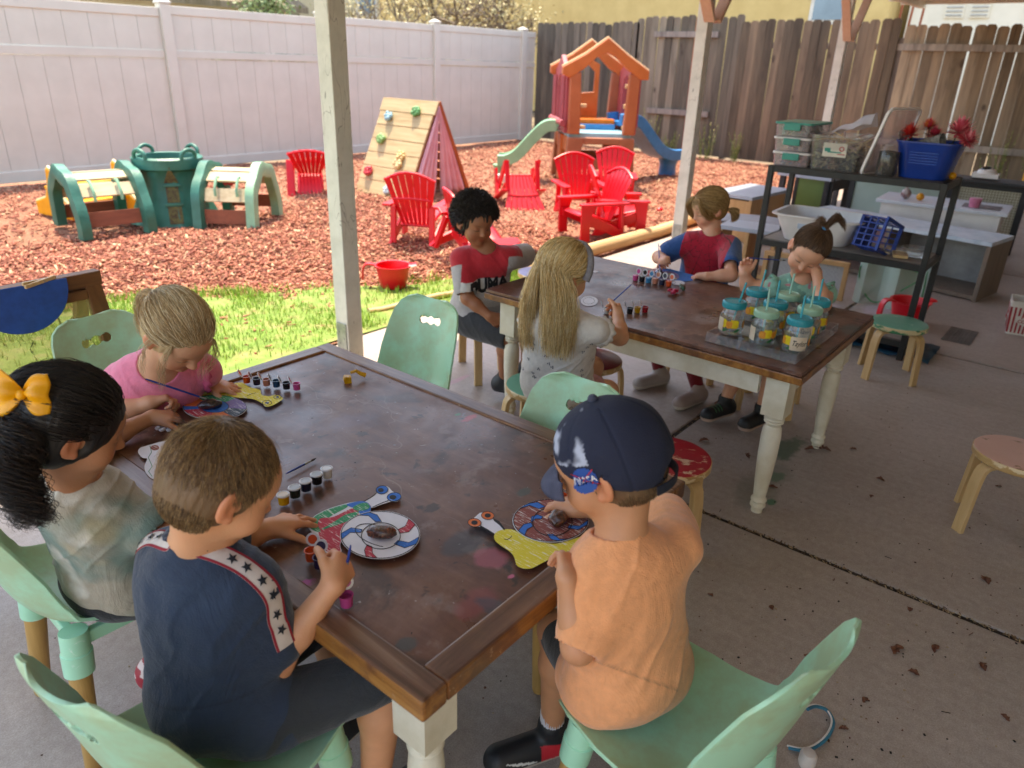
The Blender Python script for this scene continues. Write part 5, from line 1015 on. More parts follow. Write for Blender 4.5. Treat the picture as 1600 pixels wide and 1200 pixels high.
# popcorn box
t = thing('popcorn_box', 'red and white striped popcorn tub at the right edge of the patio', 'popcorn tub', (5.24, .225, 0), R_(8)); m_pw = plain('popcorn_white', 'ded6cc', 'd0c7bd', .5)
b = bin_mesh(.155, .155, .19, .19, .205, .005, .012); b.build('body', m_pw, t, True); m_rs = plain('stripe_red', 'b03038', 'a0282f', .5)
b = MB()
for s in range(4):
    Ms = rotz(s*math.pi/2)
    for k in range(8):
        y0 = -.068+.0195*k; f = lambda y, z: Ms @ A(-(.0785+.0172*z/.205)-.0008, y*(1+.22*z/.205), z); z0, z1 = .012, .17; b.add([f(y0, z0), f(y0+.0095, z0), f(y0+.0095, z1), f(y0, z1)], [(0, 1, 2, 3)])
b.build('stripes', m_rs, t, fix=False); b = MB()
for s in range(4):
    Ms = rotz(s*math.pi/2); C0 = Ms @ A(-.0895, 0, .1); tilt = Ms @ np.array([(0, .084, -1), (-1, 0, 0), (0, 1, .084)]); b.prism([(.05*math.cos(a), .033*math.sin(a)) for a in np.linspace(0, 6.28, 25)[:-1]], .0015, tilt, C0)
ov = b.build('oval', m_pw, t); b = MB()
for s in range(4):
    Ms = rotz(s*math.pi/2); tilt = Ms @ np.array([(0, .084, -1), (-1, 0, 0), (0, 1, .084)])
    for w_, dy in (('POP', .013), ('CORN', -.012)):
        V, F = text_mb(w_, .026, .0006, bold=.001); V[:, 1] += dy; b.add(V @ tilt.T+Ms @ A(-.0925, 0, .1), F)
b.build('lettering', m_rs, ov, fix=False)
b = MB(); G = 14
for k in range(G): b.box((-.15+.3*k/(G-1), 0, .0), (.012, .15, .002))
for k in range(5): b.box((0, -.07+.035*k, .001), (.31, .004, .002))
tag(b.build('floor_grate', plain('grate', '7d7570', '655e5a', .6), None, loc=(*Z(1500, 525)[:2], .0025)), 'flat grey vent grate set on the concrete left of the popcorn tub', 'grate')
# ================================================================ EASEL at the left edge
m_easel = wood('easel_wood', '8a5a30', '5f3a1e', 2, 5, .6); m_easel2 = wood('easel_bar', '8a5a30', '5f3a1e', 0, 5, .6)
EV = 2.45; e0 = RV(152, 422, EV); ex, ez = e0[0], e0[2]
t = thing('window_easel', 'brown wooden easel with a paint-spattered clear pane at the left edge', 'easel', (ex, EV, 0), R_(3)); WE = .95
MB().bar((-WE, -.0, ez-.02), (0, 0, ez-.02), .045, .042, (0, 1, 0)).build('top_bar', m_easel2, t, bevel=.003)
for x in (-.03, -WE+.03): MB().bar((x, -.22, 0), (x, -.005, ez-.043), .05, .035, (0, 1, 0)).build('stile', m_easel, t, bevel=.003); MB().bar((x-.005, .35, 0), (x-.005, .045, ez-.03), .04, .03, (0, 1, 0)).build('back_leg', m_easel, t, bevel=.003)
MB().bar((-WE+.06, -.012, ez-.062), (-.056, -.012, ez-.062), .03, .035, (0, 1, 0)).build('crossbar', m_easel2, t, bevel=.002); MB().bar((-WE+.06, -.15, .26), (-.056, -.15, .26), .03, .04, (0, 1, 0)).build('crossbar', m_easel2, t, bevel=.002)
mp_ = NT('spattered_pane'); n1 = mp_.noise(9, 5, .7, None, 1.2); n2 = mp_.noise(34, 4, .7, mp_.co((1, 1, .4)), .8); cc = mp_.ramp(n2, [(.62, rgb('b9b16a')), (.66, rgb('3d3a2a'))]); cc = mp_.mix(mp_.ramp(n1, [(.64, (0, 0, 0)), (.68, (1, 1, 1))]), cc, rgb('8a5a50')); mp_.col(cc); mp_.set(rough=.25)  # yellow-green base paints in the sunlit grass seen through; the smears are paint
al = mp_.math('MAXIMUM', mp_.ramp(n2, [(.6, (.45, .45, .45)), (.66, (.9, .9, .9))]), .45); mp_.l(al, mp_.b.inputs['Alpha'])
MB().bar((-WE/2, -.14, .275), (-WE/2, -.02, ez-.075), WE-.11, .004, (0, 1, 0)).build('pane', mp_.m, t)
b = MB(); cxp = RV(15, 437, EV)[0]-ex; R0 = .135; Mp = np.array([(1, 0, 0), (0, .18, -.98), (0, .98, .18)], float)
P = [(R0*math.cos(a), .01+R0*1.0*math.sin(a)) for a in np.linspace(-math.pi, 0, 25)]; P = [(-R0, .015)]+P+[(R0, .015)]; b.prism(P, .006, Mp, (0, 0, 0)); pl = b.build('paper_plate', plain('blue_felt', '1d4f9e', '184487', .7, 30), None, bevel=.002, loc=(ex+cxp, EV-.045, ez-.01)); tag(pl, 'blue half disc clipped to the top bar of the easel', 'half disc')
t = thing('clothes_peg', 'wooden clothes peg clipping the blue half disc to the easel', 'peg', (ex+cxp+.06, EV-.045, ez+.008), R_(20))
for s in (-1, 1): MB().box((0, s*.006, s*.0), (.1, .008, .011), eul(0, .08*s, .05*s)).build('jaw', m_birch, t, bevel=.002)
MB().tube([(.01+.004*math.cos(a), .011*math.sin(a), .004*math.sin(a*2)) for a in np.linspace(0, 6.28, 20)], .0012, 6).build('spring', m_steel, t)
# ================================================================ PEOPLE
from mathutils.bvhtree import BVHTree
m_skin = vcol('skin', .5, .12, 260, .12); m_cloth = vcol('cloth', .88, .25, 420, 0, .25, 60); m_hair = vcol('hair', .52); m_shoe = vcol('shoe', .5, .1, 200)
def strands(name, P, r, col, parent, loc, taper=.35):
    """P: (N, K, 3) polylines -> three-sided tubes"""
    P = np.asarray(P, float); N, K, _ = P.shape; T = np.gradient(P, axis=1); T /= np.linalg.norm(T, axis=2, keepdims=True)+1e-9
    ref = np.array([.31, .47, .83]); X = np.cross(T, ref); X /= np.linalg.norm(X, axis=2, keepdims=True)+1e-9; Y = np.cross(T, X); rr_ = (r*np.linspace(1, taper, K))[None, :, None]
    V = np.stack([P+rr_*(math.cos(a)*X+math.sin(a)*Y) for a in (0, 2.094, 4.189)], 2).reshape(-1, 3)
    i = (np.arange(N)[:, None, None]*K*3); k = np.arange(K-1)[None, :, None]*3; j = np.arange(3)[None, None, :]; j2 = (j+1) % 3
    Q = np.stack([i+k+j, i+k+j2, i+k+3+j2, i+k+3+j], -1).reshape(-1, 4)
    return np_mesh(name, V, Q, m_hair, np.repeat(col, K*3, 0), parent, loc)
def bez(a, b, n): return [a+(b-a)*t for t in np.linspace(0, 1, n)]
class Kid:
    def __init__(s, label, J, fwd, head_f, skin, h=.0032, head_up=(0, 0, 1), sc=1., hs=1., facing_x=None, group=None):
        s.J = {k: A(*v) for k, v in J.items()}; s.skin = np.array(rgb(skin)); s.h = h; s.sc = sc
        J = s.J; s.loc = (J['pel'][0], J['pel'][1], 0.)
        s.f = unit(A(*fwd)); s.sp = unit(J['neck']-J['pel']); s.x = unit(J['shR']-J['shL']); s.f = unit(np.cross(s.sp, s.x)); s.x = np.cross(s.f, s.sp); s.MT = np.stack([s.x, s.f, s.sp], 1)
        hf = unit(A(*head_f)); hx = unit(np.cross(hf, A(*head_up))); s.MH = np.stack([hx, hf, np.cross(hx, hf)], 1); s.hs = hs*.93
        s.label = label; s.hands = []; s.group = group
    def hp(s, x, y, z): return s.J['head']+s.MH @ (A(x, y, z)*s.hs)
    def torso(s, F, inf=0., k=.03, low=0.):
        J = s.J; c = s.sc; L = J['neck']-J['pel']; M = s.MT
        F.cone(J['shL']*.82+J['shR']*.18-s.sp*.004, J['shR']*.82+J['shL']*.18-s.sp*.004, .042*c+inf, .042*c+inf, k)
        F.cone(J['neck']-s.sp*.02, J['neck']+s.sp*.004, .055*c+inf*.6, .038*c+inf*.6, k)
        F.ell(J['pel']+L*.68, (.103*c+inf, .074*c+inf, .115*c+inf), M, k); F.ell(J['pel']+L*.38+s.f*.008, (.097*c+inf, .08*c+inf, .10*c+inf), M, k); F.ell(J['pel']+L*.08, (.107*c+inf+low, .09*c+inf+low, .085*c+inf), M, k)
    def arm(s, F, S_, r=1., inf=0., upto=None, k=.018):
        J = s.J; c = s.sc; sh, el, wr = J['sh'+S_], J['el'+S_], J['wr'+S_]
        if upto is None: F.cone(sh, el, .036*c*r+inf, .029*c*r+inf, k); F.ell(el, .029*c*r+inf, None, .01); m = el*.62+wr*.38; F.cone(el, m, .0285*c*r+inf, .027*c*r+inf, k); F.cone(m, wr, .027*c*r+inf, .0195*c*r+inf, k)
        else: F.cone(sh, sh+(el-sh)*upto, .040*c*r+inf, .040*c*r+inf*1.1, k)
    def leg(s, F, S_, inf=0., part='all', upto=1., k=.02):
        J = s.J; c = s.sc; hp_, kn, an = J['hip'+S_], J['kn'+S_], J['an'+S_]
        if part in ('all', 'thigh'): F.cone(hp_, hp_+(kn-hp_)*min(upto, 1), .064*c+inf, (.064+( .043-.064)*min(upto, 1))*c+inf, k)
        if part == 'all' or upto > 1:
            u2 = 1 if part == 'all' else upto-1; m = kn*.7+an*.3; bk = unit(hp_-kn)*.008; F.ell(kn, .042*c+inf, None, .01); F.cone(kn, m+bk, .040*c+inf, .041*c+inf, k)
            if u2 > .3: e = kn+(an-kn)*u2; F.cone(m+bk, e, .041*c+inf, (.041+(.026-.041)*(u2-.3)/.7)*c+inf, k)
    def hand(s, F, S_, d, pn, curl=(.5, .5, .5, .5), spread=.1, thumb=.6, sc=1., tcurl=.4, wrist_bend=None):
        """d: palm direction, pn: palm normal (towards what it touches)"""
        w = s.J['wr'+S_]; d = unit(A(*d)); pn = A(*pn); pn = unit(pn-d*(pn@d)); sd_ = np.cross(d, pn)*(1 if S_ == 'R' else -1)   # towards the thumb
        c = s.sc*sc*1.02; kn = []
        for i, o in enumerate((.021, .0075, -.0065, -.0195)):
            k0 = w+d*.008*c+sd_*o*.45*c; k1 = w+d*(.052-.004*abs(i-1)-(.003 if i == 3 else 0))*c+sd_*o*c; F.cone(k0, k1, .0125*c, .0095*c, .010); kn.append(k1)
        F.cone(w, w+d*.03*c+sd_*.012*c+pn*.004, .0175*c, .014*c, .012)
        s.tips = []
        for i, k1 in enumerate(kn):
            L = np.array([.024, .017, .014])*c*(1, 1.1, 1.03, .82)[i]; a = 0; p = k1; r = .0074*c*(1, 1, .96, .86)[i]; dd = unit(d+sd_*spread*(1.2-i*.85))
            for j in range(3):
                a += curl[i]*(.9, 1.15, .8)[j]; v = dd*math.cos(a)+pn*math.sin(a); q = p+v*L[j]; F.cone(p, q, r, r*.92, .0022 if j else .004); p = q; r *= .92
            s.tips.append(p)
        t0 = w+d*.012*c+sd_*.014*c+pn*.004; v = unit(d*math.cos(thumb)+sd_*math.sin(thumb)+pn*.25); t1 = t0+v*.026*c; v2 = unit(v*math.cos(tcurl)+d*math.sin(tcurl)*.6+pn*math.sin(tcurl)*.6); t2 = t1+v2*.02*c; v3 = unit(v2+pn*.3*tcurl); t3 = t2+v3*.015*c
        F.cone(t0, t1, .0125*c, .0095*c, .006); F.cone(t1, t2, .009*c, .0082*c, .003); F.cone(t2, t3, .0082*c, .0072*c, .002); s.tips.append(t3); s.hands.append((w, d))
    def head(s, F):
        M, q = s.MH, s.hs
        def E(c, r, k=.02, sub=False, R=None): F.ell(s.hp(*c), A(*r)*q if not np.isscalar(r) else r*q, M if R is None else M @ R, k*q, sub)
        def Cn(a, b, ra, rb, k=.012, sub=False): F.cone(s.hp(*a), s.hp(*b), ra*q, rb*q, k*q, sub)
        E((0, -.012, .024), (.072, .087, .076), .01); E((0, .03, -.03), (.053, .052, .062), .03); E((0, .045, .03), (.052, .038, .04), .03)
        for x in (-1, 1): E((x*.032, .05, -.034), .027, .02)
        Cn((0, .056, -.074), (0, .066, -.07), .018, .014, .02)
        for x in (-1, 1): E((x*.029, .09, .004), (.017, .014, .011), .014, True); E((x*.028, .066, .001), (.0145, .0135, .0125), .002)
        Cn((0, .078, .006), (0, .092, -.018), .0065, .0075, .014); E((0, .0935, -.0215), (.0088, .0085, .0075), .007)
        for x in (-1, 1): E((x*.0085, .087, -.024), (.006, .007, .005), .005)
        Cn((-.013, .076, -.047), (.013, .076, -.047), .0055, .0055, .006); Cn((-.010, .0765, -.055), (.010, .0765, -.055), .006, .006, .006); Cn((-.016, .088, -.0508), (.016, .088, -.0508), .0022, .0022, .003, True)
        for x in (-1, 1):
            R = eul(0, 0, x*.45); E((x*.0745, -.008, -.006), (.0075, .019, .029), .006, False, R); E((x*.081, -.002, -.004), (.005, .010, .017), .004, True, R); E((x*.074, .002, -.026), (.006, .008, .008), .006)
        F.cone(s.hp(0, -.018, -.045), s.J['neck']-s.sp*.01, .041*q*s.sc/s.sc, .043*s.sc, .025)
    def head_col(s, V, C):
        L = (V-s.J['head']) @ s.MH/s.hs; x, y, z = L.T; ax = np.abs(x); near = (np.linalg.norm(L, axis=1) < .14)
        def mixc(m, c, k=1.): m = np.clip(m, 0, 1)[:, None]*near[:, None]*k; C[:] = C*(1-m)+np.array(c)*m
        g = lambda cx, cz, rx, rz: np.exp(-((ax-cx)/rx)**2-((z-cz)/rz)**2)*(y > .03)
        mixc(g(.036, -.032, .02, .016), s.skin*np.array([1.12, .72, .68]), .45); mixc(g(0, -.022, .012, .01), s.skin*np.array([1.1, .75, .7]), .35)
        mixc((np.exp(-(x/.016)**4-((z+.051)/.0085)**4))*(y > .06), s.skin*np.array([1.0, .5, .5]), .65)
        eye = np.exp(-((ax-.0285)/.0135)**4-((z-(-.0045))/.0024)**2)*(y > .05); mixc(eye, (.03, .018, .012), .9)      # lids lowered, lashes
        mixc(np.exp(-((ax-.03)/.016)**4-((z-.021-.12*(ax-.03))/.003)**2)*(y > .05), s.skin*.45, .5)
        mixc(((ax > .068) & (y > -.04) & (y < .03) & (z < .03)).astype(float), s.skin*np.array([1.1, .72, .66]), .5)
        return C
    def finish(s, paint=None):
        J = s.J; P = np.array(list(J.values())); lo = P.min(0)-.13; hi = P.max(0)+.13; lo[2] = max(lo[2], .0); hi[2] = max(hi[2], J['head'][2]+.15)
        F = SDF(lo, hi, s.h); s.torso(F)
        for S_ in 'LR': s.leg(F, S_)
        s.head(F)
        for S_ in 'LR': s.arm(F, S_)
        for a in s.handspec: s.hand(F, *a[0], **a[1])
        V, Q = F.mesh(); del F
        C = np.tile(s.skin, (len(V), 1))*(1+(fbm(V, 30.)-.5)*.26)[:, None]; C *= np.array([1, 1, 1])
        for w, d in s.hands:
            m = np.exp(-(np.linalg.norm(V-(w+d*.07), axis=1)/.045)**4)[:, None]; C = C*(1-m*.35)+s.skin*np.array([1.08, .78, .72])*m*.35
        for k in ('elL', 'elR', 'knL', 'knR'): m = np.exp(-(np.linalg.norm(V-J[k], axis=1)/.035)**2)[:, None]*.25; C = C*(1-m)+s.skin*np.array([1.0, .74, .68])*m
        C = s.head_col(V, C)
        if paint: C = paint(V, C)
        s.o = np_mesh('person', V, Q, m_skin, C, None, s.loc); tag(s.o, s.label, 'person', s.group); return s
    def garment(s, name, fn, colfn, amp=.004, h=None, seed=0., mat=None, box=None, hems=None):
        P = np.array(list(s.J.values())) if box is None else np.array([s.J[k] for k in box]); F = SDF(np.maximum(P.min(0)-.13, (-9, -9, .0)), P.max(0)+.13, h or max(s.h, .0034)); fn(F); V, Q = F.mesh(); N = vnormals(V, Q)
        Lc = (V-s.J['pel']) @ s.MT; w = vnoise(Lc*np.array([1, 1, .5])+seed, 13); w2 = vnoise(Lc*np.array([.6, .6, 1.4])+seed+3, 30); dsp = amp*1.1*(w-.5)+amp*.35*(w2-.5)
        dg = vnoise((Lc @ eul(.5, .7, .3))*np.array([1.6, .35, .5])+seed, 20); dsp += amp*.75*np.exp(-((dg-.5)/.12)**2)*vnoise(Lc+seed, 9.)*1.2
        V = V+N*dsp[:, None]; C = colfn(V, Lc); C = C*(1+(fbm(V, 45., 2)-.5)*.12)[:, None]
        for p_, d_, e_ in (hems or []): q_ = (V-p_) @ d_; ln_ = np.exp(-((q_-e_+.011)/.0011)**2)*.4+np.exp(-((q_-e_+.014)/.0009)**2)*.2; C = C*(1-ln_*(np.linalg.norm(V-p_-d_*q_[:, None], axis=1) < .2))[:, None]
        return np_mesh(name, V, Q, mat or m_cloth, C, s.o, s.loc), V, Q
    def shoe(s, S_, toe, upper, sole, extra=None, L=.165, name='shoe'):
        an = s.J['an'+S_]; d = unit(A(*toe)); t = s.shoe_tilt if hasattr(s, 'shoe_tilt') else 0; up = unit(np.cross(np.cross(d, (0, 0, 1)), d)); base = an-up*.055; F = SDF(an-.2, an+.2, .0032)
        b0, b1 = base-d*.03, base+d*(L-.055); F.cone(b0+up*.008, b1+up*.008, .029, .031, .01); F.cone(b0+up*.03, b1+up*.012, .028, .026, .02); F.cone(b0+up*.03+d*.01, an+up*.012, .028, .031, .02); F.cut(base-up*.012, -up)
        F.cone(an-up*.01, an+up*.06, .022, .024, .004, True); V, Q = F.mesh(); hgt = (V-base) @ up; along = (V-base) @ d
        C = np.where((hgt < .006)[:, None], np.array(rgb(sole)), np.array(rgb(upper)))
        if extra: C = extra(V, C, hgt, along, (V-base) @ np.cross(d, up))
        return np_mesh(name, V, Q, m_shoe, C, s.o, s.loc)
    # ------------------------------------------------ hair
    def hair_cap(s, col, off=.007, region=None, bump=.0012, name='hair', extra=None, cutp=None, strip=60):
        q = s.hs; F = SDF(s.J['head']-.17, s.J['head']+.17, .003)
        F.ell(s.hp(0, -.013, .027), A(.072+off, .087+off, .077+off)*q, s.MH, .01)
        F.ell(s.hp(0, -.03, -.02), A(.062+off, .055+off, .05+off)*q, s.MH, .03)
        for c in (cutp or [((0, .115, -.025), (.075, .075, .085)), ((0, .05, -.085), (.11, .062, .06))]): F.ell(s.hp(*c[0]), A(*c[1])*q, s.MH, .008, True)
        for x in (-1, 1): F.ell(s.hp(x*.082, .005, -.012), A(.022, .024, .034)*q, s.MH, .006, True)
        if extra: extra(F)
        V, Q = F.mesh(); N = vnormals(V, Q); L = (V-s.J['head']) @ s.MH/q; ang = np.arctan2(L[:, 0], L[:, 1]+.03); w = vnoise(np.stack([ang*6, L[:, 2]*8, ang*0], 1), 3.); V = V+N*((w-.5)*bump*2)[:, None]
        C = np.array(rgb(col))*(.85+.3*vnoise(np.stack([L[:, 0]*strip*4, L[:, 1]*strip, L[:, 2]*14], 1), 1.))[:, None]
        return np_mesh(name, V, Q, m_hair, C, s.o, s.loc)
    def roots(s, n, low=-.058, line=.055, seed=1, ymax=None):
        r = np.random.default_rng(seed); D = r.normal(0, 1, (n*4, 3)); D /= np.linalg.norm(D, axis=1)[:, None]; P = D*[.076, .091, .081]+[0, -.013, .027]; x, y, z = P.T
        ok = ~((y > -.01) & (y-.85*(z-.05) > line)) & (z > low) & ~((np.abs(x) > .06) & (z < .01) & (y > -.02)); return P[ok][:n], D[ok][:n], r
    def w(s, P): return s.J['head']+(np.asarray(P)*s.hs) @ s.MH.T
    def short_hair(s, cols, n=3500, L=.02, K=6, r=.0007, lift=.25, crown=(0, -.045, .1), name='hair', low=-.058, par=None, curl=0):
        P, D, g = s.roots(n, low); m_ = int(n*.35); E_ = g.normal(0, 1, (m_*6, 3)); E_ /= np.linalg.norm(E_, axis=1)[:, None]; P2 = E_*[.068, .061, .056]+[0, -.03, -.02]
        P2 = P2[(P2[:, 2] < -.025) & (P2[:, 1] < -.01-.25*(P2[:, 2]+.05))][:m_] if name == 'hair' else P2[:0]; P = np.concatenate([P, P2]); n = len(P); out = [P]; cr = A(*crown); p = P; npe = np.arange(n) >= n-len(P2)
        for k in range(K-1):
            nrm = np.where(npe[:, None], (p-[0, -.03, -.02])/[.068, .061, .056], (p-[0, -.013, .027])/[.076, .091, .081]); nrm /= np.linalg.norm(nrm, axis=1)[:, None]; t = p-cr; t -= nrm*(t*nrm).sum(1)[:, None]; t /= np.linalg.norm(t, axis=1)[:, None]+1e-6; t = t+np.array([.25, 0, -.15]); nz = g.normal(0, .16+curl, (n, 3))
            d = t+nrm*lift*(1-k/K)+nz; d /= np.linalg.norm(d, axis=1)[:, None]; p = p+d*(L/K)*g.uniform(.7, 1.2, (n, 1)); out.append(p)
        C = np.array([rgb(c) for c in cols])[g.integers(0, len(cols), n)]*g.uniform(.75, 1.2, (n, 1)); return strands(name, s.w(np.stack(out, 1).reshape(-1, 3)).reshape(n, K, 3), r, C, par or s.o, s.loc)
    def pulled_hair(s, cols, T, n=2500, K=12, r=.0008, off=.012, name='hair_strands', par=None, low=-.055, line=.055, messy=.006, seed=3):
        P, D, g = s.roots(n, low, line, seed); n = len(P); c = A(0, -.013, .027); T = A(*T); nT = (T-c)/[.076, .091, .081]; nT = nT/np.linalg.norm(nT); ts = np.linspace(0, 1, K)[None, :, None]
        nn = D[:, None]*(1-ts)+(nT+g.normal(0, .10, (n, 1, 3)))*ts; nn /= np.linalg.norm(nn, axis=2, keepdims=True); o_ = 1+(off*g.uniform(.2, 1, (n, 1, 1))*np.sin(ts*2.6)+.004)/.08
        p = c+nn*[.074, .089, .079]*o_; p = p+np.cumsum(g.normal(0, messy/K, (n, K, 3)), 1); C = np.array([rgb(x) for x in cols])[g.integers(0, len(cols), n)]*g.uniform(.75, 1.2, (n, 1))
        return strands(name, s.w(p.reshape(-1, 3)).reshape(n, K, 3), r, C, par or s.o, s.loc)
    def tail(s, cols, path, n=600, K=26, spread=.02, r=.0009, wave=.0, wl=.06, name='ponytail', par=None, grow=1., seed=5, lenvar=.25, flat=1.):
        """strands carried along a world-space path"""
        g = np.random.default_rng(seed); path = smooth_pts(path, K*2); L = np.r_[0, np.cumsum(np.linalg.norm(np.diff(path, axis=0), axis=1))]; ts = np.linspace(0, 1, K); ends = 1-lenvar*g.random(n)**1.5; tt = ts[None]*ends[:, None]*L[-1]
        base = np.stack([np.interp(tt, L, path[:, i]) for i in range(3)], -1); a = g.uniform(0, 6.28, n); q = np.sqrt(g.random(n))*spread; tn = unit(path[-1]-path[0]); M = frame(tn); prof = (np.interp(ts, [0, .12, .4, .8, 1], [.35, .8, 1, .95, .45*grow+.3]))
        o = (np.cos(a)*q)[:, None, None]*M[:, 0]+(np.sin(a)*q*flat)[:, None, None]*M[:, 1]; base = base+o*prof[None, :, None]; ph = g.uniform(0, 6.28, n)
        if wave: ph2 = np.round(ph*1.2)/1.2; base = base+wave*(np.sin(tt/wl*6.28+ph2[:, None])[..., None]*M[:, 0]+np.cos(tt/wl*6.28+ph2[:, None])[..., None]*M[:, 1])*np.minimum(1, ts*3)[None, :, None]
        base = base+np.cumsum(g.normal(0, .0006, (n, K, 3)), 1); C = np.array([rgb(x) for x in cols])[g.integers(0, len(cols), n)]*g.uniform(.7, 1.25, (n, 1)); return strands(name, base, r, C, par or s.o, s.loc)
def lay_on(V2, F2, org, X, Y, mesh, off=.0012, back=.12):
    """drop flat artwork (mm-scale shapes) onto a surface along the local normal"""
    X, Y = unit(X), unit(Y); Zv = np.cross(X, Y); bvh = BVHTree.FromPolygons([tuple(v) for v in mesh[0]], [tuple(int(i) for i in q) for q in mesh[1]]); out = []
    for v in np.asarray(V2, float):
        p = org+X*v[0]+Y*v[1]+Zv*back; h = bvh.ray_cast(Vector(p), Vector(-Zv)); z = v[2] if len(v) > 2 else 0
        out.append(np.array(h[0])+Zv*(off+z) if h[0] is not None else org+X*v[0]+Y*v[1])
    return np.array(out), F2
def subdiv_poly(P, step=.006):
    out = []
    for i in range(len(P)):
        a, b = A(*P[i]), A(*P[(i+1) % len(P)]); n = max(1, int(np.linalg.norm(b-a)/step)); out += [tuple(a+(b-a)*k/n) for k in range(n)]
    return out
def shape_grid(inside, w, h, st):
    """quads of a fine grid whose centres satisfy inside(x, y)"""
    nx, ny = int(w/st)+1, int(h/st)+1; xs = np.linspace(-w/2, w/2, nx); ys = np.linspace(-h/2, h/2, ny); ids = {}; V = []; F = []
    for i in range(nx-1):
        for j in range(ny-1):
            if inside((xs[i]+xs[i+1])/2, (ys[j]+ys[j+1])/2):
                q = []
                for a, b in ((i, j), (i+1, j), (i+1, j+1), (i, j+1)):
                    if (a, b) not in ids: ids[(a, b)] = len(V); V.append((xs[a], ys[b]))
                    q.append(ids[(a, b)])
                F.append(tuple(q))
    return V, F
def col_const(c, k=None): c = np.array(rgb(c)); return lambda V, L: np.tile(c, (len(V), 1))
def decor(name, V, F, mat, k, par=None):
    m = MB().add(V-np.array(k.loc), F); return m.build(name, mat, par or k.o, fix=False)
# ---- child in the navy shirt, front left
k = Kid('child in a navy shirt with starred sleeve stripes, short brown hair, painting a snail', dict(
    pel=(.415, .93, .405), neck=Z(308, 855, .695), head=Z(345, 756, .812), shL=Z(262, 872, .642), shR=Z(396, 916, .635), elR=Z(430, 1034, .498), wrR=Z(520, 914, .615), elL=(.56, 1.08, .592), wrL=Z(422, 826, .588),
    hipL=(.425, .975, .41), hipR=(.44, .855, .41), knL=(.69, .96, .43), knR=(.635, .755, .425), anL=(.66, .97, .13), anR=(.60, .775, .13)), (1, 0, 0), (.80, -.22, -.56), 'd69a73', h=.0028, sc=.92)
hR = Z(545, 870, .628); hL = Z(478, 803, .585)
k.handspec = [(('R', hR-k.J['wrR'], (-.1, .9, -.5)), dict(curl=(1.0, 1.15, 1.25, 1.3), thumb=.9, tcurl=1.0, spread=.02)), (('L', hL-k.J['wrL'], (.1, 0, -1)), dict(curl=(.3, .28, .32, .4), thumb=.95, spread=.2))]
k.finish()
NV = k
def shirt(inf=.011, up=.62, neckr=.045, sl=1., low=.012, sleeve_open=True, hem=None, nd=.035):
    def fn(F):
        k_ = CUR; J = k_.J; c = k_.sc
        if up:
            for S_ in 'LR':
                k_.arm(F, S_, 1.0*sl, inf, up)
                if sleeve_open: a, b = J['sh'+S_], J['el'+S_]; e = a+(b-a)*(up+.02); dd = unit(b-a); F.cone(e+dd*.02, e+dd*.055, .038*c*sl+inf*.4, .042*c*sl+inf*.6, .004, True)
        k_.torso(F, inf, low=low)
        for S_ in 'LR': F.cone(J['hip'+S_], J['hip'+S_]+(J['kn'+S_]-J['hip'+S_])*.12, .064*c+inf*.9, .062*c+inf*.9, .02)
        for s_ in (-1, 1): F.cone(J['neck']-k_.sp*.09*c+k_.x*s_*.055*c, J['pel']+k_.x*s_*.058*c+k_.sp*.01, .052*c+inf, .060*c+inf, .03)
        q = J['neck']+k_.sp*.02+k_.f*.006; F.cone(J['neck']-k_.sp*(nd-.02)+k_.f*.008, q+k_.sp*.08, neckr*c, neckr*1.05*c, .006, True)
        if hem: F.cut(J['pel']-k_.sp*hem, -k_.sp)
    return fn
def shorts(inf=.013, upto=.78, top=.09):
    def fn(F):
        k_ = CUR; c = k_.sc; F.ell(k_.J['pel']+k_.sp*.02, (.109*c+inf, .096*c+inf, .09*c+inf), k_.MT, .03)
        for S_ in 'LR': k_.leg(F, S_, inf, 'thigh', upto); a, b = k_.J['hip'+S_], k_.J['kn'+S_]; e = a+(b-a)*upto; dd = unit(b-a); F.cone(e+dd*.045, e+dd*.14, .045*c+inf*.6, .05*c+inf, .004, True); F.cut(e+dd*.035, dd) if False else None
    return fn
CUR = k
def hm(up): return [(k.J['sh'+S_], unit(k.J['el'+S_]-k.J['sh'+S_]), np.linalg.norm(k.J['el'+S_]-k.J['sh'+S_])*up+.044) for S_ in 'LR']+[(k.J['neck'], -k.sp, np.linalg.norm(k.J['neck']-k.J['pel'])+.09)]
o, V, Q = k.garment('shirt', shirt(.011, .80, .047, hem=.045), col_const('26364c'), .0045, hems=hm(.8)); SH = (V, Q)
k.garment('shorts', shorts(.006, .92), col_const('2c3136'), .005, seed=5.)
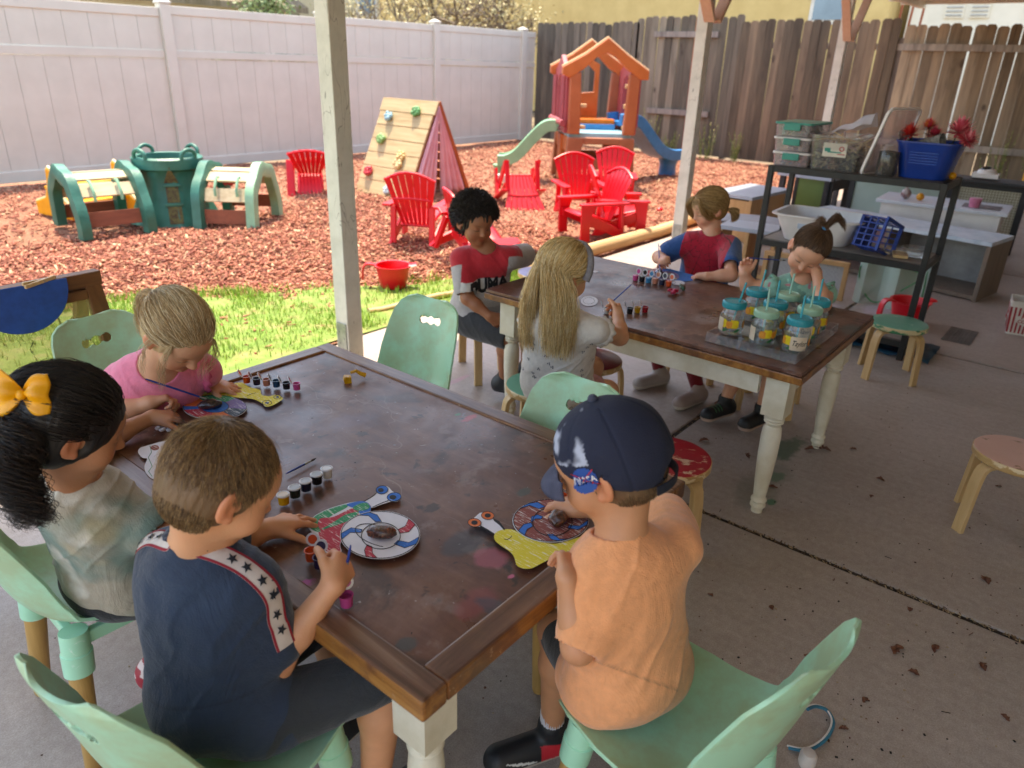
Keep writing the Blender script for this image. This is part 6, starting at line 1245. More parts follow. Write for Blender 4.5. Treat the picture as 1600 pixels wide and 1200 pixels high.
# sleeve stripe with stars: follows the shoulder down the sleeve
m_str = plain('stripe_white', 'd8cdc4', 'c9bdb4', .8, 30); m_sred = plain('stripe_edge', '9c2233', None, .8); m_star = plain('star_navy', '20262f', None, .8)
bvh = BVHTree.FromPolygons([tuple(v) for v in V], [tuple(int(i) for i in q) for q in Q])
def stripe(S_, t0=.0, t1=1.):
    J = k.J; a = J['neck']-k.sp*.03+(J['sh'+S_]-J['neck'])*.42; b = J['sh'+S_]; c = J['el'+S_]*.8+J['sh'+S_]*.2; path = smooth_pts([a, a*.4+b*.6+A(0, 0, .01), b+unit(b-J['neck'])*.02, b*.5+c*.5, c], 50); out = unit(J['sh'+S_]-J['neck'])*(.8)+k.sp*.75-k.f*.25
    rows = []; 
    for i, p in enumerate(path[:-3]):
        d = unit(path[i+1]-p); w_ = i/len(path); oo = unit((k.sp*1.-k.f*.35)*(1-w_)+(unit(J['sh'+S_]-J['neck'])*1.3-k.f*.45+k.sp*.2)*w_); sd_ = unit(np.cross(d, oo)); n_ = unit(np.cross(sd_, d)); row = []
        for x in np.linspace(-.0165, .0165, 9):
            q = p+sd_*x*1. + n_*.16; h = bvh.ray_cast(Vector(q), Vector(-n_)); row.append((np.array(h[0])+np.array(h[1])*.0014) if h[0] is not None else p+n_*.04)
        rows.append(row)
    G = np.array(rows); G[1:-1] = (G[:-2]+G[1:-1]*2+G[2:])/4; G[1:-1] = (G[:-2]+G[1:-1]*2+G[2:])/4; decor('sleeve_stripe', *MB().grid(G).v, MB().grid(G).f, m_str, k, ) if False else None
    mb = MB().grid(G-np.array(k.loc)); st = mb.build('sleeve_stripe', m_str, o, True, fix=False)
    for e in (0, 1): mb = MB(); cols = (0, 1) if e == 0 else (7, 8); H = G[:, [cols[0], cols[1]]].copy(); H += (np.cross(G[:, 4:5]-np.roll(G[:, 4:5], 1, 0), G[:, 8:9]-G[:, 0:1])*0); mb.grid(H-np.array(k.loc)+unit(out)*.0007); mb.build('red_edge', m_sred, st, True, fix=False)
    L = np.r_[0, np.cumsum(np.linalg.norm(np.diff(G[:, 4], axis=0), axis=1))]; n_ = int(L[-1]/.031)
    mb = MB()
    for j in range(n_):
        i = int(np.argmin(abs(L-(j+.5)*.031))); i = min(max(i, 1), len(G)-2); c = G[i, 4]; X = unit(G[i, 8]-G[i, 0]); Y = unit(G[i+1, 4]-G[i-1, 4]); Zn = unit(np.cross(X, Y)); Zn = Zn if Zn @ out > 0 else -Zn; P = [c+Zn*.0020+(X*math.sin(a)+Y*math.cos(a))*(.0098 if q % 2 == 0 else .0042) for q, a in enumerate(np.arange(10)*math.pi/5)]; mb.add(np.array([c+Zn*.0024]+P)-np.array(k.loc), [(0, q+1, (q+1) % 10+1) for q in range(10)])
    mb.build('stars', m_star, st, fix=False)
stripe('R'); stripe('L')
k.hair_cap('6e5338', .005); hp_ = k.short_hair(['6a4c2e', '80603c', '96744a', '4c3722', 'b08d5e'], 14000, .020, 6, .0005, .35, low=-.078)
k.shoe('R', (.9, -.1, 0), '2b2f36', 'd9d4c8'); k.shoe('L', (.9, .1, 0), '2b2f36', 'd9d4c8')
# ---- child in the cap and orange shirt, front right
k = Kid('child in a faded orange shirt and navy cap, seen from behind', dict(
    pel=Z(985, 1062, .415), neck=Z(970, 838, .702), head=Z(952, 724, .822), shL=Z(942, 893, .642), shR=Z(1056, 852, .648), elL=Z(904, 1010, .55), wrL=Z(887, 905, .655), elR=Z(1040, 803, .60), wrR=(1.06, .66, .595),
    hipL=Z(940, 1062, .405), hipR=Z(1020, 1050, .405), knL=Z(872, 985, .385), knR=(1.07, .66, .40), anL=Z(862, 1138, .10), anR=(1.12, .60, .12)), (0, 1, 0), (-.27, .86, -.43), 'c98e68', h=.0028, sc=.86, hs=1.02)
k.J['hipL'] = k.J['pel']-k.x*.052+k.f*.035; k.J['hipR'] = k.J['pel']+k.x*.052+k.f*.035
hL = Z(893, 846, .672)
k.handspec = [(('L', hL-k.J['wrL'], (.1, .75, -.65)), dict(curl=(.85, .75, .8, .85), thumb=.7, tcurl=.6, spread=.08)), (('R', (0, 1, -.1), (0, 0, -1)), dict(curl=(.5,)*4))]
k.finish(); CUR = k
def oc(V, L): c = np.array(rgb('f2a673')); d = np.array(rgb('e59863')); w_ = fbm(V, 5., 2)[:, None]; return c*w_+d*(1-w_)
k.garment('shirt', shirt(.012, .83, .050, 1.0, .004, hem=.055), oc, .006, seed=2., hems=hm(.83))
k.garment('shorts', shorts(.002, .86), col_const('1c1e22'), .003, seed=7.)
# collar rib
J = k.J; c0 = J['neck']-k.sp*.004+k.f*.004; P = [c0+(k.x*math.cos(a)*.060+k.f*math.sin(a)*.052)+k.sp*(-.014*abs(math.cos(a))+.006*-math.sin(a)) for a in np.linspace(0, 6.283, 33)[:-1]]
k.hair_cap('6a4f38', .004); k.short_hair(['5a4430', '7a5f43', '8a6e50'], 4200, .016, 5, .0006, .25, low=-.07)
# the cap
q = k.hs; F = SDF(J['head']-.2, J['head']+.2, .003); F.ell(k.hp(0, -.014, .034), A(.085, .099, .082)*q, k.MH, .01); F.ell(k.hp(0, -.04, .0), A(.078, .072, .060)*q, k.MH, .02); F.ell(k.hp(0, -.016, .02), A(.081, .094, .079)*q, k.MH, .002, True)
F.cut(k.hp(0, -.015, -.012), -unit(k.MH @ A(0, -.42, 1.)))
F.ell(k.hp(0, -.112, -.026), A(.034, .05, .015)*q, k.MH, .004, True)
V, Q = F.mesh(); N = vnormals(V, Q); L = (V-J['head']) @ k.MH/q
ang = np.arctan2(L[:, 0], L[:, 1]+.014); seam = np.abs(((ang/(math.pi/3))+.5) % 1-.5)*math.pi/3; V = V-N*(.0016*np.exp(-(seam/.03)**2)*(L[:, 2] < .11))[:, None]; V = V+N*((fbm(L, 22.)-.5)*.004)[:, None]
C = np.tile(np.array(rgb('1a2036')), (len(V), 1)); fr = (L[:, 1] > -.002)*(L[:, 2] > .04); cl = fbm(L+5, 30., 3); tie = fr*np.clip((cl-.44)*9, 0, 1); C = C*(1-tie[:, None]*.85)+np.array(rgb('b9bfd0'))*tie[:, None]*.85
cap = np_mesh('cap', V, Q, vcol('cap_cloth', .85, .35, 500), C, k.o, k.loc); CAPM = (V, Q)
G = []
for i in range(9):   # the peak
    r = i/8; G.append([k.hp(.066*math.sin(a)*(1+.10*r), .062+.068*math.cos(a)*1.0*r+.02*math.cos(a)*(1-r)+.0*r, .021-.022*r*r*1.0-.010*(math.sin(a)**2)*(1+r)) for a in np.linspace(-1.45, 1.45, 25)])
pk = MB().xf(o=-A(*k.loc)).grid(G).build('peak', plain('peak_cloth', '4a4c60', '3d3f52', .85, 40), cap, True); sd2 = pk.modifiers.new('s', 'SOLIDIFY'); sd2.thickness = .004
MB().xf(o=-A(*k.loc)).ball(k.hp(0, -.014, .118), .0085, 12).build('button', plain('button_cloth', '3b4052', None, .8), cap, True)
P = [k.hp(.080*math.sin(a), -.016-.088*math.cos(a), -.046+.018*(1-math.cos(a))) for a in np.linspace(-.7, .7, 17)]; MB().xf(o=-A(*k.loc)).sweep(P, [(-.0015, -.008), (.0015, -.008), (.0015, .008), (-.0015, .008)]).build('strap', plain('strap_cloth', '161b2c', None, .8), cap)
# round agency patch on the left side of the cap
ctr = k.hp(-.088, .012, .016); nrm = unit(k.MH @ A(-1, -.22, .12)); Yp = unit(k.MH @ A(0, .0, 1)-nrm*(nrm @ (k.MH @ A(0, 0, 1)))); Xp = np.cross(Yp, nrm)
V2, F2 = shape_grid(lambda x, y: x*x+y*y < .0205**2, .044, .044, .0022); W_, F_ = lay_on(V2, F2, ctr, Xp, Yp, CAPM, .0012); ptch = decor('round_patch', W_, F_, plain('patch_blue', '1f4f9c', None, .7), k, cap)
V2, F2 = shape_grid(lambda x, y: abs(y-.010-(-.9)*(x) if False else (y+.55*x-.0)) < .0019*(1-abs(x)/.03) or abs(y-.75*x-.002) < .0012 and x > -.004 and x < .018, .044, .044, .0012); W_, F_ = lay_on(V2, F2, ctr, Xp, Yp, CAPM, .0022); decor('red_swoosh', W_, F_, plain('patch_red', 'c4283a', None, .7), k, ptch)
T_, TF = text_mb('NASA', .0145, 0, bold=.0004); W_, F_ = lay_on(T_[:, :2], TF, ctr, Xp, Yp, CAPM, .0028); decor('lettering', W_, F_, plain('patch_white', 'e8e8ee', None, .7), k, ptch)
def trainer(V, C, h, al, sd_):
    red = (al < .035) & (h > .004) & (h < .04); C[red] = rgb('c92634'); wh = (np.abs(h-(.012+.22*(al-.06)+1.2*(al-.075)**2)) < .0035*(1-np.abs(al-.075)/.05).clip(0, 1)+.0004) & (al > .045) & (al < .115); C[wh] = rgb('d8d8d4'); return C
k.shoe('L', tuple((Z(800, 1183, .05)-k.J['anL'])*A(1, 1, 0)), '1f2023', 'b9b0a6', trainer, .175); k.shoe('R', (.1, 1, 0), '1f2023', 'c9c2b8')
def sock(S_, c, z=.05):
    F = SDF(k.J['an'+S_]-.12, k.J['an'+S_]+.12, .003); a = k.J['an'+S_]; u_ = unit(k.J['kn'+S_]-a); F.cone(a-u_*.02, a+u_*z, .0285*k.sc, .0305*k.sc, .01); V, Q = F.mesh(); V = V+vnormals(V, Q)*(.0007*np.sin(np.arctan2(V[:, 0]-a[0], V[:, 1]-a[1])*36))[:, None]; np_mesh('sock', V, Q, m_cloth, np.tile(rgb(c), (len(V), 1)), k.o, k.loc)
sock('L', 'd2d0d8')
OR = k
# ---- dark-haired child with the yellow bow
k = Kid('dark-haired child with a yellow hair bow and tie-dye shirt, fingers black with paint', dict(
    pel=(.455, 1.395, .41), neck=Z(118, 752, .690), head=Z(112, 668, .812), shL=Z(72, 740, .632), shR=Z(170, 780, .628), elR=Z(250, 838, .572), wrR=(.62, 1.19, .59), elL=Z(150, 693, .592), wrL=Z(238, 652, .598),
    hipL=(.47, 1.45, .405), hipR=(.47, 1.34, .405), knL=(.68, 1.50, .425), knR=(.66, 1.35, .42), anL=(.60, 1.50, .12), anR=Z(252, 1028, .09)), (1, 0, 0), (.84, -.25, -.42), 'b67f5c', h=.0032, sc=.85, hs=.95)
hL = Z(282, 655, .585)
k.handspec = [(('L', hL-k.J['wrL']+A(0, 0, .012), (.1, -.1, -1)), dict(curl=(.35, .7, .75, .5), thumb=.5, spread=.15)), (('R', (1, 0, -.05), (0, 0, -1)), dict(curl=(.4,)*4))]
def pf(V, C):
    w0, d0 = k.hands[0]; a = (V-w0) @ d0; near = np.linalg.norm(V-(w0+d0*.09), axis=1) < .075; m = (np.clip((a-.05+(fbm(V, 60.)-.5)*.05)/.02, 0, 1)*near)[:, None]*.85; return C*(1-m)+np.array(rgb('241d1a'))*m
k.finish(pf); CUR = k
def td(V, L):
    a = fbm(L+1.7, 8., 4)[:, None]; b = fbm(L+9.1, 12., 4)[:, None]; c = fbm(L+3.3, 6., 3)[:, None]; base = np.array(rgb('a89e8c'))*(1-np.clip((a-.45)*6, 0, 1))+np.array(rgb('71867a'))*np.clip((a-.45)*6, 0, 1); m = np.clip((b-.60)*9, 0, 1); base = base*(1-m)+np.array(rgb('cfcbc0'))*m; m = np.clip((c-.63)*9, 0, 1)*.6; base = base*(1-m)+np.array(rgb('c9a562'))*m; m = np.clip((.34-b)*9, 0, 1)*.6; return base*(1-m)+np.array(rgb('5f6f5f'))*m
k.garment('shirt', shirt(.011, .78, .045, 1.05, .005, hem=.06), td, .006, seed=4., hems=hm(.78))
k.garment('trousers', lambda F: (F.ell(k.J['pel']+k.sp*.0, (.115, .10, .085), k.MT, .03), [k.leg(F, S_, .007) for S_ in 'LR']), col_const('17181c'), .003, seed=8.)
hc = k.hair_cap('17120f', .012, extra=lambda F: (F.ell(k.hp(0, -.05, .03), A(.084, .075, .085)*k.hs, k.MH, .02)), strip=40)
T = (-.012, -.112, .035); k.pulled_hair(['17110e', '231a15', '2c211a', '0f0c0a'], T, 7500, 12, .0008, .022, messy=.014)
tp = k.hp(*T); k.tail(['1f1712', '2c2019', '3a2b20', '17110e'], [tp, Z(30, 690, .835), Z(22, 735, .79), Z(38, 780, .74), Z(62, 822, .69)], 1400, 44, .028, .0008, .014, .055, lenvar=.55)
# bow
t_ = plain('bow_satin', 'f0ab1e', 'e0970f', .38, 5, .1); bt = thing('hair_bow', 'x', 'x'); bpy.data.objects.remove(bt)
BS = .74; bc = Z(36, 616, .905); bo = MB().xf(o=-A(*k.loc)); Xb = unit(A(.62, -.78, -.12)); Yb = unit(A(.2, .1, 1)); Zb = unit(np.cross(Xb, Yb)); 
for s in (-1, 1):
    G = []
    for i in range(13):
        r = i/12; w_ = .007+.040*math.sin(min(1, r*1.15)*1.9)**.9*(.95 if s > 0 else 1.15); G.append([bc+BS*(Xb*s*(.058*r)+Yb*(y*w_+.010*r*(1 if s > 0 else .3))+Zb*(.020*math.sin(r*3.0)*(1-abs(y)*.4)+.005*math.sin(y*6+r*2))) for y in np.linspace(-1, 1, 15)])
    bo.grid(G)
    G = [[bc+BS*(Xb*(s*.012+s*.034*r+x*(.012+.016*r))-Yb*(.058*r+.008*abs(x)*r)+Zb*(.006*math.sin(r*5)-.006)) for x in np.linspace(-1, 1, 9)] for r in np.linspace(0, 1, 11)]; bo.grid(G)
bw = bo.build('hair_bow', t_, k.o, True, fix=False); sm = bw.modifiers.new('s', 'SOLIDIFY'); sm.thickness = .0022; MB().xf(o=-A(*k.loc)).ball(bc+Zb*.005, (.008, .008, .009), 12).build('knot', t_, bw, True)
def redshoe(V, C, h, al, sd_):
    m = (vnoise(np.stack([al*70, sd_*70, h*70], 1), 1.) > .68) & (h > .012); C[m] = rgb('e0c9c4'); return C
k.shoe('R', (.9, -.35, 0), 'a8303c', 'b8404a', redshoe, .15); k.shoe('L', (1, 0, 0), 'a8303c', 'b8404a', redshoe, .15)
DK = k
# ---- blonde child in the pink top
k = Kid('blonde child in a ruffled pink top, bent over a yellow paper snail', dict(
    pel=(.80, 1.93, .42), neck=Z(248, 565, .700), head=Z(278, 522, .790), shR=Z(192, 592, .638), shL=Z(318, 580, .640), elR=Z(176, 648, .578), wrR=Z(232, 630, .602), elL=Z(330, 622, .578), wrL=Z(320, 597, .588),
    hipL=(.86, 1.9, .42), hipR=(.74, 1.9, .42), knL=(.87, 1.66, .43), knR=(.73, 1.66, .43), anL=(.87, 1.7, .13), anR=(.73, 1.7, .13)), (0, -1, 0), (.08, -.66, -.75), 'dba27f', h=.0034, sc=.9, hs=.96)
k.J['elL'] = A(.93, 1.80, .60); k.J['wrL'] = Z(326, 600, .590)
k.handspec = [(('R', Z(282, 610, .615)-k.J['wrR'], (.3, -.3, -.9)), dict(curl=(.75, .85, 1.0, 1.1), thumb=.6, tcurl=.7, spread=.04)), (('L', Z(365, 605, .578)-k.J['wrL'], (0, 0, -1)), dict(curl=(.22, .18, .18, .22), thumb=.9, spread=.3))]
k.finish(); CUR = k
def pinkshirt(F):
    shirt(.009, 0, .052, nd=.05)(F)
    for S_ in 'LR': a = k.J['sh'+S_]; F.cone(a, a+(k.J['el'+S_]-a)*.12, .046, .046, .01)
k.garment('top', pinkshirt, col_const('f0839f'), .004, seed=11.)
for S_ in 'LR':   # ruffles round the armholes
    a = k.J['sh'+S_]; o_ = unit(k.J['sh'+S_]-k.J['neck']); up2 = k.sp; ff = unit(np.cross(o_, up2)); G = []
    for i in range(40): an = -2.2+4.4*i/39; rad = up2*math.cos(an)+ff*math.sin(an); p = a-o_*.014+rad*.044; G.append([p, p+rad*.008+o_*.010+o_*.003*math.sin(i*1.7), p+rad*.012*(1+.25*math.sin(i*1.3))+o_*.022+o_*.005*math.sin(i*1.7)])
    r_ = MB().xf(o=-A(*k.loc)).grid(G).build('ruffle', plain('pink_ruffle', 'ee6f93', 'e2638a', .8, 30), k.o, True, fix=False); r_.modifiers.new('s', 'SOLIDIFY').thickness = .002
k.hair_cap('bfa278', .008, strip=70); T = (0, -.108, .02); k.pulled_hair(['ccab7c', 'e0c69a', 'b39266', 'efdcb6', 'a98a5e'], T, 6500, 12, .0007, .012, messy=.012)
tp = k.hp(*T); k.tail(['b9966a', 'd0b184', 'c9a878'], [tp, tp+A(-.01, .03, .0), tp+A(-.02, .05, -.05), tp+A(-.02, .05, -.11)], 350, 20, .02, .0007, .006, .06)
for i_, (a, b, c) in enumerate((((-.06, .03, .05), (-.078, .05, -.01), (-.06, .09, -.10)), ((-.05, .06, .05), (-.062, .09, .0), (-.045, .11, -.07)), ((.06, .04, .05), (.078, .06, -.01), (.07, .09, -.08)), ((.07, .0, .03), (.088, .0, -.03), (.085, .03, -.10)), ((-.072, -.0, .03), (-.09, -.01, -.04), (-.10, .0, -.1)))): k.tail(['dcc096', 'c9a878'], [k.hp(*a), k.hp(*b), k.hp(*c), k.hp(c[0]*1.02, c[1]+.012, c[2]-.02)], 26, 18, .008, .0005, .003, .05, name='loose_lock', seed=20+i_)
PK = k
# ---- curly-haired child, red and grey shirt
k = Kid('curly-haired child in a red, white and grey lettered shirt on a green stool', dict(
    pel=(2.35, 2.07, .37), neck=(2.275, 1.97, .70), head=Z(742, 346, .812), shR=(2.21, 2.045, .650), shL=(2.34, 1.895, .660), elR=Z(731, 466, .50), wrR=Z(765, 494, .44), elL=Z(826, 398, .625), wrL=(2.63, 1.82, .60),
    hipL=(2.39, 2.07, .36), hipR=(2.28, 2.09, .36), knL=Z(832, 522, .345), knR=Z(795, 528, .345), anL=Z(822, 572, .1), anR=Z(788, 590, .1)), (0, -1, 0), (-.30, -.88, -.30), 'a2694a', h=.0036, sc=.92, hs=.96)
k.handspec = [(('R', Z(782, 505, .41)-k.J['wrR'], (.4, -.2, -.3)), dict(curl=(.4, .4, .45, .5), thumb=.5)), (('L', (.8, -.6, -.1), (0, 0, -1)), dict(curl=(.4,)*4))]
k.finish(); CUR = k
def pc(V, L):
    L2 = (V-k.J['neck']) @ k.MT; z = L2[:, 2]+.0; c = np.tile(np.array(rgb('b0aaa8')), (len(V), 1)); arm_ = np.zeros(len(V), bool)
    for S_ in 'LR': a, b = k.J['sh'+S_], k.J['el'+S_]; d = unit(b-a); s_ = (V-a) @ d; arm_ |= (s_ > .03) & (np.abs(L2[:, 0]) > .095)
    red = (z > -.095) & ~arm_; c[red] = rgb('b81f2c'); wh = (z <= -.095) & (z > -.24) & ~arm_; c[wh] = rgb('cfcac6'); ed = (z < -.34); return c
o, V, Q = k.garment('shirt', shirt(.012, .72, .045, 1.05, .02), pc, .004, seed=14.)
k.garment('shorts', shorts(.014, .97), col_const('26272b'), .005, seed=15.)
T_, TF = text_mb('PUMA', .094, 0, bold=.0045, sx=.62)
# fine grid letters so they follow the cloth
def text_cells(V2, F2, st):
    bm_ = bmesh.new(); vs = [bm_.verts.new((v[0], v[1], 0)) for v in V2]; bm_.verts.ensure_lookup_table()
    for f in F2:
        try: bm_.faces.new([vs[i] for i in f])
        except ValueError: pass
    bmesh.ops.remove_doubles(bm_, verts=bm_.verts, dist=1e-5); bmesh.ops.triangulate(bm_, faces=bm_.faces); 
    for _ in range(4):
        e = [e for e in bm_.edges if e.calc_length() > st]
        if not e: break
        bmesh.ops.subdivide_edges(bm_, edges=e, cuts=1); bmesh.ops.triangulate(bm_, faces=bm_.faces)
    bm_.verts.index_update(); V3 = np.array([v.co[:2] for v in bm_.verts]); F3 = [tuple(v.index for v in f.verts) for f in bm_.faces]; bm_.free(); return V3, F3
T_ = T_[:, :2]; T_, TF = text_cells(T_, TF, .012)
orgp = k.J['neck']-k.sp*.128+k.f*.05-k.x*.026; W_, F_ = lay_on(T_, TF, orgp, -k.x+k.sp*.12, k.sp+k.x*.12, (V, Q), .0022, .2); decor('lettering', W_, F_, plain('print_black', '14141a', None, .7), k, o)
# tight curls
k.hair_cap('1d1612', .010, bump=.006, cutp=[((0, .12, -.03), (.075, .075, .08)), ((0, .055, -.09), (.11, .062, .06))]); P, D, g = k.roots(4200, -.05, .05); n = len(P); K_ = 12; ax_ = np.cross(D, g.normal(0, 1, (n, 3))); ax_ /= np.linalg.norm(ax_, axis=1)[:, None]; bx = np.cross(D, ax_); ph = g.uniform(0, 6.28, n); tt_ = np.linspace(0, 1, K_)
pts = P[:, None]+D[:, None]*(.006+.030*tt_[None, :, None]*g.uniform(.6, 1.2, (n, 1, 1)))+.0058*(np.cos(tt_[None]*9+ph[:, None])[..., None]*ax_[:, None]+np.sin(tt_[None]*9+ph[:, None])[..., None]*bx[:, None]); strands('curls', k.w(pts.reshape(-1, 3)).reshape(n, K_, 3), .0013, np.array(rgb('211813'))*g.uniform(.6, 1.9, (n, 1)), k.o, k.loc, .8)
k.shoe('R', (.3, -.9, 0), '26262a', '35353a', None, .16); k.shoe('L', (.5, -.8, 0), '26262a', '35353a', None, .16)
# ---- long-haired blonde child, back to the camera
k = Kid('long-haired blonde child in a white sprigged top and grey headband, seen from behind', dict(
    pel=(1.93, 1.335, .375), neck=(1.825, 1.255, .695), head=Z(882, 426, .808), shR=(1.865, 1.150, .645), shL=(1.785, 1.335, .648), elR=Z(968, 526, .578), wrR=Z(966, 494, .622), elL=Z(822, 500, .585), wrL=(2.10, 1.50, .60),
    hipL=(1.94, 1.39, .37), hipR=(1.96, 1.29, .37), knL=(2.2, 1.36, .36), knR=Z(948, 612, .345), anL=(2.2, 1.4, .1), anR=(2.1, 1.22, .1)), (1, 0, 0), (.86, -.30, -.38), 'd39b78', h=.0036, sc=.92, hs=.97)
k.handspec = [(('R', Z(970, 470, .64)-k.J['wrR'], (-.3, .8, -.2)), dict(curl=(.8, .9, 1.1, 1.2), thumb=.8, tcurl=.8, spread=.04)), (('L', (1, .1, 0), (0, 0, -1)), dict(curl=(.4,)*4))]
k.finish(); CUR = k
def whiteshirt(F):
    shirt(.013, 0, .046, low=.012, nd=.03)(F)
    for S_ in 'LR': a = k.J['sh'+S_]; F.cone(a, a+(k.J['el'+S_]-a)*.08, .042, .042, .012)
o, V, Q = k.garment('top', whiteshirt, col_const('d8d0c8'), .006, seed=21.)
rr = random.Random(8); mb = MB(); bvh = BVHTree.FromPolygons([tuple(v) for v in V], [tuple(int(i) for i in q) for q in Q])
for i in range(46):
    p = k.J['pel']+k.sp*rr.uniform(-.03, .30)+k.x*rr.uniform(-.12, .12); d = -k.f+k.x*rr.uniform(-.8, .8); h = bvh.ray_cast(Vector(p+unit(d)*.3), Vector(-unit(d)))
    if h[0] is None: continue
    M_ = frame(np.array(h[1])); a = rr.uniform(0, 6.3)
    for j in range(3): c = A(*h[0])-A(*k.loc)+M_ @ A(.004*math.cos(a+j*2.1), .004*math.sin(a+j*2.1), .0012); mb.add([c+M_ @ A(.0022*math.cos(b), .0032*math.sin(b), 0) for b in np.arange(6)*1.047], [(0, 1, 2, 3, 4, 5)])
mb.build('sprigs', plain('sprig_navy', '3a3d52', None, .8), o, fix=False)
for S_ in 'LR':
    a = k.J['sh'+S_]; dd = unit(k.J['el'+S_]-a); c = a+dd*.022; M_ = frame(dd); G = [[c+M_ @ A(math.cos(t)*r, math.sin(t)*r, 0)+dd*(z+.004*math.sin(t*9)) for r, z in ((.040, -.008), (.045, .004), (.050+.003*math.sin(t*13), .014))] for t in np.linspace(0, 6.283, 60)]; r_ = MB().xf(o=-A(*k.loc)).grid(G).build('ruffle', plain('white_ruffle', 'e6e0da', None, .8), k.o, True, fix=False); r_.modifiers.new('s', 'SOLIDIFY').thickness = .0018
k.garment('shorts', shorts(.012, .55), col_const('b77a78'), .005, seed=22.)
k.hair_cap('c6a878', .009, strip=70); cols = ['e4c083', 'f2d49c', 'cba268', 'f8e4b8', 'b48c54', 'eacb90']
P, D, g = k.roots(6500, -.05, .058); n = len(P); K_ = 26; x0 = P[:, 0]; out = []
c_ = A(0, -.013, .027); tgt = np.stack([D[:, 0]*.9+np.sign(D[:, 0])*.12, np.minimum(D[:, 1], .25)*.6-.42, np.full(n, -.30)], 1); tgt /= np.linalg.norm(tgt, axis=1)[:, None]; m_ = 9
for i in range(m_): t = i/(m_-1); nn = D*(1-t)+tgt*t; nn /= np.linalg.norm(nn, axis=1)[:, None]; out.append(c_+nn*[.083, .098, .088]*(1+.05*g.random((n, 1))))
W0 = k.w(np.stack(out, 1).reshape(-1, 3)).reshape(n, m_, 3); zend = g.uniform(.555, .655, n)+.06*g.random(n)**2; side_ = np.sign(x0)*g.random(n)**.7; last = W0[:, -1]; bkv = -k.f*.8; ph = np.round(g.uniform(0, 6.28, n)*2)/2; L2 = []
for i in range(1, K_-m_+1): t = i/(K_-m_); p = last+(np.array([-.018, -.006, 0])-0)*(t**.6)*1.4; p = p+((k.J['neck']*A(1, 1, 0)+A(-.085, -.035, 0)-last*A(1, 1, 0))*.10*t)[...,:]*A(1, 1, 0); p[:, 2] = last[:, 2]+(zend-last[:, 2])*t; p[:, :2] += (np.stack([np.sin(t*9+ph), np.cos(t*7+ph)], 1)*.009*t)+(k.x[:2][None]*(side_*.042*math.sin(t*2.0))[:, None]); L2.append(p)
Wd = np.concatenate([W0, np.stack(L2, 1)], 1)+np.cumsum(g.normal(0, .0011, (n, K_, 3)), 1); strands('long_hair', Wd, .0008, np.array([rgb(c) for c in cols])[g.integers(0, 6, n)]*g.uniform(.75, 1.2, (n, 1)), k.o, k.loc)
P = [k.hp(.091*math.sin(a), .028-.004*abs(math.cos(a)), .018+.094*math.cos(a)) for a in np.linspace(-1.75, 1.75, 33)]; mb = MB().xf(o=-A(*k.loc)); M_ = k.MH
mb.sweep(P, [(-.017, -.003), (.017, -.003), (.019, .001), (.0, .006), (-.019, .001)], up=tuple(M_ @ A(0, .0, .0)+0*k.f+(k.hp(0, 0, 1)-k.hp(0, 0, 0))) if False else tuple(unit(M_ @ A(0, 1, .01)))) if False else mb.tube(P, .012, 12)
hb = mb.build('headband', plain('headband_grey', '8f8a90', '7d787e', .85, 60, .4, 160), k.o, True)
# ---- child in red and blue
k = Kid('child in a red caped shirt with blue sleeves, hair in a low ponytail', dict(
    pel=(3.27, 1.44, .37), neck=(3.21, 1.40, .712), head=Z(1108, 326, .822), shR=(3.17, 1.487, .664), shL=(3.21, 1.305, .668), elR=Z(1058, 415, .60), wrR=Z(1040, 408, .628), elL=Z(1142, 430, .60), wrL=Z(1105, 432, .588),
    hipR=(3.17, 1.48, .36), hipL=(3.19, 1.37, .36), knR=(2.96, 1.53, .35), knL=(2.95, 1.37, .35), anR=Z(1030, 580, .075), anL=Z(1090, 608, .075)), (-1, 0, 0), (-.72, .50, -.36), 'd9a083', h=.0036, sc=.9, hs=.9)
k.J['elR'] = A(3.10, 1.60, .585)
k.handspec = [(('R', Z(1024, 392, .60)-k.J['wrR']+A(0, 0, .01), (.3, -.2, -.8)), dict(curl=(.8, .9, 1.0, 1.1), thumb=.6, tcurl=.8, spread=.04)), (('L', Z(1082, 430, .582)-k.J['wrL'], (0, 0, -1)), dict(curl=(.5, .55, .6, .7), thumb=.8))]
k.finish(); CUR = k
def cc(V, L):
    L2 = (V-k.J['neck']) @ k.MT; c = np.tile(np.array(rgb('1f4f8c')), (len(V), 1)); w_ = .098+.0*L2[:, 2]; red = (np.abs(L2[:, 0]) < np.where(L2[:, 2] > -.09, .112, .112-.35*(-.09-L2[:, 2]))) ; c[red] = rgb('b01030')
    r = np.hypot(L2[:, 0], L2[:, 2]-.02); th = np.arctan2(L2[:, 0], -(L2[:, 2]-.02)); ln = (np.abs(((r*(1+.0*th)-.006*np.cos(th*14)) % .034)-.017) < .0009) | (np.abs(((th*2.3) % 1)-.5) < .02); c[red & ln & (r > .03)] = rgb('3a0d14'); return c
k.garment('shirt', shirt(.014, .66, .045, 1.0, .02), cc, .004, seed=31., h=.0028)
k.garment('leggings', lambda F: (F.ell(k.J['pel'], (.112, .098, .08), k.MT, .03), [k.leg(F, S_, .005) for S_ in 'LR']), col_const('7c1520'), .002, seed=32.)
k.hair_cap('96703f', .010, strip=60); T = (-.035, -.098, -.035); cols = ['a07a4c', 'bb955f', '8a673d', 'cba56f']; k.pulled_hair(cols, T, 5000, 12, .0009, .012, low=-.06, line=.062)
tp = k.hp(*T); k.tail(cols, [tp, k.hp(-.045, -.115, -.05), k.hp(-.05, -.115, -.085), k.hp(-.05, -.10, -.11)], 500, 16, .018, .0009, .003, .06)
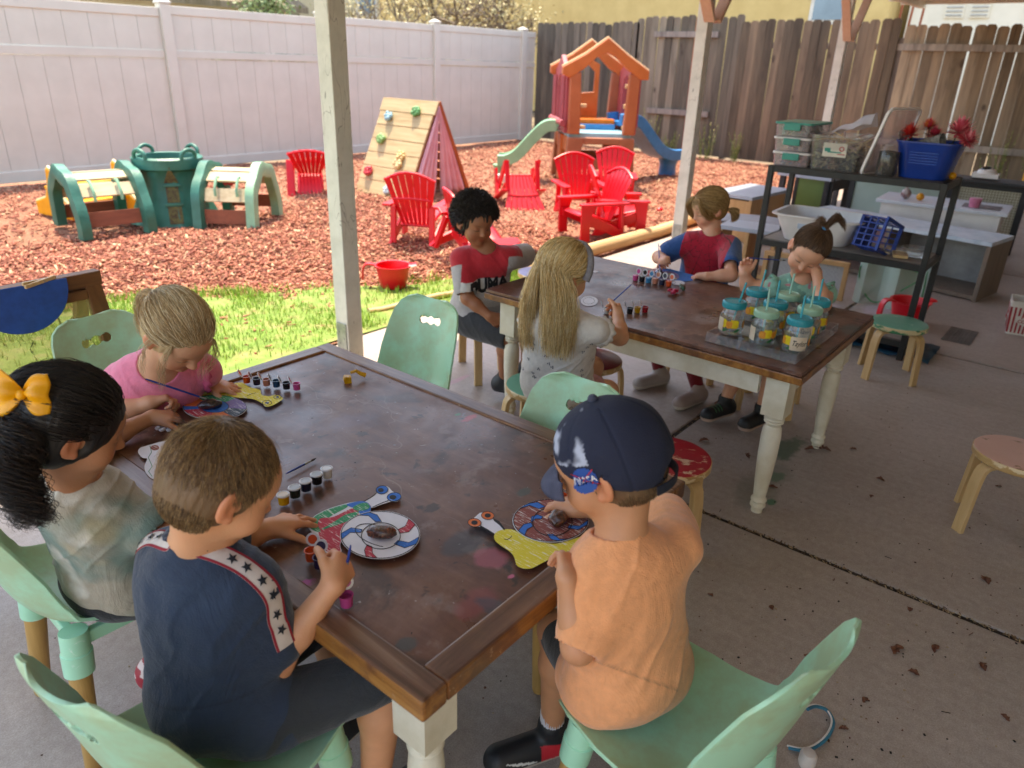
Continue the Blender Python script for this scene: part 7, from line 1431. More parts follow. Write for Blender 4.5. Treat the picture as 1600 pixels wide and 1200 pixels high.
k.tail(cols, [k.hp(.045, .05, .085), k.hp(.07, .075, .04), k.hp(.077, .07, -.02), k.hp(.075, .05, -.06)], 200, 16, .02, .0008, .002, .08, name='fringe', flat=.5); k.tail(cols, [k.hp(-.03, .06, .085), k.hp(-.065, .075, .04), k.hp(-.075, .06, -.01), k.hp(-.075, .03, -.04)], 160, 16, .016, .0008, .002, .08, name='fringe', flat=.5, seed=6)
slip = lambda V, C, h, al, sd_: C
k.shoe('R', tuple((Z(1015, 596, .03)-k.J['anR'])*A(1, 1, 0)), 'a59c97', 'c4bcb2', slip, .165); k.shoe('L', tuple((Z(1070, 628, .03)-k.J['anL'])*A(1, 1, 0)), 'a08d86', 'c4bcb2', slip, .165)
# ---- toddler resting her head on her hand
RTv = RT*A(1, 1, 0)
k = Kid('toddler in a mint sprigged dress with a topknot, cheek resting on her hand', dict(
    pel=(3.08, .94, .36), neck=(2.965, .888, .645), head=Z(1262, 392, .768), shR=(2.925, .975, .60), shL=(2.99, .79, .60), elR=Z(1160, 455, .595), wrR=Z(1163, 428, .645), elL=Z(1286, 476, .602), wrL=Z(1276, 428, .692),
    hipR=(3.06, .99, .35), hipL=(3.08, .90, .35), knR=(2.88, 1.03, .34), knL=(2.88, .90, .34), anR=Z(1133, 627, .085), anL=Z(1190, 640, .09)), (-1, 0, 0), (-.76, -.20, -.52), 'dba283', h=.0034, head_up=tuple(A(0, 0, 1)+RTv*.38), sc=.92, hs=.97)
k.J['elR'] = A(2.90, 1.075, .592)
k.handspec = [(('R', Z(1166, 398, .70)-k.J['wrR'], (-.7, -.3, -.1)), dict(curl=(.9, .95, 1.0, 1.1), thumb=.7, tcurl=.9, spread=.04)), (('L', Z(1284, 394, .742)-k.J['wrL'], (.75, .4, .1)), dict(curl=(.2, .22, .25, .3), thumb=.6, spread=.15))]
k.finish(); CUR = k
def mintdress(V, L): v_ = fbm(L+4, 30., 3)[:, None]; w_ = vnoise(L+1, 60.)[:, None]; c = np.array(rgb('8fc4b0'))*(v_ < .56)+np.array(rgb('6fa08f'))*(v_ >= .56); m = w_ > .78; return np.where(m, np.array(rgb('c07f86')), c)
def dress(F):
    shirt(.012, 0, .044, low=.02, nd=.03)(F); F.ell(k.J['pel']+k.f*.03, (.14, .15, .08), k.MT, .03)
    for S_ in 'LR': a = k.J['sh'+S_]; F.cone(a, a+(k.J['el'+S_]-a)*.1, .043, .043, .01)
k.garment('dress', dress, mintdress, .005, seed=41.)
for S_ in 'LR':
    a = k.J['sh'+S_]; o_ = unit(k.J['sh'+S_]-k.J['neck']); up2 = k.sp; ff = unit(np.cross(o_, up2)); G = []
    for i in range(36): an = -1.9+3.8*i/35; rad = up2*math.cos(an)+ff*math.sin(an); p = a-o_*.012+rad*.040; G.append([p, p+rad*.010+o_*.012+o_*.003*math.sin(i*1.7), p+rad*.018*(1+.25*math.sin(i*1.3))+o_*.026+o_*.006*math.sin(i*1.7)])
    r_ = MB().xf(o=-A(*k.loc)).grid(G).build('ruffle', plain('mint_ruffle', '8fc4b0', '7fb39f', .8, 30), k.o, True, fix=False); r_.modifiers.new('s', 'SOLIDIFY').thickness = .002
c0 = k.J['neck']-k.sp*.012+k.f*.006; MB().xf(o=-A(*k.loc)).tube([c0+(k.x*math.cos(a)*.048+k.f*math.sin(a)*.046)-k.sp*.012*math.sin(a) for a in np.linspace(0, 6.283, 33)[:-1]], .0065, 8, closed=True).build('collar', plain('pink_collar', 'cf6f9a', None, .8), k.o, True)
k.hair_cap('5c412c', .006, strip=60); T = (.0, -.035, .117); cols = ['5a3f2a', '6f5036', '4a3322', '86634a']; k.pulled_hair(cols, T, 3600, 12, .0007, .006, low=-.05)
tp = k.hp(*T); k.tail(cols, [tp, tp+(k.hp(0, 0, .03)-k.hp(0, 0, 0)), tp+A(.02, -.035, .045), tp+A(.04, -.065, .01)], 260, 16, .016, .0007, .004, .05, seed=2, grow=2.2); k.tail(cols, [tp, tp+A(-.01, .01, .03), tp+A(-.02, .02, .035), tp+A(-.03, .03, .02)], 120, 12, .014, .0006, .004, .05, seed=3, name='ponytail', grow=2.2)
MB().xf(o=-A(*k.loc)).tube([tp+k.MH @ A(math.cos(a)*.009, math.sin(a)*.009, .006) for a in np.linspace(0, 6.283, 17)[:-1]], .004, 8, closed=True).build('hair_tie', plain('tie_blue', '3a8fc4', None, .5), k.o, True)
blk = lambda V, C, h, al, sd_: np.where(((np.abs((al*60) % 1-.5) < .12) & (al > .03) & (al < .08) & (h > .03))[:, None], np.array(rgb('3f7a52')), C)
k.shoe('R', tuple((Z(1105, 652, .03)-k.J['anR'])*A(1, 1, 0)), '1b1c1e', 'c0a596', blk, .15); k.shoe('L', tuple((Z(1165, 668, .03)-k.J['anL'])*A(1, 1, 0)), '1b1c1e', 'c0a596', None, .15)

for k, cols, n_ in ((NV, ['96744a', 'b08d5e'], 500), (OR, ['7a5f43'], 150), (DK, ['2c2019', '3a2b20'], 350), (PK, ['ecd09a', 'd0b184'], 400)):
    k.short_hair(cols, n_, .045, 9, .00022, .55, name='flyaway_hair', low=-.06 if k is not OR else -.09, curl=.12) if k is not OR else None
# ================================================================ THINGS ON THE TABLES
ZT0 = .5672
def crayon(name, c, white='e9e6e0', cov=.52, sc=60, rot=.6):
    if name in _M: return _M[name]
    t = NT(name); a = t.noise(1, 5, .7, t.co((sc*6, sc*.6, sc), rot=(0, 0, rot)), .5); t.col(t.ramp(a, [(cov-.18, rgb(c)), (cov+.03, tuple(x*1.1 for x in rgb(c))), (cov+.12, rgb(white))])); t.set(rough=.8); _M[name] = t.m; return t.m
m_paper = plain('paper', 'e4e2e8', 'dad8e0', .85, 20, .05); m_ink = plain('ink', '1a1a20', None, .7)
YELC, REDC, GRNC, BLUC, BRNC, ORGC, PURC, SLTC = (crayon('crayon_'+n, c, **kw) for n, c, kw in (('yellow', 'd8c63e', {}), ('red', 'b83648', {}), ('green', '2f8f62', {}), ('blue', '2f6fc0', dict(cov=.6)), ('brown', '8a4a42', {}), ('orange', 'd9713f', dict(cov=.6)), ('purple', '7a6a9c', {}), ('slate', '3f4c58', {})))
class Sheet:
    """paper cut-out: flat layers a fraction of a millimetre apart, drawn from outlines lying on the table"""
    def __init__(s, name, label, cat, px, conv, lift=.0016, group='coloured paper snails on the tables'):
        s.conv = conv; s.lv = {}; P = [s.pt(p) for p in px]; c = np.mean(P, 0); s.c = A(c[0], c[1], 0); s.o = thing(name, label, cat, (c[0], c[1], ZT0), 0, group); s.lift = lift; s.k = 0
    def pt(s, p): q = Z(*s.conv(*p), ZT0); return q
    def layer(s, name, px, mat, lev, curve=True, closed=True, thick=.0004, raw=None):
        P = np.array([s.pt(p)[:2] for p in px]) if raw is None else raw
        if curve: P = smooth_pts(np.c_[P, np.zeros(len(P))], max(40, len(P)*5), True)[:, :2]
        a = np.sum(P[:, 0]*np.roll(P[:, 1], -1)-np.roll(P[:, 0], -1)*P[:, 1]); P = P if a > 0 else P[::-1]
        mb = MB(); mb.prism([(x-s.c[0], y-s.c[1]) for x, y in P], thick, None, (0, 0, s.lift+lev*.0005)); s.k += 1; return mb.build(name, mat, s.o, fix=False)
    def outline(s, px, lev, w=.0007, curve=True, raw=None, closed=True):
        P = np.array([s.pt(p)[:2] for p in px]) if raw is None else raw
        if curve: P = smooth_pts(np.c_[P, np.zeros(len(P))], max(40, len(P)*5), closed)[:, :2]
        mb = MB(); Q = np.c_[P-s.c[:2], np.full(len(P), s.lift+lev*.0005)]; mb.tube(Q, w, 5, closed=closed, cap=False); return mb.build('drawn_line', m_ink, s.o, fix=False)
    def ell(s, c, r, rot=0, n=40, px=True):
        return [(c[0]+r[0]*math.cos(a)*math.cos(rot)-r[1]*math.sin(a)*math.sin(rot), c[1]+r[0]*math.cos(a)*math.sin(rot)+r[1]*math.sin(a)*math.cos(rot)) for a in np.linspace(0, 2*math.pi, n+1)[:-1]]
    def sector(s, c, r0, r1, a0, a1, sw=.35, n=8):
        o = [(c[0]+r1[0]*math.cos(a), c[1]+r1[1]*math.sin(a)) for a in np.linspace(a0, a1, n)]; i = [(c[0]+r0[0]*math.cos(a+sw), c[1]+r0[1]*math.sin(a+sw)) for a in np.linspace(a1, a0, n)]
        def side(p, q, b): m = ((p[0]+q[0])/2+b*(q[1]-p[1])*.18, (p[1]+q[1])/2-b*(q[0]-p[0])*.18); return [m]
        return o+side(o[-1], i[0], 1)+i+side(i[-1], o[0], -1)
m_rockp = NT('painted_rock'); _n = m_rockp.noise(70, 5, .7, None, 1.); m_rockp.col(m_rockp.ramp(_n, [(.3, rgb('2a1713')), (.5, rgb('4e2a1e')), (.6, rgb('70402c')), (.68, rgb('c05a2c')), (.75, rgb('b9a08c'))])); m_rockp.bump(_n, .8, .004); m_rockp.set(rough=.14, coat=.6); m_rockp = m_rockp.m
m_rockd = NT('dark_painted_rock'); _n = m_rockd.noise(60, 5, .7, None, 1.); m_rockd.col(m_rockd.ramp(_n, [(.3, rgb('1d1418')), (.6, rgb('3a2629')), (.7, rgb('8c98b8'))])); m_rockd.bump(_n, .6, .004); m_rockd.set(rough=.14, coat=.6); m_rockd = m_rockd.m
def rock(label, px, conv, rx, ry, h, rz, mat, z0=.0046):
    c = Z(*conv(*px), ZT0+h*.5); rs = np.random.default_rng(int(px[0])); mb = MB(); n = 28; V = []; m = 18
    for i in range(m+1):
        th = math.pi*i/m
        for k in range(n): a = 2*math.pi*k/n; V.append((math.sin(th)*math.cos(a), math.sin(th)*math.sin(a), math.cos(th)))
    V = np.array(V); r = 1+(vnoise(V+px[0], 2.2)-.5)*.25; V = V*r[:, None]*[rx, ry, h/2]; V = V @ rotz(rz).T; V[:, 2] = np.maximum(V[:, 2], -h*.42)
    mb.add(V, [(i*n+k, (i+1)*n+k, (i+1)*n+(k+1) % n, i*n+(k+1) % n) for i in range(m) for k in range(n)]); o = mb.build('painted_rock', mat, None, True, loc=(c[0], c[1], ZT0+z0+h*.42)); return tag(o, label, 'rock', 'painted rocks on the paper snails')
# -- snail in front of the navy shirt
cv = lambda x, y: (400+x/4.287, 680+y/4.287)
s = Sheet('paper_snail', 'paper snail with red and green body and white shell, by the navy-shirted child', 'paper snail', [(350, 590), (970, 410), (1100, 650), (700, 830)], cv)
body = [(345, 600), (395, 545), (470, 505), (560, 475), (640, 455), (700, 450), (750, 462), (770, 490), (760, 520), (700, 560), (640, 610), (590, 670), (565, 740), (570, 790), (500, 795), (440, 775), (420, 700), (370, 650)]
s.layer('body', body, m_paper, 0, thick=.0005); s.layer('coloured_patch', [(425, 640), (520, 590), (640, 520), (690, 530), (640, 600), (590, 660), (562, 740), (565, 788), (500, 790), (445, 765), (430, 700)], REDC, 1); s.layer('coloured_patch', [(350, 598), (395, 550), (470, 510), (560, 480), (620, 468), (600, 495), (500, 550), (430, 620), (432, 655), (380, 640)], GRNC, 1.02)
s.layer('coloured_patch', [(440, 640), (520, 585), (620, 530), (690, 520), (640, 570), (540, 610)], GRNC, 2.0); s.layer('coloured_patch', [(425, 570), (520, 555), (640, 500), (690, 515), (600, 540), (520, 590), (430, 635)], REDC, 2.04); s.layer('coloured_patch', [(610, 470), (700, 450), (750, 462), (768, 490), (760, 520), (700, 535), (680, 500), (640, 490)], BLUC, 2.1); s.layer('coloured_patch', [(650, 495), (690, 470), (740, 462), (762, 488), (740, 508), (680, 515)], GRNC, 3)
s.layer('eye_stalk', [(722, 452), (790, 410), (812, 372), (850, 350), (885, 352), (920, 385), (965, 400), (970, 425), (945, 450), (900, 452), (840, 470), (780, 492), (765, 475)], m_paper, .5)
s.outline([(722, 452), (790, 410), (812, 385)], 1.6, .0009, closed=False); s.outline([(885, 445), (840, 462), (780, 490)], 1.6, .0009, closed=False)
for c, r in (((844, 374), (40, 27)), ((925, 422), (47, 29))): s.layer('eye', s.ell(c, r, -.1), BLUC, 2, False); s.outline(s.ell(c, r, -.1), 3, .0007, False); s.layer('pupil', s.ell((c[0]-8, c[1]+2), (r[0]*.48, r[1]*.5)), m_ink, 3, False)
ce, R1, R0 = (832, 680), (268, 162), (130, 88)
s.layer('shell', s.ell(ce, R1), m_paper, 4, False, thick=.0006); s.outline(s.ell(ce, (R1[0]-6, R1[1]-5)), 5.4, .0008, False)
for a0, a1, m in ((-2.15, -1.85, BLUC), (-.75, -.45, REDC), (.1, .42, BLUC), (1.65, 1.95, REDC), (-3.1, -2.75, BLUC) if 0 else (2.95, 3.2, BLUC)): P = s.sector(ce, R0, (R1[0]-8, R1[1]-6), a0, a1); s.layer('coloured_stripe', P, m, 5.2+a0*.01, False); s.outline(P, 6.2, .0006, False)
s.outline(s.ell((ce[0]+5, ce[1]+8), R0), 6.4, .0008, False); s.outline(s.ell((ce[0]-10, ce[1]+6), (R0[0]*1.25, R0[1]*.75), .3, 40)[8:34], 6.4, .0007, False, closed=False)
rock('wet brown painted rock on the red and green paper snail', (842, 655), cv, .0285, .0165, .026, R_(-52), m_rockp)
# -- snail under the orange-shirted child's hand
cv = lambda x, y: (700+x/6, 720+y/6)
s = Sheet('paper_snail', 'paper snail with yellow body, brown and blue shell, by the child in the cap', 'paper snail', [(200, 550), (1310, 600), (740, 1020)], cv)
s.layer('eye_stalk', [(190, 590), (240, 548), (320, 492), (430, 555), (490, 600), (540, 660), (520, 690), (440, 700), (330, 630), (250, 625)], m_paper, 0, thick=.0005)
s.layer('stalk_edge', [(305, 615), (370, 650), (440, 695), (435, 705), (360, 665), (300, 630)], m_ink, 1, False); s.layer('stalk_edge', [(420, 548), (480, 575), (520, 630), (540, 655), (525, 660), (480, 610), (430, 570)], m_ink, 1, False)
s.layer('body', [(432, 715), (450, 680), (500, 658), (560, 650), (625, 662), (700, 705), (800, 750), (900, 775), (1020, 785), (1200, 735), (1310, 700), (1440, 695), (1500, 740), (1400, 780), (1200, 840), (1040, 892), (900, 958), (800, 1010), (740, 1020), (680, 1010), (640, 980), (620, 910), (580, 860), (500, 805), (445, 760)], YELC, .6, thick=.0006)
s.outline([(525, 745), (555, 748), (580, 735), (598, 715)], 2.2, .0007, closed=False)
for c, r in (((372, 525), (60, 38)), ((248, 592), (62, 39))): s.layer('eye', s.ell(c, r, .1), ORGC, 2, False); s.outline(s.ell(c, r, .1), 3, .0006, False); s.layer('pupil', s.ell(c, (r[0]*.48, r[1]*.5)), m_ink, 3, False)
ce, R1, R0 = (962, 577), (358, 204), (185, 132)
s.layer('shell', s.ell(ce, R1), m_paper, 4, False, thick=.0005); s.layer('coloured_ring', s.ell(ce, (R1[0]-10, R1[1]-8)), BRNC, 5, False)
for a0, a1 in ((-2.55, -2.2), (-1.35, -1.1), (.0, .22), (2.35, 2.62), (1.1, 1.4), (3.0, 3.2)): P = s.sector(ce, R0, (R1[0]-10, R1[1]-8), a0, a1) if a0 < 2.9 else s.sector(ce, (90, 60), R0, 3.0, 3.4); s.layer('coloured_stripe', P, BLUC, 6+a0*.01, False); s.outline(P, 7, .0006, False)
s.outline(s.ell((ce[0]+15, ce[1]+15), R0), 7.1, .0008, False); s.outline(s.ell(ce, (R1[0]-8, R1[1]-6)), 6.3, .0007, False)
rock('brown painted rock with orange streaks, under the hand of the child in the cap', (1030, 548), cv, .023, .019, .030, R_(20), m_rockp, .0052)
# -- snail of the pink child
cv = lambda x, y: (180+x/5, 560+y/5)
s = Sheet('paper_snail', 'all yellow paper snail with a many coloured shell, by the child in pink', 'paper snail', [(430, 365), (1305, 310), (780, 480)], cv)
s.layer('body', [(430, 365), (520, 325), (640, 285), (760, 255), (850, 235), (930, 200), (1000, 195), (1050, 230), (1130, 250), (1145, 288), (1200, 300), (1260, 290), (1305, 310), (1300, 330), (1230, 372), (1175, 380), (1140, 350), (1075, 322), (960, 312), (850, 300), (700, 320), (600, 348), (500, 366)], YELC, 0, thick=.0005)
for c, r in (((1268, 308), (28, 15)), ((1187, 353), (36, 19))): s.outline(s.ell(c, r), 1.4, .0007, False); s.layer('pupil', s.ell(c, (r[0]*.45, r[1]*.5)), SLTC, 1.2, False)
s.outline([(1030, 300), (1060, 285), (1100, 275)], 1.4, .0007, closed=False)
ce, R1 = (780, 390), (252, 97); s.layer('shell', s.ell(ce, R1), m_paper, 2, False, thick=.0005)
for j, (a0, a1, m) in enumerate(((-3.05, -2.2, ORGC), (-2.2, -.85, GRNC), (-.85, .15, PURC), (.15, .95, SLTC), (.95, 1.75, ORGC), (1.75, 2.9, REDC), (2.9, 3.23, BLUC))): s.layer('coloured_sector', [(ce[0]+105*math.cos(a), ce[1]+45*math.sin(a)) for a in np.linspace(a1, a0, 8)]+[(ce[0]+(R1[0]-5)*math.cos(a), ce[1]+(R1[1]-3)*math.sin(a)) for a in np.linspace(a0, a1, 10)], m, 3+j*.03, False)
s.layer('shell_centre', s.ell((ce[0]-5, ce[1]-5), (112, 48)), BLUC, 3.6, False); s.outline(s.ell((ce[0]-5, ce[1]-5), (112, 48)), 4.6, .0007, False); s.outline(s.ell(ce, (R1[0]-4, R1[1]-3)), 4.2, .0006, False)
rock('shiny dark rock being painted on the many coloured snail shell', (742, 368), cv, .0295, .0165, .027, R_(-30), m_rockd)
# -- white paper of the bow child
s = Sheet('paper_snail', 'white paper snail with a thin green line, half hidden by brown hair', 'paper snail', [(180, 740), (500, 660), (300, 950)], cv)
s.layer('body', [(180, 740), (195, 705), (240, 690), (300, 672), (370, 655), (470, 640), (560, 700), (520, 860), (400, 960), (300, 950), (245, 905), (230, 850), (250, 790), (215, 782)], m_paper, 0, thick=.0005)
mbp = np.array([s.pt(p)[:2] for p in ((272, 690), (285, 740), (260, 780), (290, 850), (262, 890), (290, 930))]); m_gl = plain('green_line', '2f8f62', None, .7); MB().tube(np.c_[mbp-s.c[:2], np.full(6, s.lift+.0006)], .0007, 5).build('drawn_line', m_gl, s.o); s.layer('scribble', s.ell((310, 705), (35, 20)), BRNC, 1)
# -- blue paper and rock of the costume child; round paper of the long-haired child
cv = lambda x, y: (940+x/7.5, 300+y/7.5)
s = Sheet('paper_snail', 'blue and purple coloured paper snail in front of the red and blue shirt', 'paper snail', [(500, 945), (1130, 995), (900, 1070)], cv)
s.layer('body', [(690, 893), (800, 905), (1000, 958), (1130, 995), (1060, 1042), (980, 1052), (880, 1045), (760, 1010), (640, 1000), (600, 960)], BLUC, 0, False, thick=.0005); s.layer('shell', s.ell((760, 985), (150, 55), .1), PURC, 1, False); s.layer('tail', [(495, 948), (560, 925), (640, 920), (680, 960), (600, 985), (520, 975)], REDC, .7); s.layer('eye_stalk', [(830, 1050), (900, 1042), (965, 1060), (965, 1090), (900, 1095), (840, 1085)], m_paper, .3)
for k_, (x, y) in enumerate(((840, 1068), (938, 1085))): s.outline(s.ell((x, y), (24, 12)), 1.5, .0006, False)
s.layer('yellow_mark', [(750, 962), (840, 968), (838, 975), (750, 970)], YELC, 2.2, False); s.layer('yellow_mark', [(800, 1005), (880, 1022), (876, 1030), (800, 1012)], YELC, 2.2, False)
rock('glossy purple painted rock on the blue paper snail', (665, 945), cv, .026, .018, .024, .3, plain('purple_rock', '2b1f4a', '3a2b5f', .15, 40), .004); rock('glossy black painted rock beside the purple one', (715, 975), cv, .022, .017, .022, .6, plain('black_rock', '17151a', '2a2528', .15, 40), .004)
s = Sheet('paper_disc', 'white paper disc with pencil marks beside the long-haired child', 'paper disc', [(1100, 600), (1300, 600)], lambda x, y: (740+x/6.667, 380+y/6.667)); s.layer('disc', s.ell((1205, 608), (88, 52)), m_paper, 0, False); s.outline(s.ell((1200, 605), (60, 34)), 1, .0006, False)
tag(MB().prism(rrect(.03, .02, .006), .0006).build('paper_scrap', m_paper, None, loc=(*Z(930, 425, ZT0)[:2], ZT0+.001)), 'tiny white scrap of paper at the far end of the far table', 'scrap')
# -- paint pots
m_pot = plain('pot_plastic', 'd6d4d2', 'c8c6c4', .3); m_lidp = NT('pot_lid'); m_lidp.col(rgb('dfdde0')); m_lidp.set(rough=.2, alpha=.7); m_lidp = m_lidp.m
G_P = 'little paint pots on the tables'
def pot(px, py, cname, c, label, mode='open', rz=0., lidrz=None, sc=1.):
    g = Z(px, py, ZT0); t = thing('paint_pot', label, 'paint pot', (g[0], g[1], ZT0+.0014), rz, G_P); R, H = .0105*sc, .0175*sc; mp = plain('paint_'+cname, c, None, .25)
    if mode == 'open': MB().lathe([(0, 0), (R*.86, 0), (R*.95, H), (R*1.05, H), (R*1.05, H+.0012), (R*.86, H+.0012), (R*.8, H*.75)], 22, cap=False).build('cup', mp, t, True); MB().lathe([(0, H*.72), (R*.84, H*.76)], 22, cap=False).build('paint', plain('wet_'+cname, tuple(x*.8 for x in rgb(c)), None, .08, 8, .2), t, True)
    else: MB().lathe([(0, 0), (R*.86, 0), (R*.95, H), (0, H)], 22, cap=False).build('cup', mp, t, True)
    l = MB()
    if mode == 'closed': l.lathe([(R*1.0, H-.001), (R*1.12, H), (R*1.12, H+.002), (R*.85, H+.003), (R*.8, H+.0018), (0, H+.0018)], 22, cap=False); lo = l.build('lid', m_lidp, t, True); MB().lathe([(0, H+.002), (R*.78, H+.0021)], 20, cap=False).build('lid_top', plain('lidtint_'+cname, tuple(.35+.5*x for x in rgb(c)), None, .3), lo)
    else:
        a = R_(65 if mode == 'open' else 80); M = eul(a, 0, 0); ce = A(0, R*1.15, H)+M @ A(0, R*1.1, 0); l.lathe([(R*.75, .0), (R*1.08, .0), (R*1.08, .0022), (R*.75, .0022)], 22, ce, M, cap=False); l.box((0, R*1.1, H), (.004, .004, .001)); lo = l.build('lid', m_lidp, t, True); MB().lathe([(0, .0012), (R*.76, .0012)], 18, ce, M, cap=False).build('smear', mp, lo)
    return t
for (x, y, n, c) in ((1030, 190, 'orange', 'd9552a'), (1108, 205, 'plum', '2b2238'), (1185, 212, 'peach', 'c98068'), (1262, 222, 'petrol', '1f4666'), (1340, 238, 'black', '17171a'), (1420, 245, 'pink', 'cf4f8c')): pot(180+x/5, 560+y/5, n, c, '%s paint pot in the open row beside the yellow snail head' % n, rz=.9)
for (x, y, n, c) in ((478, 283, 'white', 'd8d6d2'), (410, 322, 'black', '17171a'), (337, 368, 'navy', '1b2440'), (264, 412, 'dark green', '24302a'), (188, 460, 'mustard', 'd09a1e')): pot(400+x/4.287, 680+y/4.287, n, c, '%s paint pot with its lid shut, in the row behind brown hair' % n, 'closed', sc=1.15)
pot(400+372/4.287, 680+835/4.287, 'orange', 'd9552a', 'open orange paint pot by the raised fist of the navy-shirted child', rz=-.9, sc=1.1); pot(400+428/4.287, 680+882/4.287, 'violet', '30224a', 'open violet paint pot just right of the orange one, near the fist', rz=-.9, sc=1.1); pot(400+608/4.287, 680+1140/4.287, 'magenta', 'b5457f', 'open pink paint pot near the table edge below the fist', rz=-.7, sc=1.15)
pot(700+1068/6, 720+400/6, 'orange', 'd9552a', 'open orange paint pot touching the brown and blue shell', rz=.8, sc=1.05); pot(700+1180/6, 720+375/6, 'violet', '30224a', 'open violet paint pot under the cap peak beside the orange one', rz=.8, sc=1.05)
for (x, y, n, c) in ((395, 1035, 'pink', 'cf4f8c'), (470, 1050, 'black', '17171a'), (548, 1065, 'sky blue', '2f7fae'), (625, 1075, 'peach', 'c98068'), (703, 1090, 'navy', '1b2440'), (783, 1105, 'orange', 'd9552a')): pot(940+x/7.5, 300+y/7.5, n, c, '%s paint pot in the row in front of the blue paper' % n, 'up', rz=math.atan2(-vr[1], vr[0])+R_(215), sc=1.25)
for (x, y, n, c) in ((893, 660, 'white', 'd8d6d2'), (928, 663, 'dark green', '24302a'), (1001, 660, 'black', '17171a'), (1036, 656, 'mustard', 'd09a1e'), (1072, 654, 'red', 'a8202c')): pot(650+x/3, 270+y/3, n, c, '%s paint pot in the row beside the long-haired child' % n, 'open', rz=.5, sc=1.15)
# -- brushes
m_bh = plain('brush_blue', '1f3f94', '183580', .3)
def brush(a, b, label):
    """a: handle end, b: bristle tip"""
    a, b = A(*a), A(*b); d = b-a; L = np.linalg.norm(d); t = thing('paint_brush', label, 'paint brush', tuple(a), 0, 'blue handled paint brushes'); d = unit(d)
    MB().tube([d*0, d*.01, d*L*.45, d*(L-.033)], [.0012, .0022, .0026, .0022], 10).build('handle', m_bh, t, True); MB().tube([d*(L-.034), d*(L-.016)], [.0026, .0022], 10).build('ferrule', m_steel, t, True); MB().tube([d*(L-.017), d*(L-.008), d*L], [.0021, .0026, .0006], 8).build('bristles', plain('bristle_dark', '2a211d', None, .6), t, True)
cz = lambda x, y, z, k=5: Z(180+x/k, 560+y/k, z)
brush(cz(235, 160, .68), cz(760, 333, .592), 'blue brush in the fist of the child in pink, tip on the dark rock'); brush(Z(548, 852, .665), Z(541, 838, .675) if 0 else Z(538, 905, .60), 'blue brush held by the child in the navy shirt'); brush(Z(447, 740, ZT0+.004), Z(494, 716, ZT0+.003), 'loose blue brush lying on the near table behind the paint pot row')
brush(Z(987, 444, .70), Z(946, 481, .60), 'blue brush held by the long-haired child'); brush(Z(1029, 380, .66), Z(1031, 428, .585), 'blue brush held upright by the child in red and blue'); brush(Z(1170, 403, .715), Z(1228, 407, .70), 'blue brush held sideways in the fist of the toddler')
# -- glass jars on an acrylic tray
t = thing('acrylic_tray', 'clear acrylic tray holding lidded jars at the near end of the far table', 'tray', (2.43, .785, ZT0+.001)); m_acr = see_through('acrylic', (.96, .96, .97), (.8, .8, .85), .05, .03); b = MB(); b.box((0, 0, .002), (.42, .305, .003))
b.build('base', m_acr, t); b = MB()
for s_ in (-1, 1): b.box((s_*.209, 0, .018), (.003, .305, .029)); b.box((0, s_*.151, .018), (.414, .003, .029))
b.build('rim', m_acr, t); tag(MB().prism(rrect(.1, .07, .004), .0007).build('paper_slip', plain('dim_paper', 'b9b2a6', None, .8), None, loc=(2.41, .875, ZT0+.0055)), 'small paper slip lying on the acrylic tray between jars', 'paper slip')
m_glass = see_through('jar_glass'); m_water = see_through('water', (.90, .95, .96), (.8, .9, .92), .03, .02, 1.2)
m_lidt, m_lids = plain('lid_teal', '169aa6', '128a96', .35, 6, .03), plain('lid_sage', 'a3c9ae', '94bca0', .4, 6, .03); m_strt, m_strs = NT('straw_teal'), NT('straw_sage')
for m_, c in ((m_strt, '3fb0bd'), (m_strs, 'a9d6c4')): m_.col(rgb(c)); m_.set(rough=.25, alpha=.8)
m_lem, m_org_, m_lf, m_lbl = plain('lemon_print', 'e6cf2a', 'd9b81e', .5, 60, 0), plain('orange_print', 'cf7a1e', 'e09a3a', .5, 90, 0), plain('leaf_print', '2a7040', None, .5), plain('label_kraft', 'd9c6ae', 'cbb69c', .8, 20)
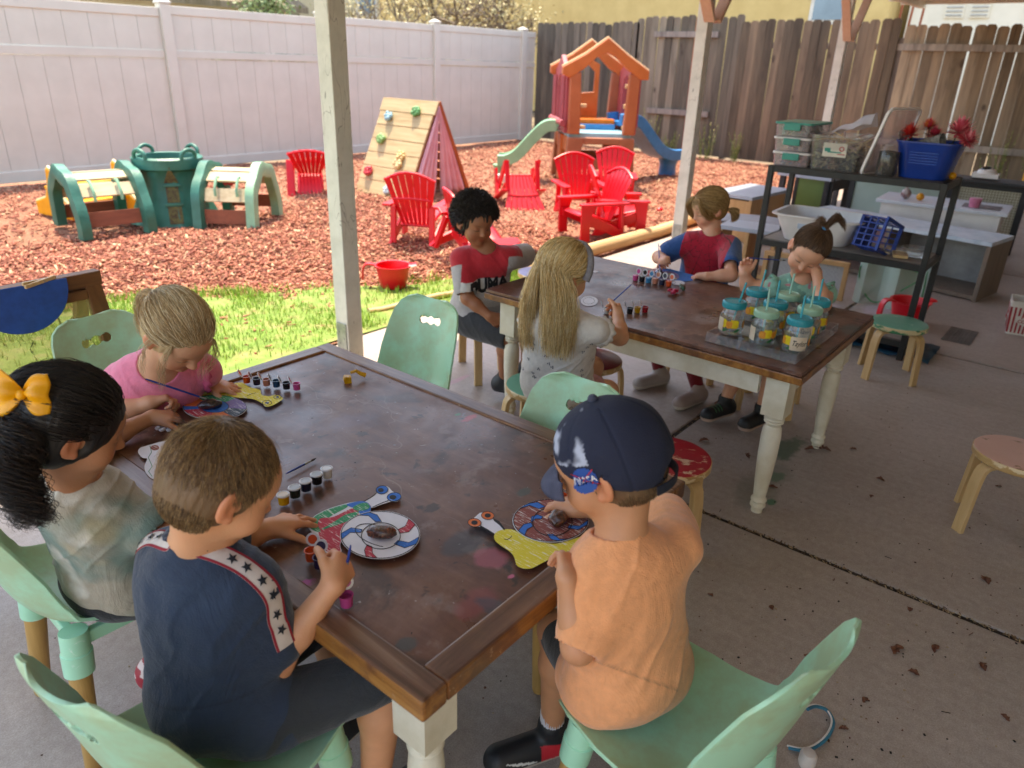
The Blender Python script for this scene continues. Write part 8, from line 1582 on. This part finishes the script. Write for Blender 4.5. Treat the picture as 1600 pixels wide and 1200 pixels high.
def jar(u, v, teal, label, rz, st, fill=.075, name=None):
    t = thing('drink_jar', label, 'jar', (u, v, ZT0+.0048), rz, 'glass drinking jars with lids and straws on the acrylic tray'); t.scale = (.94, .94, .96)
    MB().lathe([(0, .002), (.033, 0), (.041, .006), (.043, .02), (.043, .072), (.040, .084), (.034, .092), (.034, .104), (.032, .104), (.032, .091), (.038, .083), (.041, .072), (.041, .02), (.038, .008), (0, .006)], 40, cap=False).build('glass', m_glass, t, True)
    MB().lathe([(0, .0068), (.036, .0085), (.0405, .02), (.0405, min(fill, .072)), (0, min(fill, .072))], 40, cap=False).build('water', m_water, t, True)
    b = MB(); n = 48; pr = []; b.lathe([(.0415, .100), (.0425, .103), (.0425, .119), (.040, .1225), (.036, .1235), (.034, .1215), (.0, .1215)], 48, cap=False)
    for k in range(32): a = k*2*math.pi/32; b.box((.0427*math.cos(a), .0427*math.sin(a), .111), (.0016, .003, .015), rotz(a))
    b.build('lid', m_lidt if teal else m_lids, t, True); d = unit(A(st[0], st[1], 1)); p0 = A(-.02*st[0], -.02*st[1], .012)*1.; MB().tube([p0+d*.0, p0+d*.185*(1 if abs(st[0])+abs(st[1]) < .4 else 1.03)], .0038, 12).build('straw', (m_strt if teal else m_strs).m, t, True)
    def wrap(nm, mat, fn, a0, w_, z0, h_, r=.0437, st_=.0035):
        V2, F2 = shape_grid(fn, w_, h_, st_); V3 = [((r)*math.cos(a0+x/r), r*math.sin(a0+x/r), z0+y) for x, y in V2]
        if V2: MB().add(V3, F2).build(nm, mat, t, True, fix=False)
    for a0 in (1.2, 2.75, 3.75, 5.2):
        wrap('lemon', m_lem, lambda x, y: (x/.018)**2+(y/.017)**2 < 1, a0, .040, .048, .038); wrap('lemon_half', m_org_, lambda x, y: (x/.013)**2+(y/.015)**2 < 1, a0-.42, .030, .045, .034, .0441); wrap('leaf', m_lf, lambda x, y: abs(y-.3*x) < .006*(1-abs(x)/.015), a0+.25, .03, .024, .016, .0441, .0018)
    if name:
        a0 = 3.95 if name[1] is None else name[1]; lb = lambda x, y: (abs(x) < .029 and abs(y) < .025 and (abs(x) < .021 or abs(y) < .017 or math.hypot(abs(x)-.021, abs(y)-.017) < .009)); V2, F2 = shape_grid(lb, .060, .052, .002); r = .0447; lo = MB().add([(r*math.cos(a0+x/r), r*math.sin(a0+x/r), .042+y) for x, y in V2], F2).build('name_label', m_lbl, t, True, fix=False)
        if name[0]: T2, TF2 = text_mb(name[0], .026, 0, shear=.35, bold=.0004, sx=.72); r = .0452; MB().add([(r*math.cos(a0+x/r), r*math.sin(a0+x/r), .043+y) for x, y in T2[:, :2]], TF2).build('handwriting', m_ink, lo, fix=False)
cw = math.atan2(-.785, -2.43)
jar(2.345, .905, 1, 'teal lidded jar at the front left of the tray, straw leaning right', .0, (.02, -.18), .062, (None, 2.2)); jar(2.545, .905, 1, 'teal lidded jar at the back left of the tray', .6, (.05, -.12), .068); jar(2.325, .785, 0, 'pale green lidded jar in the middle of the front row', 1.1, (.05, -.02), .07, (None, 1.1)); jar(2.445, .80, 1, 'teal lidded jar in the very middle of the tray', 2., (0, -.03), .06); jar(2.575, .805, 0, 'pale green lidded jar at the back, in front of the toddler', .3, (.0, -.05), .065)
jar(2.325, .675, 1, 'teal lidded jar with a name label at the front right of the tray', .0, (.03, .0), .05, ('Taylor', math.pi+.55)); jar(2.465, .69, 0, 'pale green lidded jar with a name label at the right of the tray', .0, (.02, .0), .07, ('Saw', math.pi+.15)); jar(2.58, .70, 1, 'teal lidded jar in the back right corner of the tray', 1.4, (.0, .0), .06)
# -- bits and toys on the tables
b = MB(); rq = random.Random(5)
for k in range(9): b.ball((rq.gauss(0, .012), rq.gauss(0, .008), .008+rq.random()*.008), (rq.uniform(.006, .012), rq.uniform(.006, .01), rq.uniform(.005, .01)), 8)
tag(b.build('clay_lump', plain('raspberry_clay', 'c42850', 'a81f43', .5, 40, .4), None, True, loc=(*Z(1052, 460, ZT0)[:2], ZT0)), 'crumpled raspberry pink lump on the far table', 'clay lump')
b = MB()
for k in range(8): b.ball((rq.gauss(0, .006), rq.gauss(0, .008), .008+rq.random()*.012), (rq.uniform(.005, .009),)*3, 8)
tag(b.build('clay_lump', plain('sea_clay', '2f8f78', '5a3a2a', .5, 60, .4), None, True, loc=(*Z(1067, 455, ZT0)[:2], ZT0)), 'small green and brown lump beside the raspberry one', 'clay lump')
m_ytoy = plain('toy_yellow', 'd9a014', 'b8820c', .35, 30, .2); g0, g1 = Z(548, 592, ZT0), Z(568, 590, ZT0); t = thing('toy_digger', 'broken yellow toy digger arm lying at the far corner of the near table', 'toy', (*g0[:2], ZT0+.001)); e = (g1-g0)*A(1, 1, 0)
b = MB(); b.prism([(-.018, 0), (.012, 0), (.014, .018), (.004, .022), (-.02, .016)], .02, frame(unit(np.cross(e, (0, 0, 1))), (0, 0, 1)) @ np.array([(0, -1, 0), (1, 0, 0), (0, 0, 1)], float)); b.build('bucket', m_ytoy, t, bevel=.001)
MB().tube([A(0, 0, .018), e*.45+A(0, 0, .022), e*.8+A(0, 0, .012), e*1.15+A(0, 0, .006)], [.004, .005, .006, .007], 8).build('arm', m_ytoy, t, True)
g = Z(262, 668, ZT0+.004); b = MB()
for k in range(16): a = rq.uniform(0, 6.28); b.ball((rq.gauss(0, .012), rq.gauss(0, .008), rq.uniform(.002, .014)), (rq.uniform(.003, .009), rq.uniform(.003, .007), rq.uniform(.003, .007)), 7)
tag(b.build('paper_scraps', m_paper, None, True, loc=(*g[:2], ZT0)), 'crumpled white scraps under the paint-blackened fingers', 'scraps')
b = MB()
for k in range(130):
    if k % 2: p = A(rq.uniform(.6, 1.3), rq.uniform(.62, 1.78), ZT0+.0012)
    else: p = A(rq.uniform(2.2, 2.92), rq.uniform(.62, 1.84), ZT0+.0012)
    b.color(np.array(rgb(rq.choice(['1c1a1a', '2e2826', 'c9beb2', '6b4a3a', '9a5a4a'])))); b.box(p, (rq.uniform(.001, .004), rq.uniform(.0008, .002), .0008), rotz(rq.uniform(0, 3)))
tag(b.build('crumbs', vcol('crumb_mat', .8), None, fix=False), kind='stuff')
# ================================================================ ON THE FLOOR
m_leafd = plain('dry_leaf', '85563f', '5a3526', .7, 60, .5)
def leaf(px, py, s, seed):
    rs = random.Random(seed); g = Z(px, py, 0); n = 9; G = []; a = rs.uniform(0, 6.28); ex_, ey_ = A(math.cos(a), math.sin(a), 0), A(-math.sin(a), math.cos(a), 0); cu = rs.uniform(.4, 1.1)
    for i in range(n):
        r = i/(n-1); w_ = math.sin(math.pi*min(1, r*1.03+.02))**.8*.27*s*(1+rs.uniform(-.35, .35)); G.append([ex_*(r-.5)*s+ey_*(w_*y*rs.uniform(.6, 1.3)+.12*s*math.sin(r*4+a))+A(0, 0, .003+cu*abs(y)*w_*.7+.15*s*math.sin(r*3+a)*.4+.003*abs(math.sin(a))) for y in (-1, -.6, 0, .6, 1)])
    o = MB().grid(G).build('dry_leaf', m_leafd, None, True, loc=(g[0], g[1], 0), fix=False); z_ = min(v.co.z for v in o.data.vertices); o.location.z = .001-z_; sm_ = o.modifiers.new('s', 'SOLIDIFY'); sm_.thickness = .0012; tag(o, 'curled dry brown leaf lying on the bare concrete', 'leaf', 'dry leaves on the concrete'); return o
LEAFL = ['by the mint plastic of the red stool', 'between red stool and far table leg', 'just left of the tall white table leg', 'biggest of the leaf clump at the far table foot', 'middle one in the leaf clump at the far table foot', 'top one in the leaf clump at the far table foot', 'left one in the leaf clump at the far table foot', 'touching the foot of the near white table leg', 'above the long floor crack', 'tiny one right on the long floor crack', 'reddish, alone above the mint backrest', 'largest, in the open concrete at lower right', 'second of the pair in the open concrete at lower right', 'small round one below the pair at lower right', 'near the right edge, lower right', 'tiny, just right of the mint backrest top', 'tiny, below the mint backrest tip', 'slender one under the pale pink stool', 'in the bottom right corner', 'tiny, beside the orange shirt shoulder', '', 'tiny, right of the orange sleeve', 'small, left of the crack at mid right', '', 'small, right of the leaf clump', 'long one left of the pink stool leg', 'small, under the pink stool']
for k, (x, y, s_) in enumerate(((1100, 690, .045), (1168, 713, .045), (1190, 705, .035), (1275, 700, .05), (1290, 703, .045), (1282, 697, .035), (1265, 703, .04), (1206, 762, .04), (1375, 750, .035), (1362, 776, .02), (1265, 1030, .035), (1402, 1017, .045), (1462, 1015, .035), (1427, 1052, .028), (1535, 1042, .035), (1352, 1094, .022), (1318, 1139, .022), (1542, 908, .04), (1570, 1122, .025), (1110, 930, .018), (845, 1118, .0), (1205, 950, .022), (1423, 953, .02), (1500, 1130, .0), (1333, 702, .025), (1520, 755, .03), (1560, 760, .02))):
    if s_: leaf(x, y, s_, k)['label'] = 'dry leaf, '+LEAFL[k]
b = MB()   # stalks, grit and flakes
for k in range(340):
    px, py = (rq.uniform(1080, 1600), rq.uniform(600, 1190)) if k % 4 else (rq.uniform(30, 900), rq.uniform(900, 1195)); g = Z(px, py, .0); l = rq.choice([.002, .003, .004, .004, .006, .02 if k % 5 == 0 else .004]); a = rq.uniform(0, 3.14); b.color(np.array(rgb(rq.choice(['3a2a22', '54382b', '2a211d', '8a7460', 'a89478', '6b4636'])))); b.box((g[0], g[1], .0022), (l, .0014 if l > .01 else l*.7, .0016), eul(0, rq.uniform(-.05, .05), a))
tag(b.build('floor_grit', vcol('crumb_mat', .8), None, fix=False), kind='stuff')
t = thing('skipping_rope', 'blue and white looped cord with a white end beside the grimy mint chair', 'cord', (1.40, .185, 0)); P = smooth_pts([Z(1232, 1168, .006), Z(1262, 1172, .006), Z(1290, 1155, .006), Z(1302, 1130, .006), Z(1292, 1110, .012), Z(1275, 1104, .03), Z(1262, 1108, .045)], 40)-A(1.40, .185, 0); MB().tube(P, .0042, 8).build('cord', plain('cord_blue', '2f7f9c', '276c88', .5, 40), t, True); MB().tube(P+A(0, .004, .0035), .0022, 6).build('white_stripe', m_wh, t, True); c0 = Z(1262, 1186, .018)-A(1.40, .185, 0); MB().lathe([(0, -.018), (.016, -.018), (.019, -.008), (.019, .012), (.014, .02), (0, .022)], 20, c0, cap=False).build('end_cap', plain('cap_white', 'd9cfc8', None, .5), t, True)
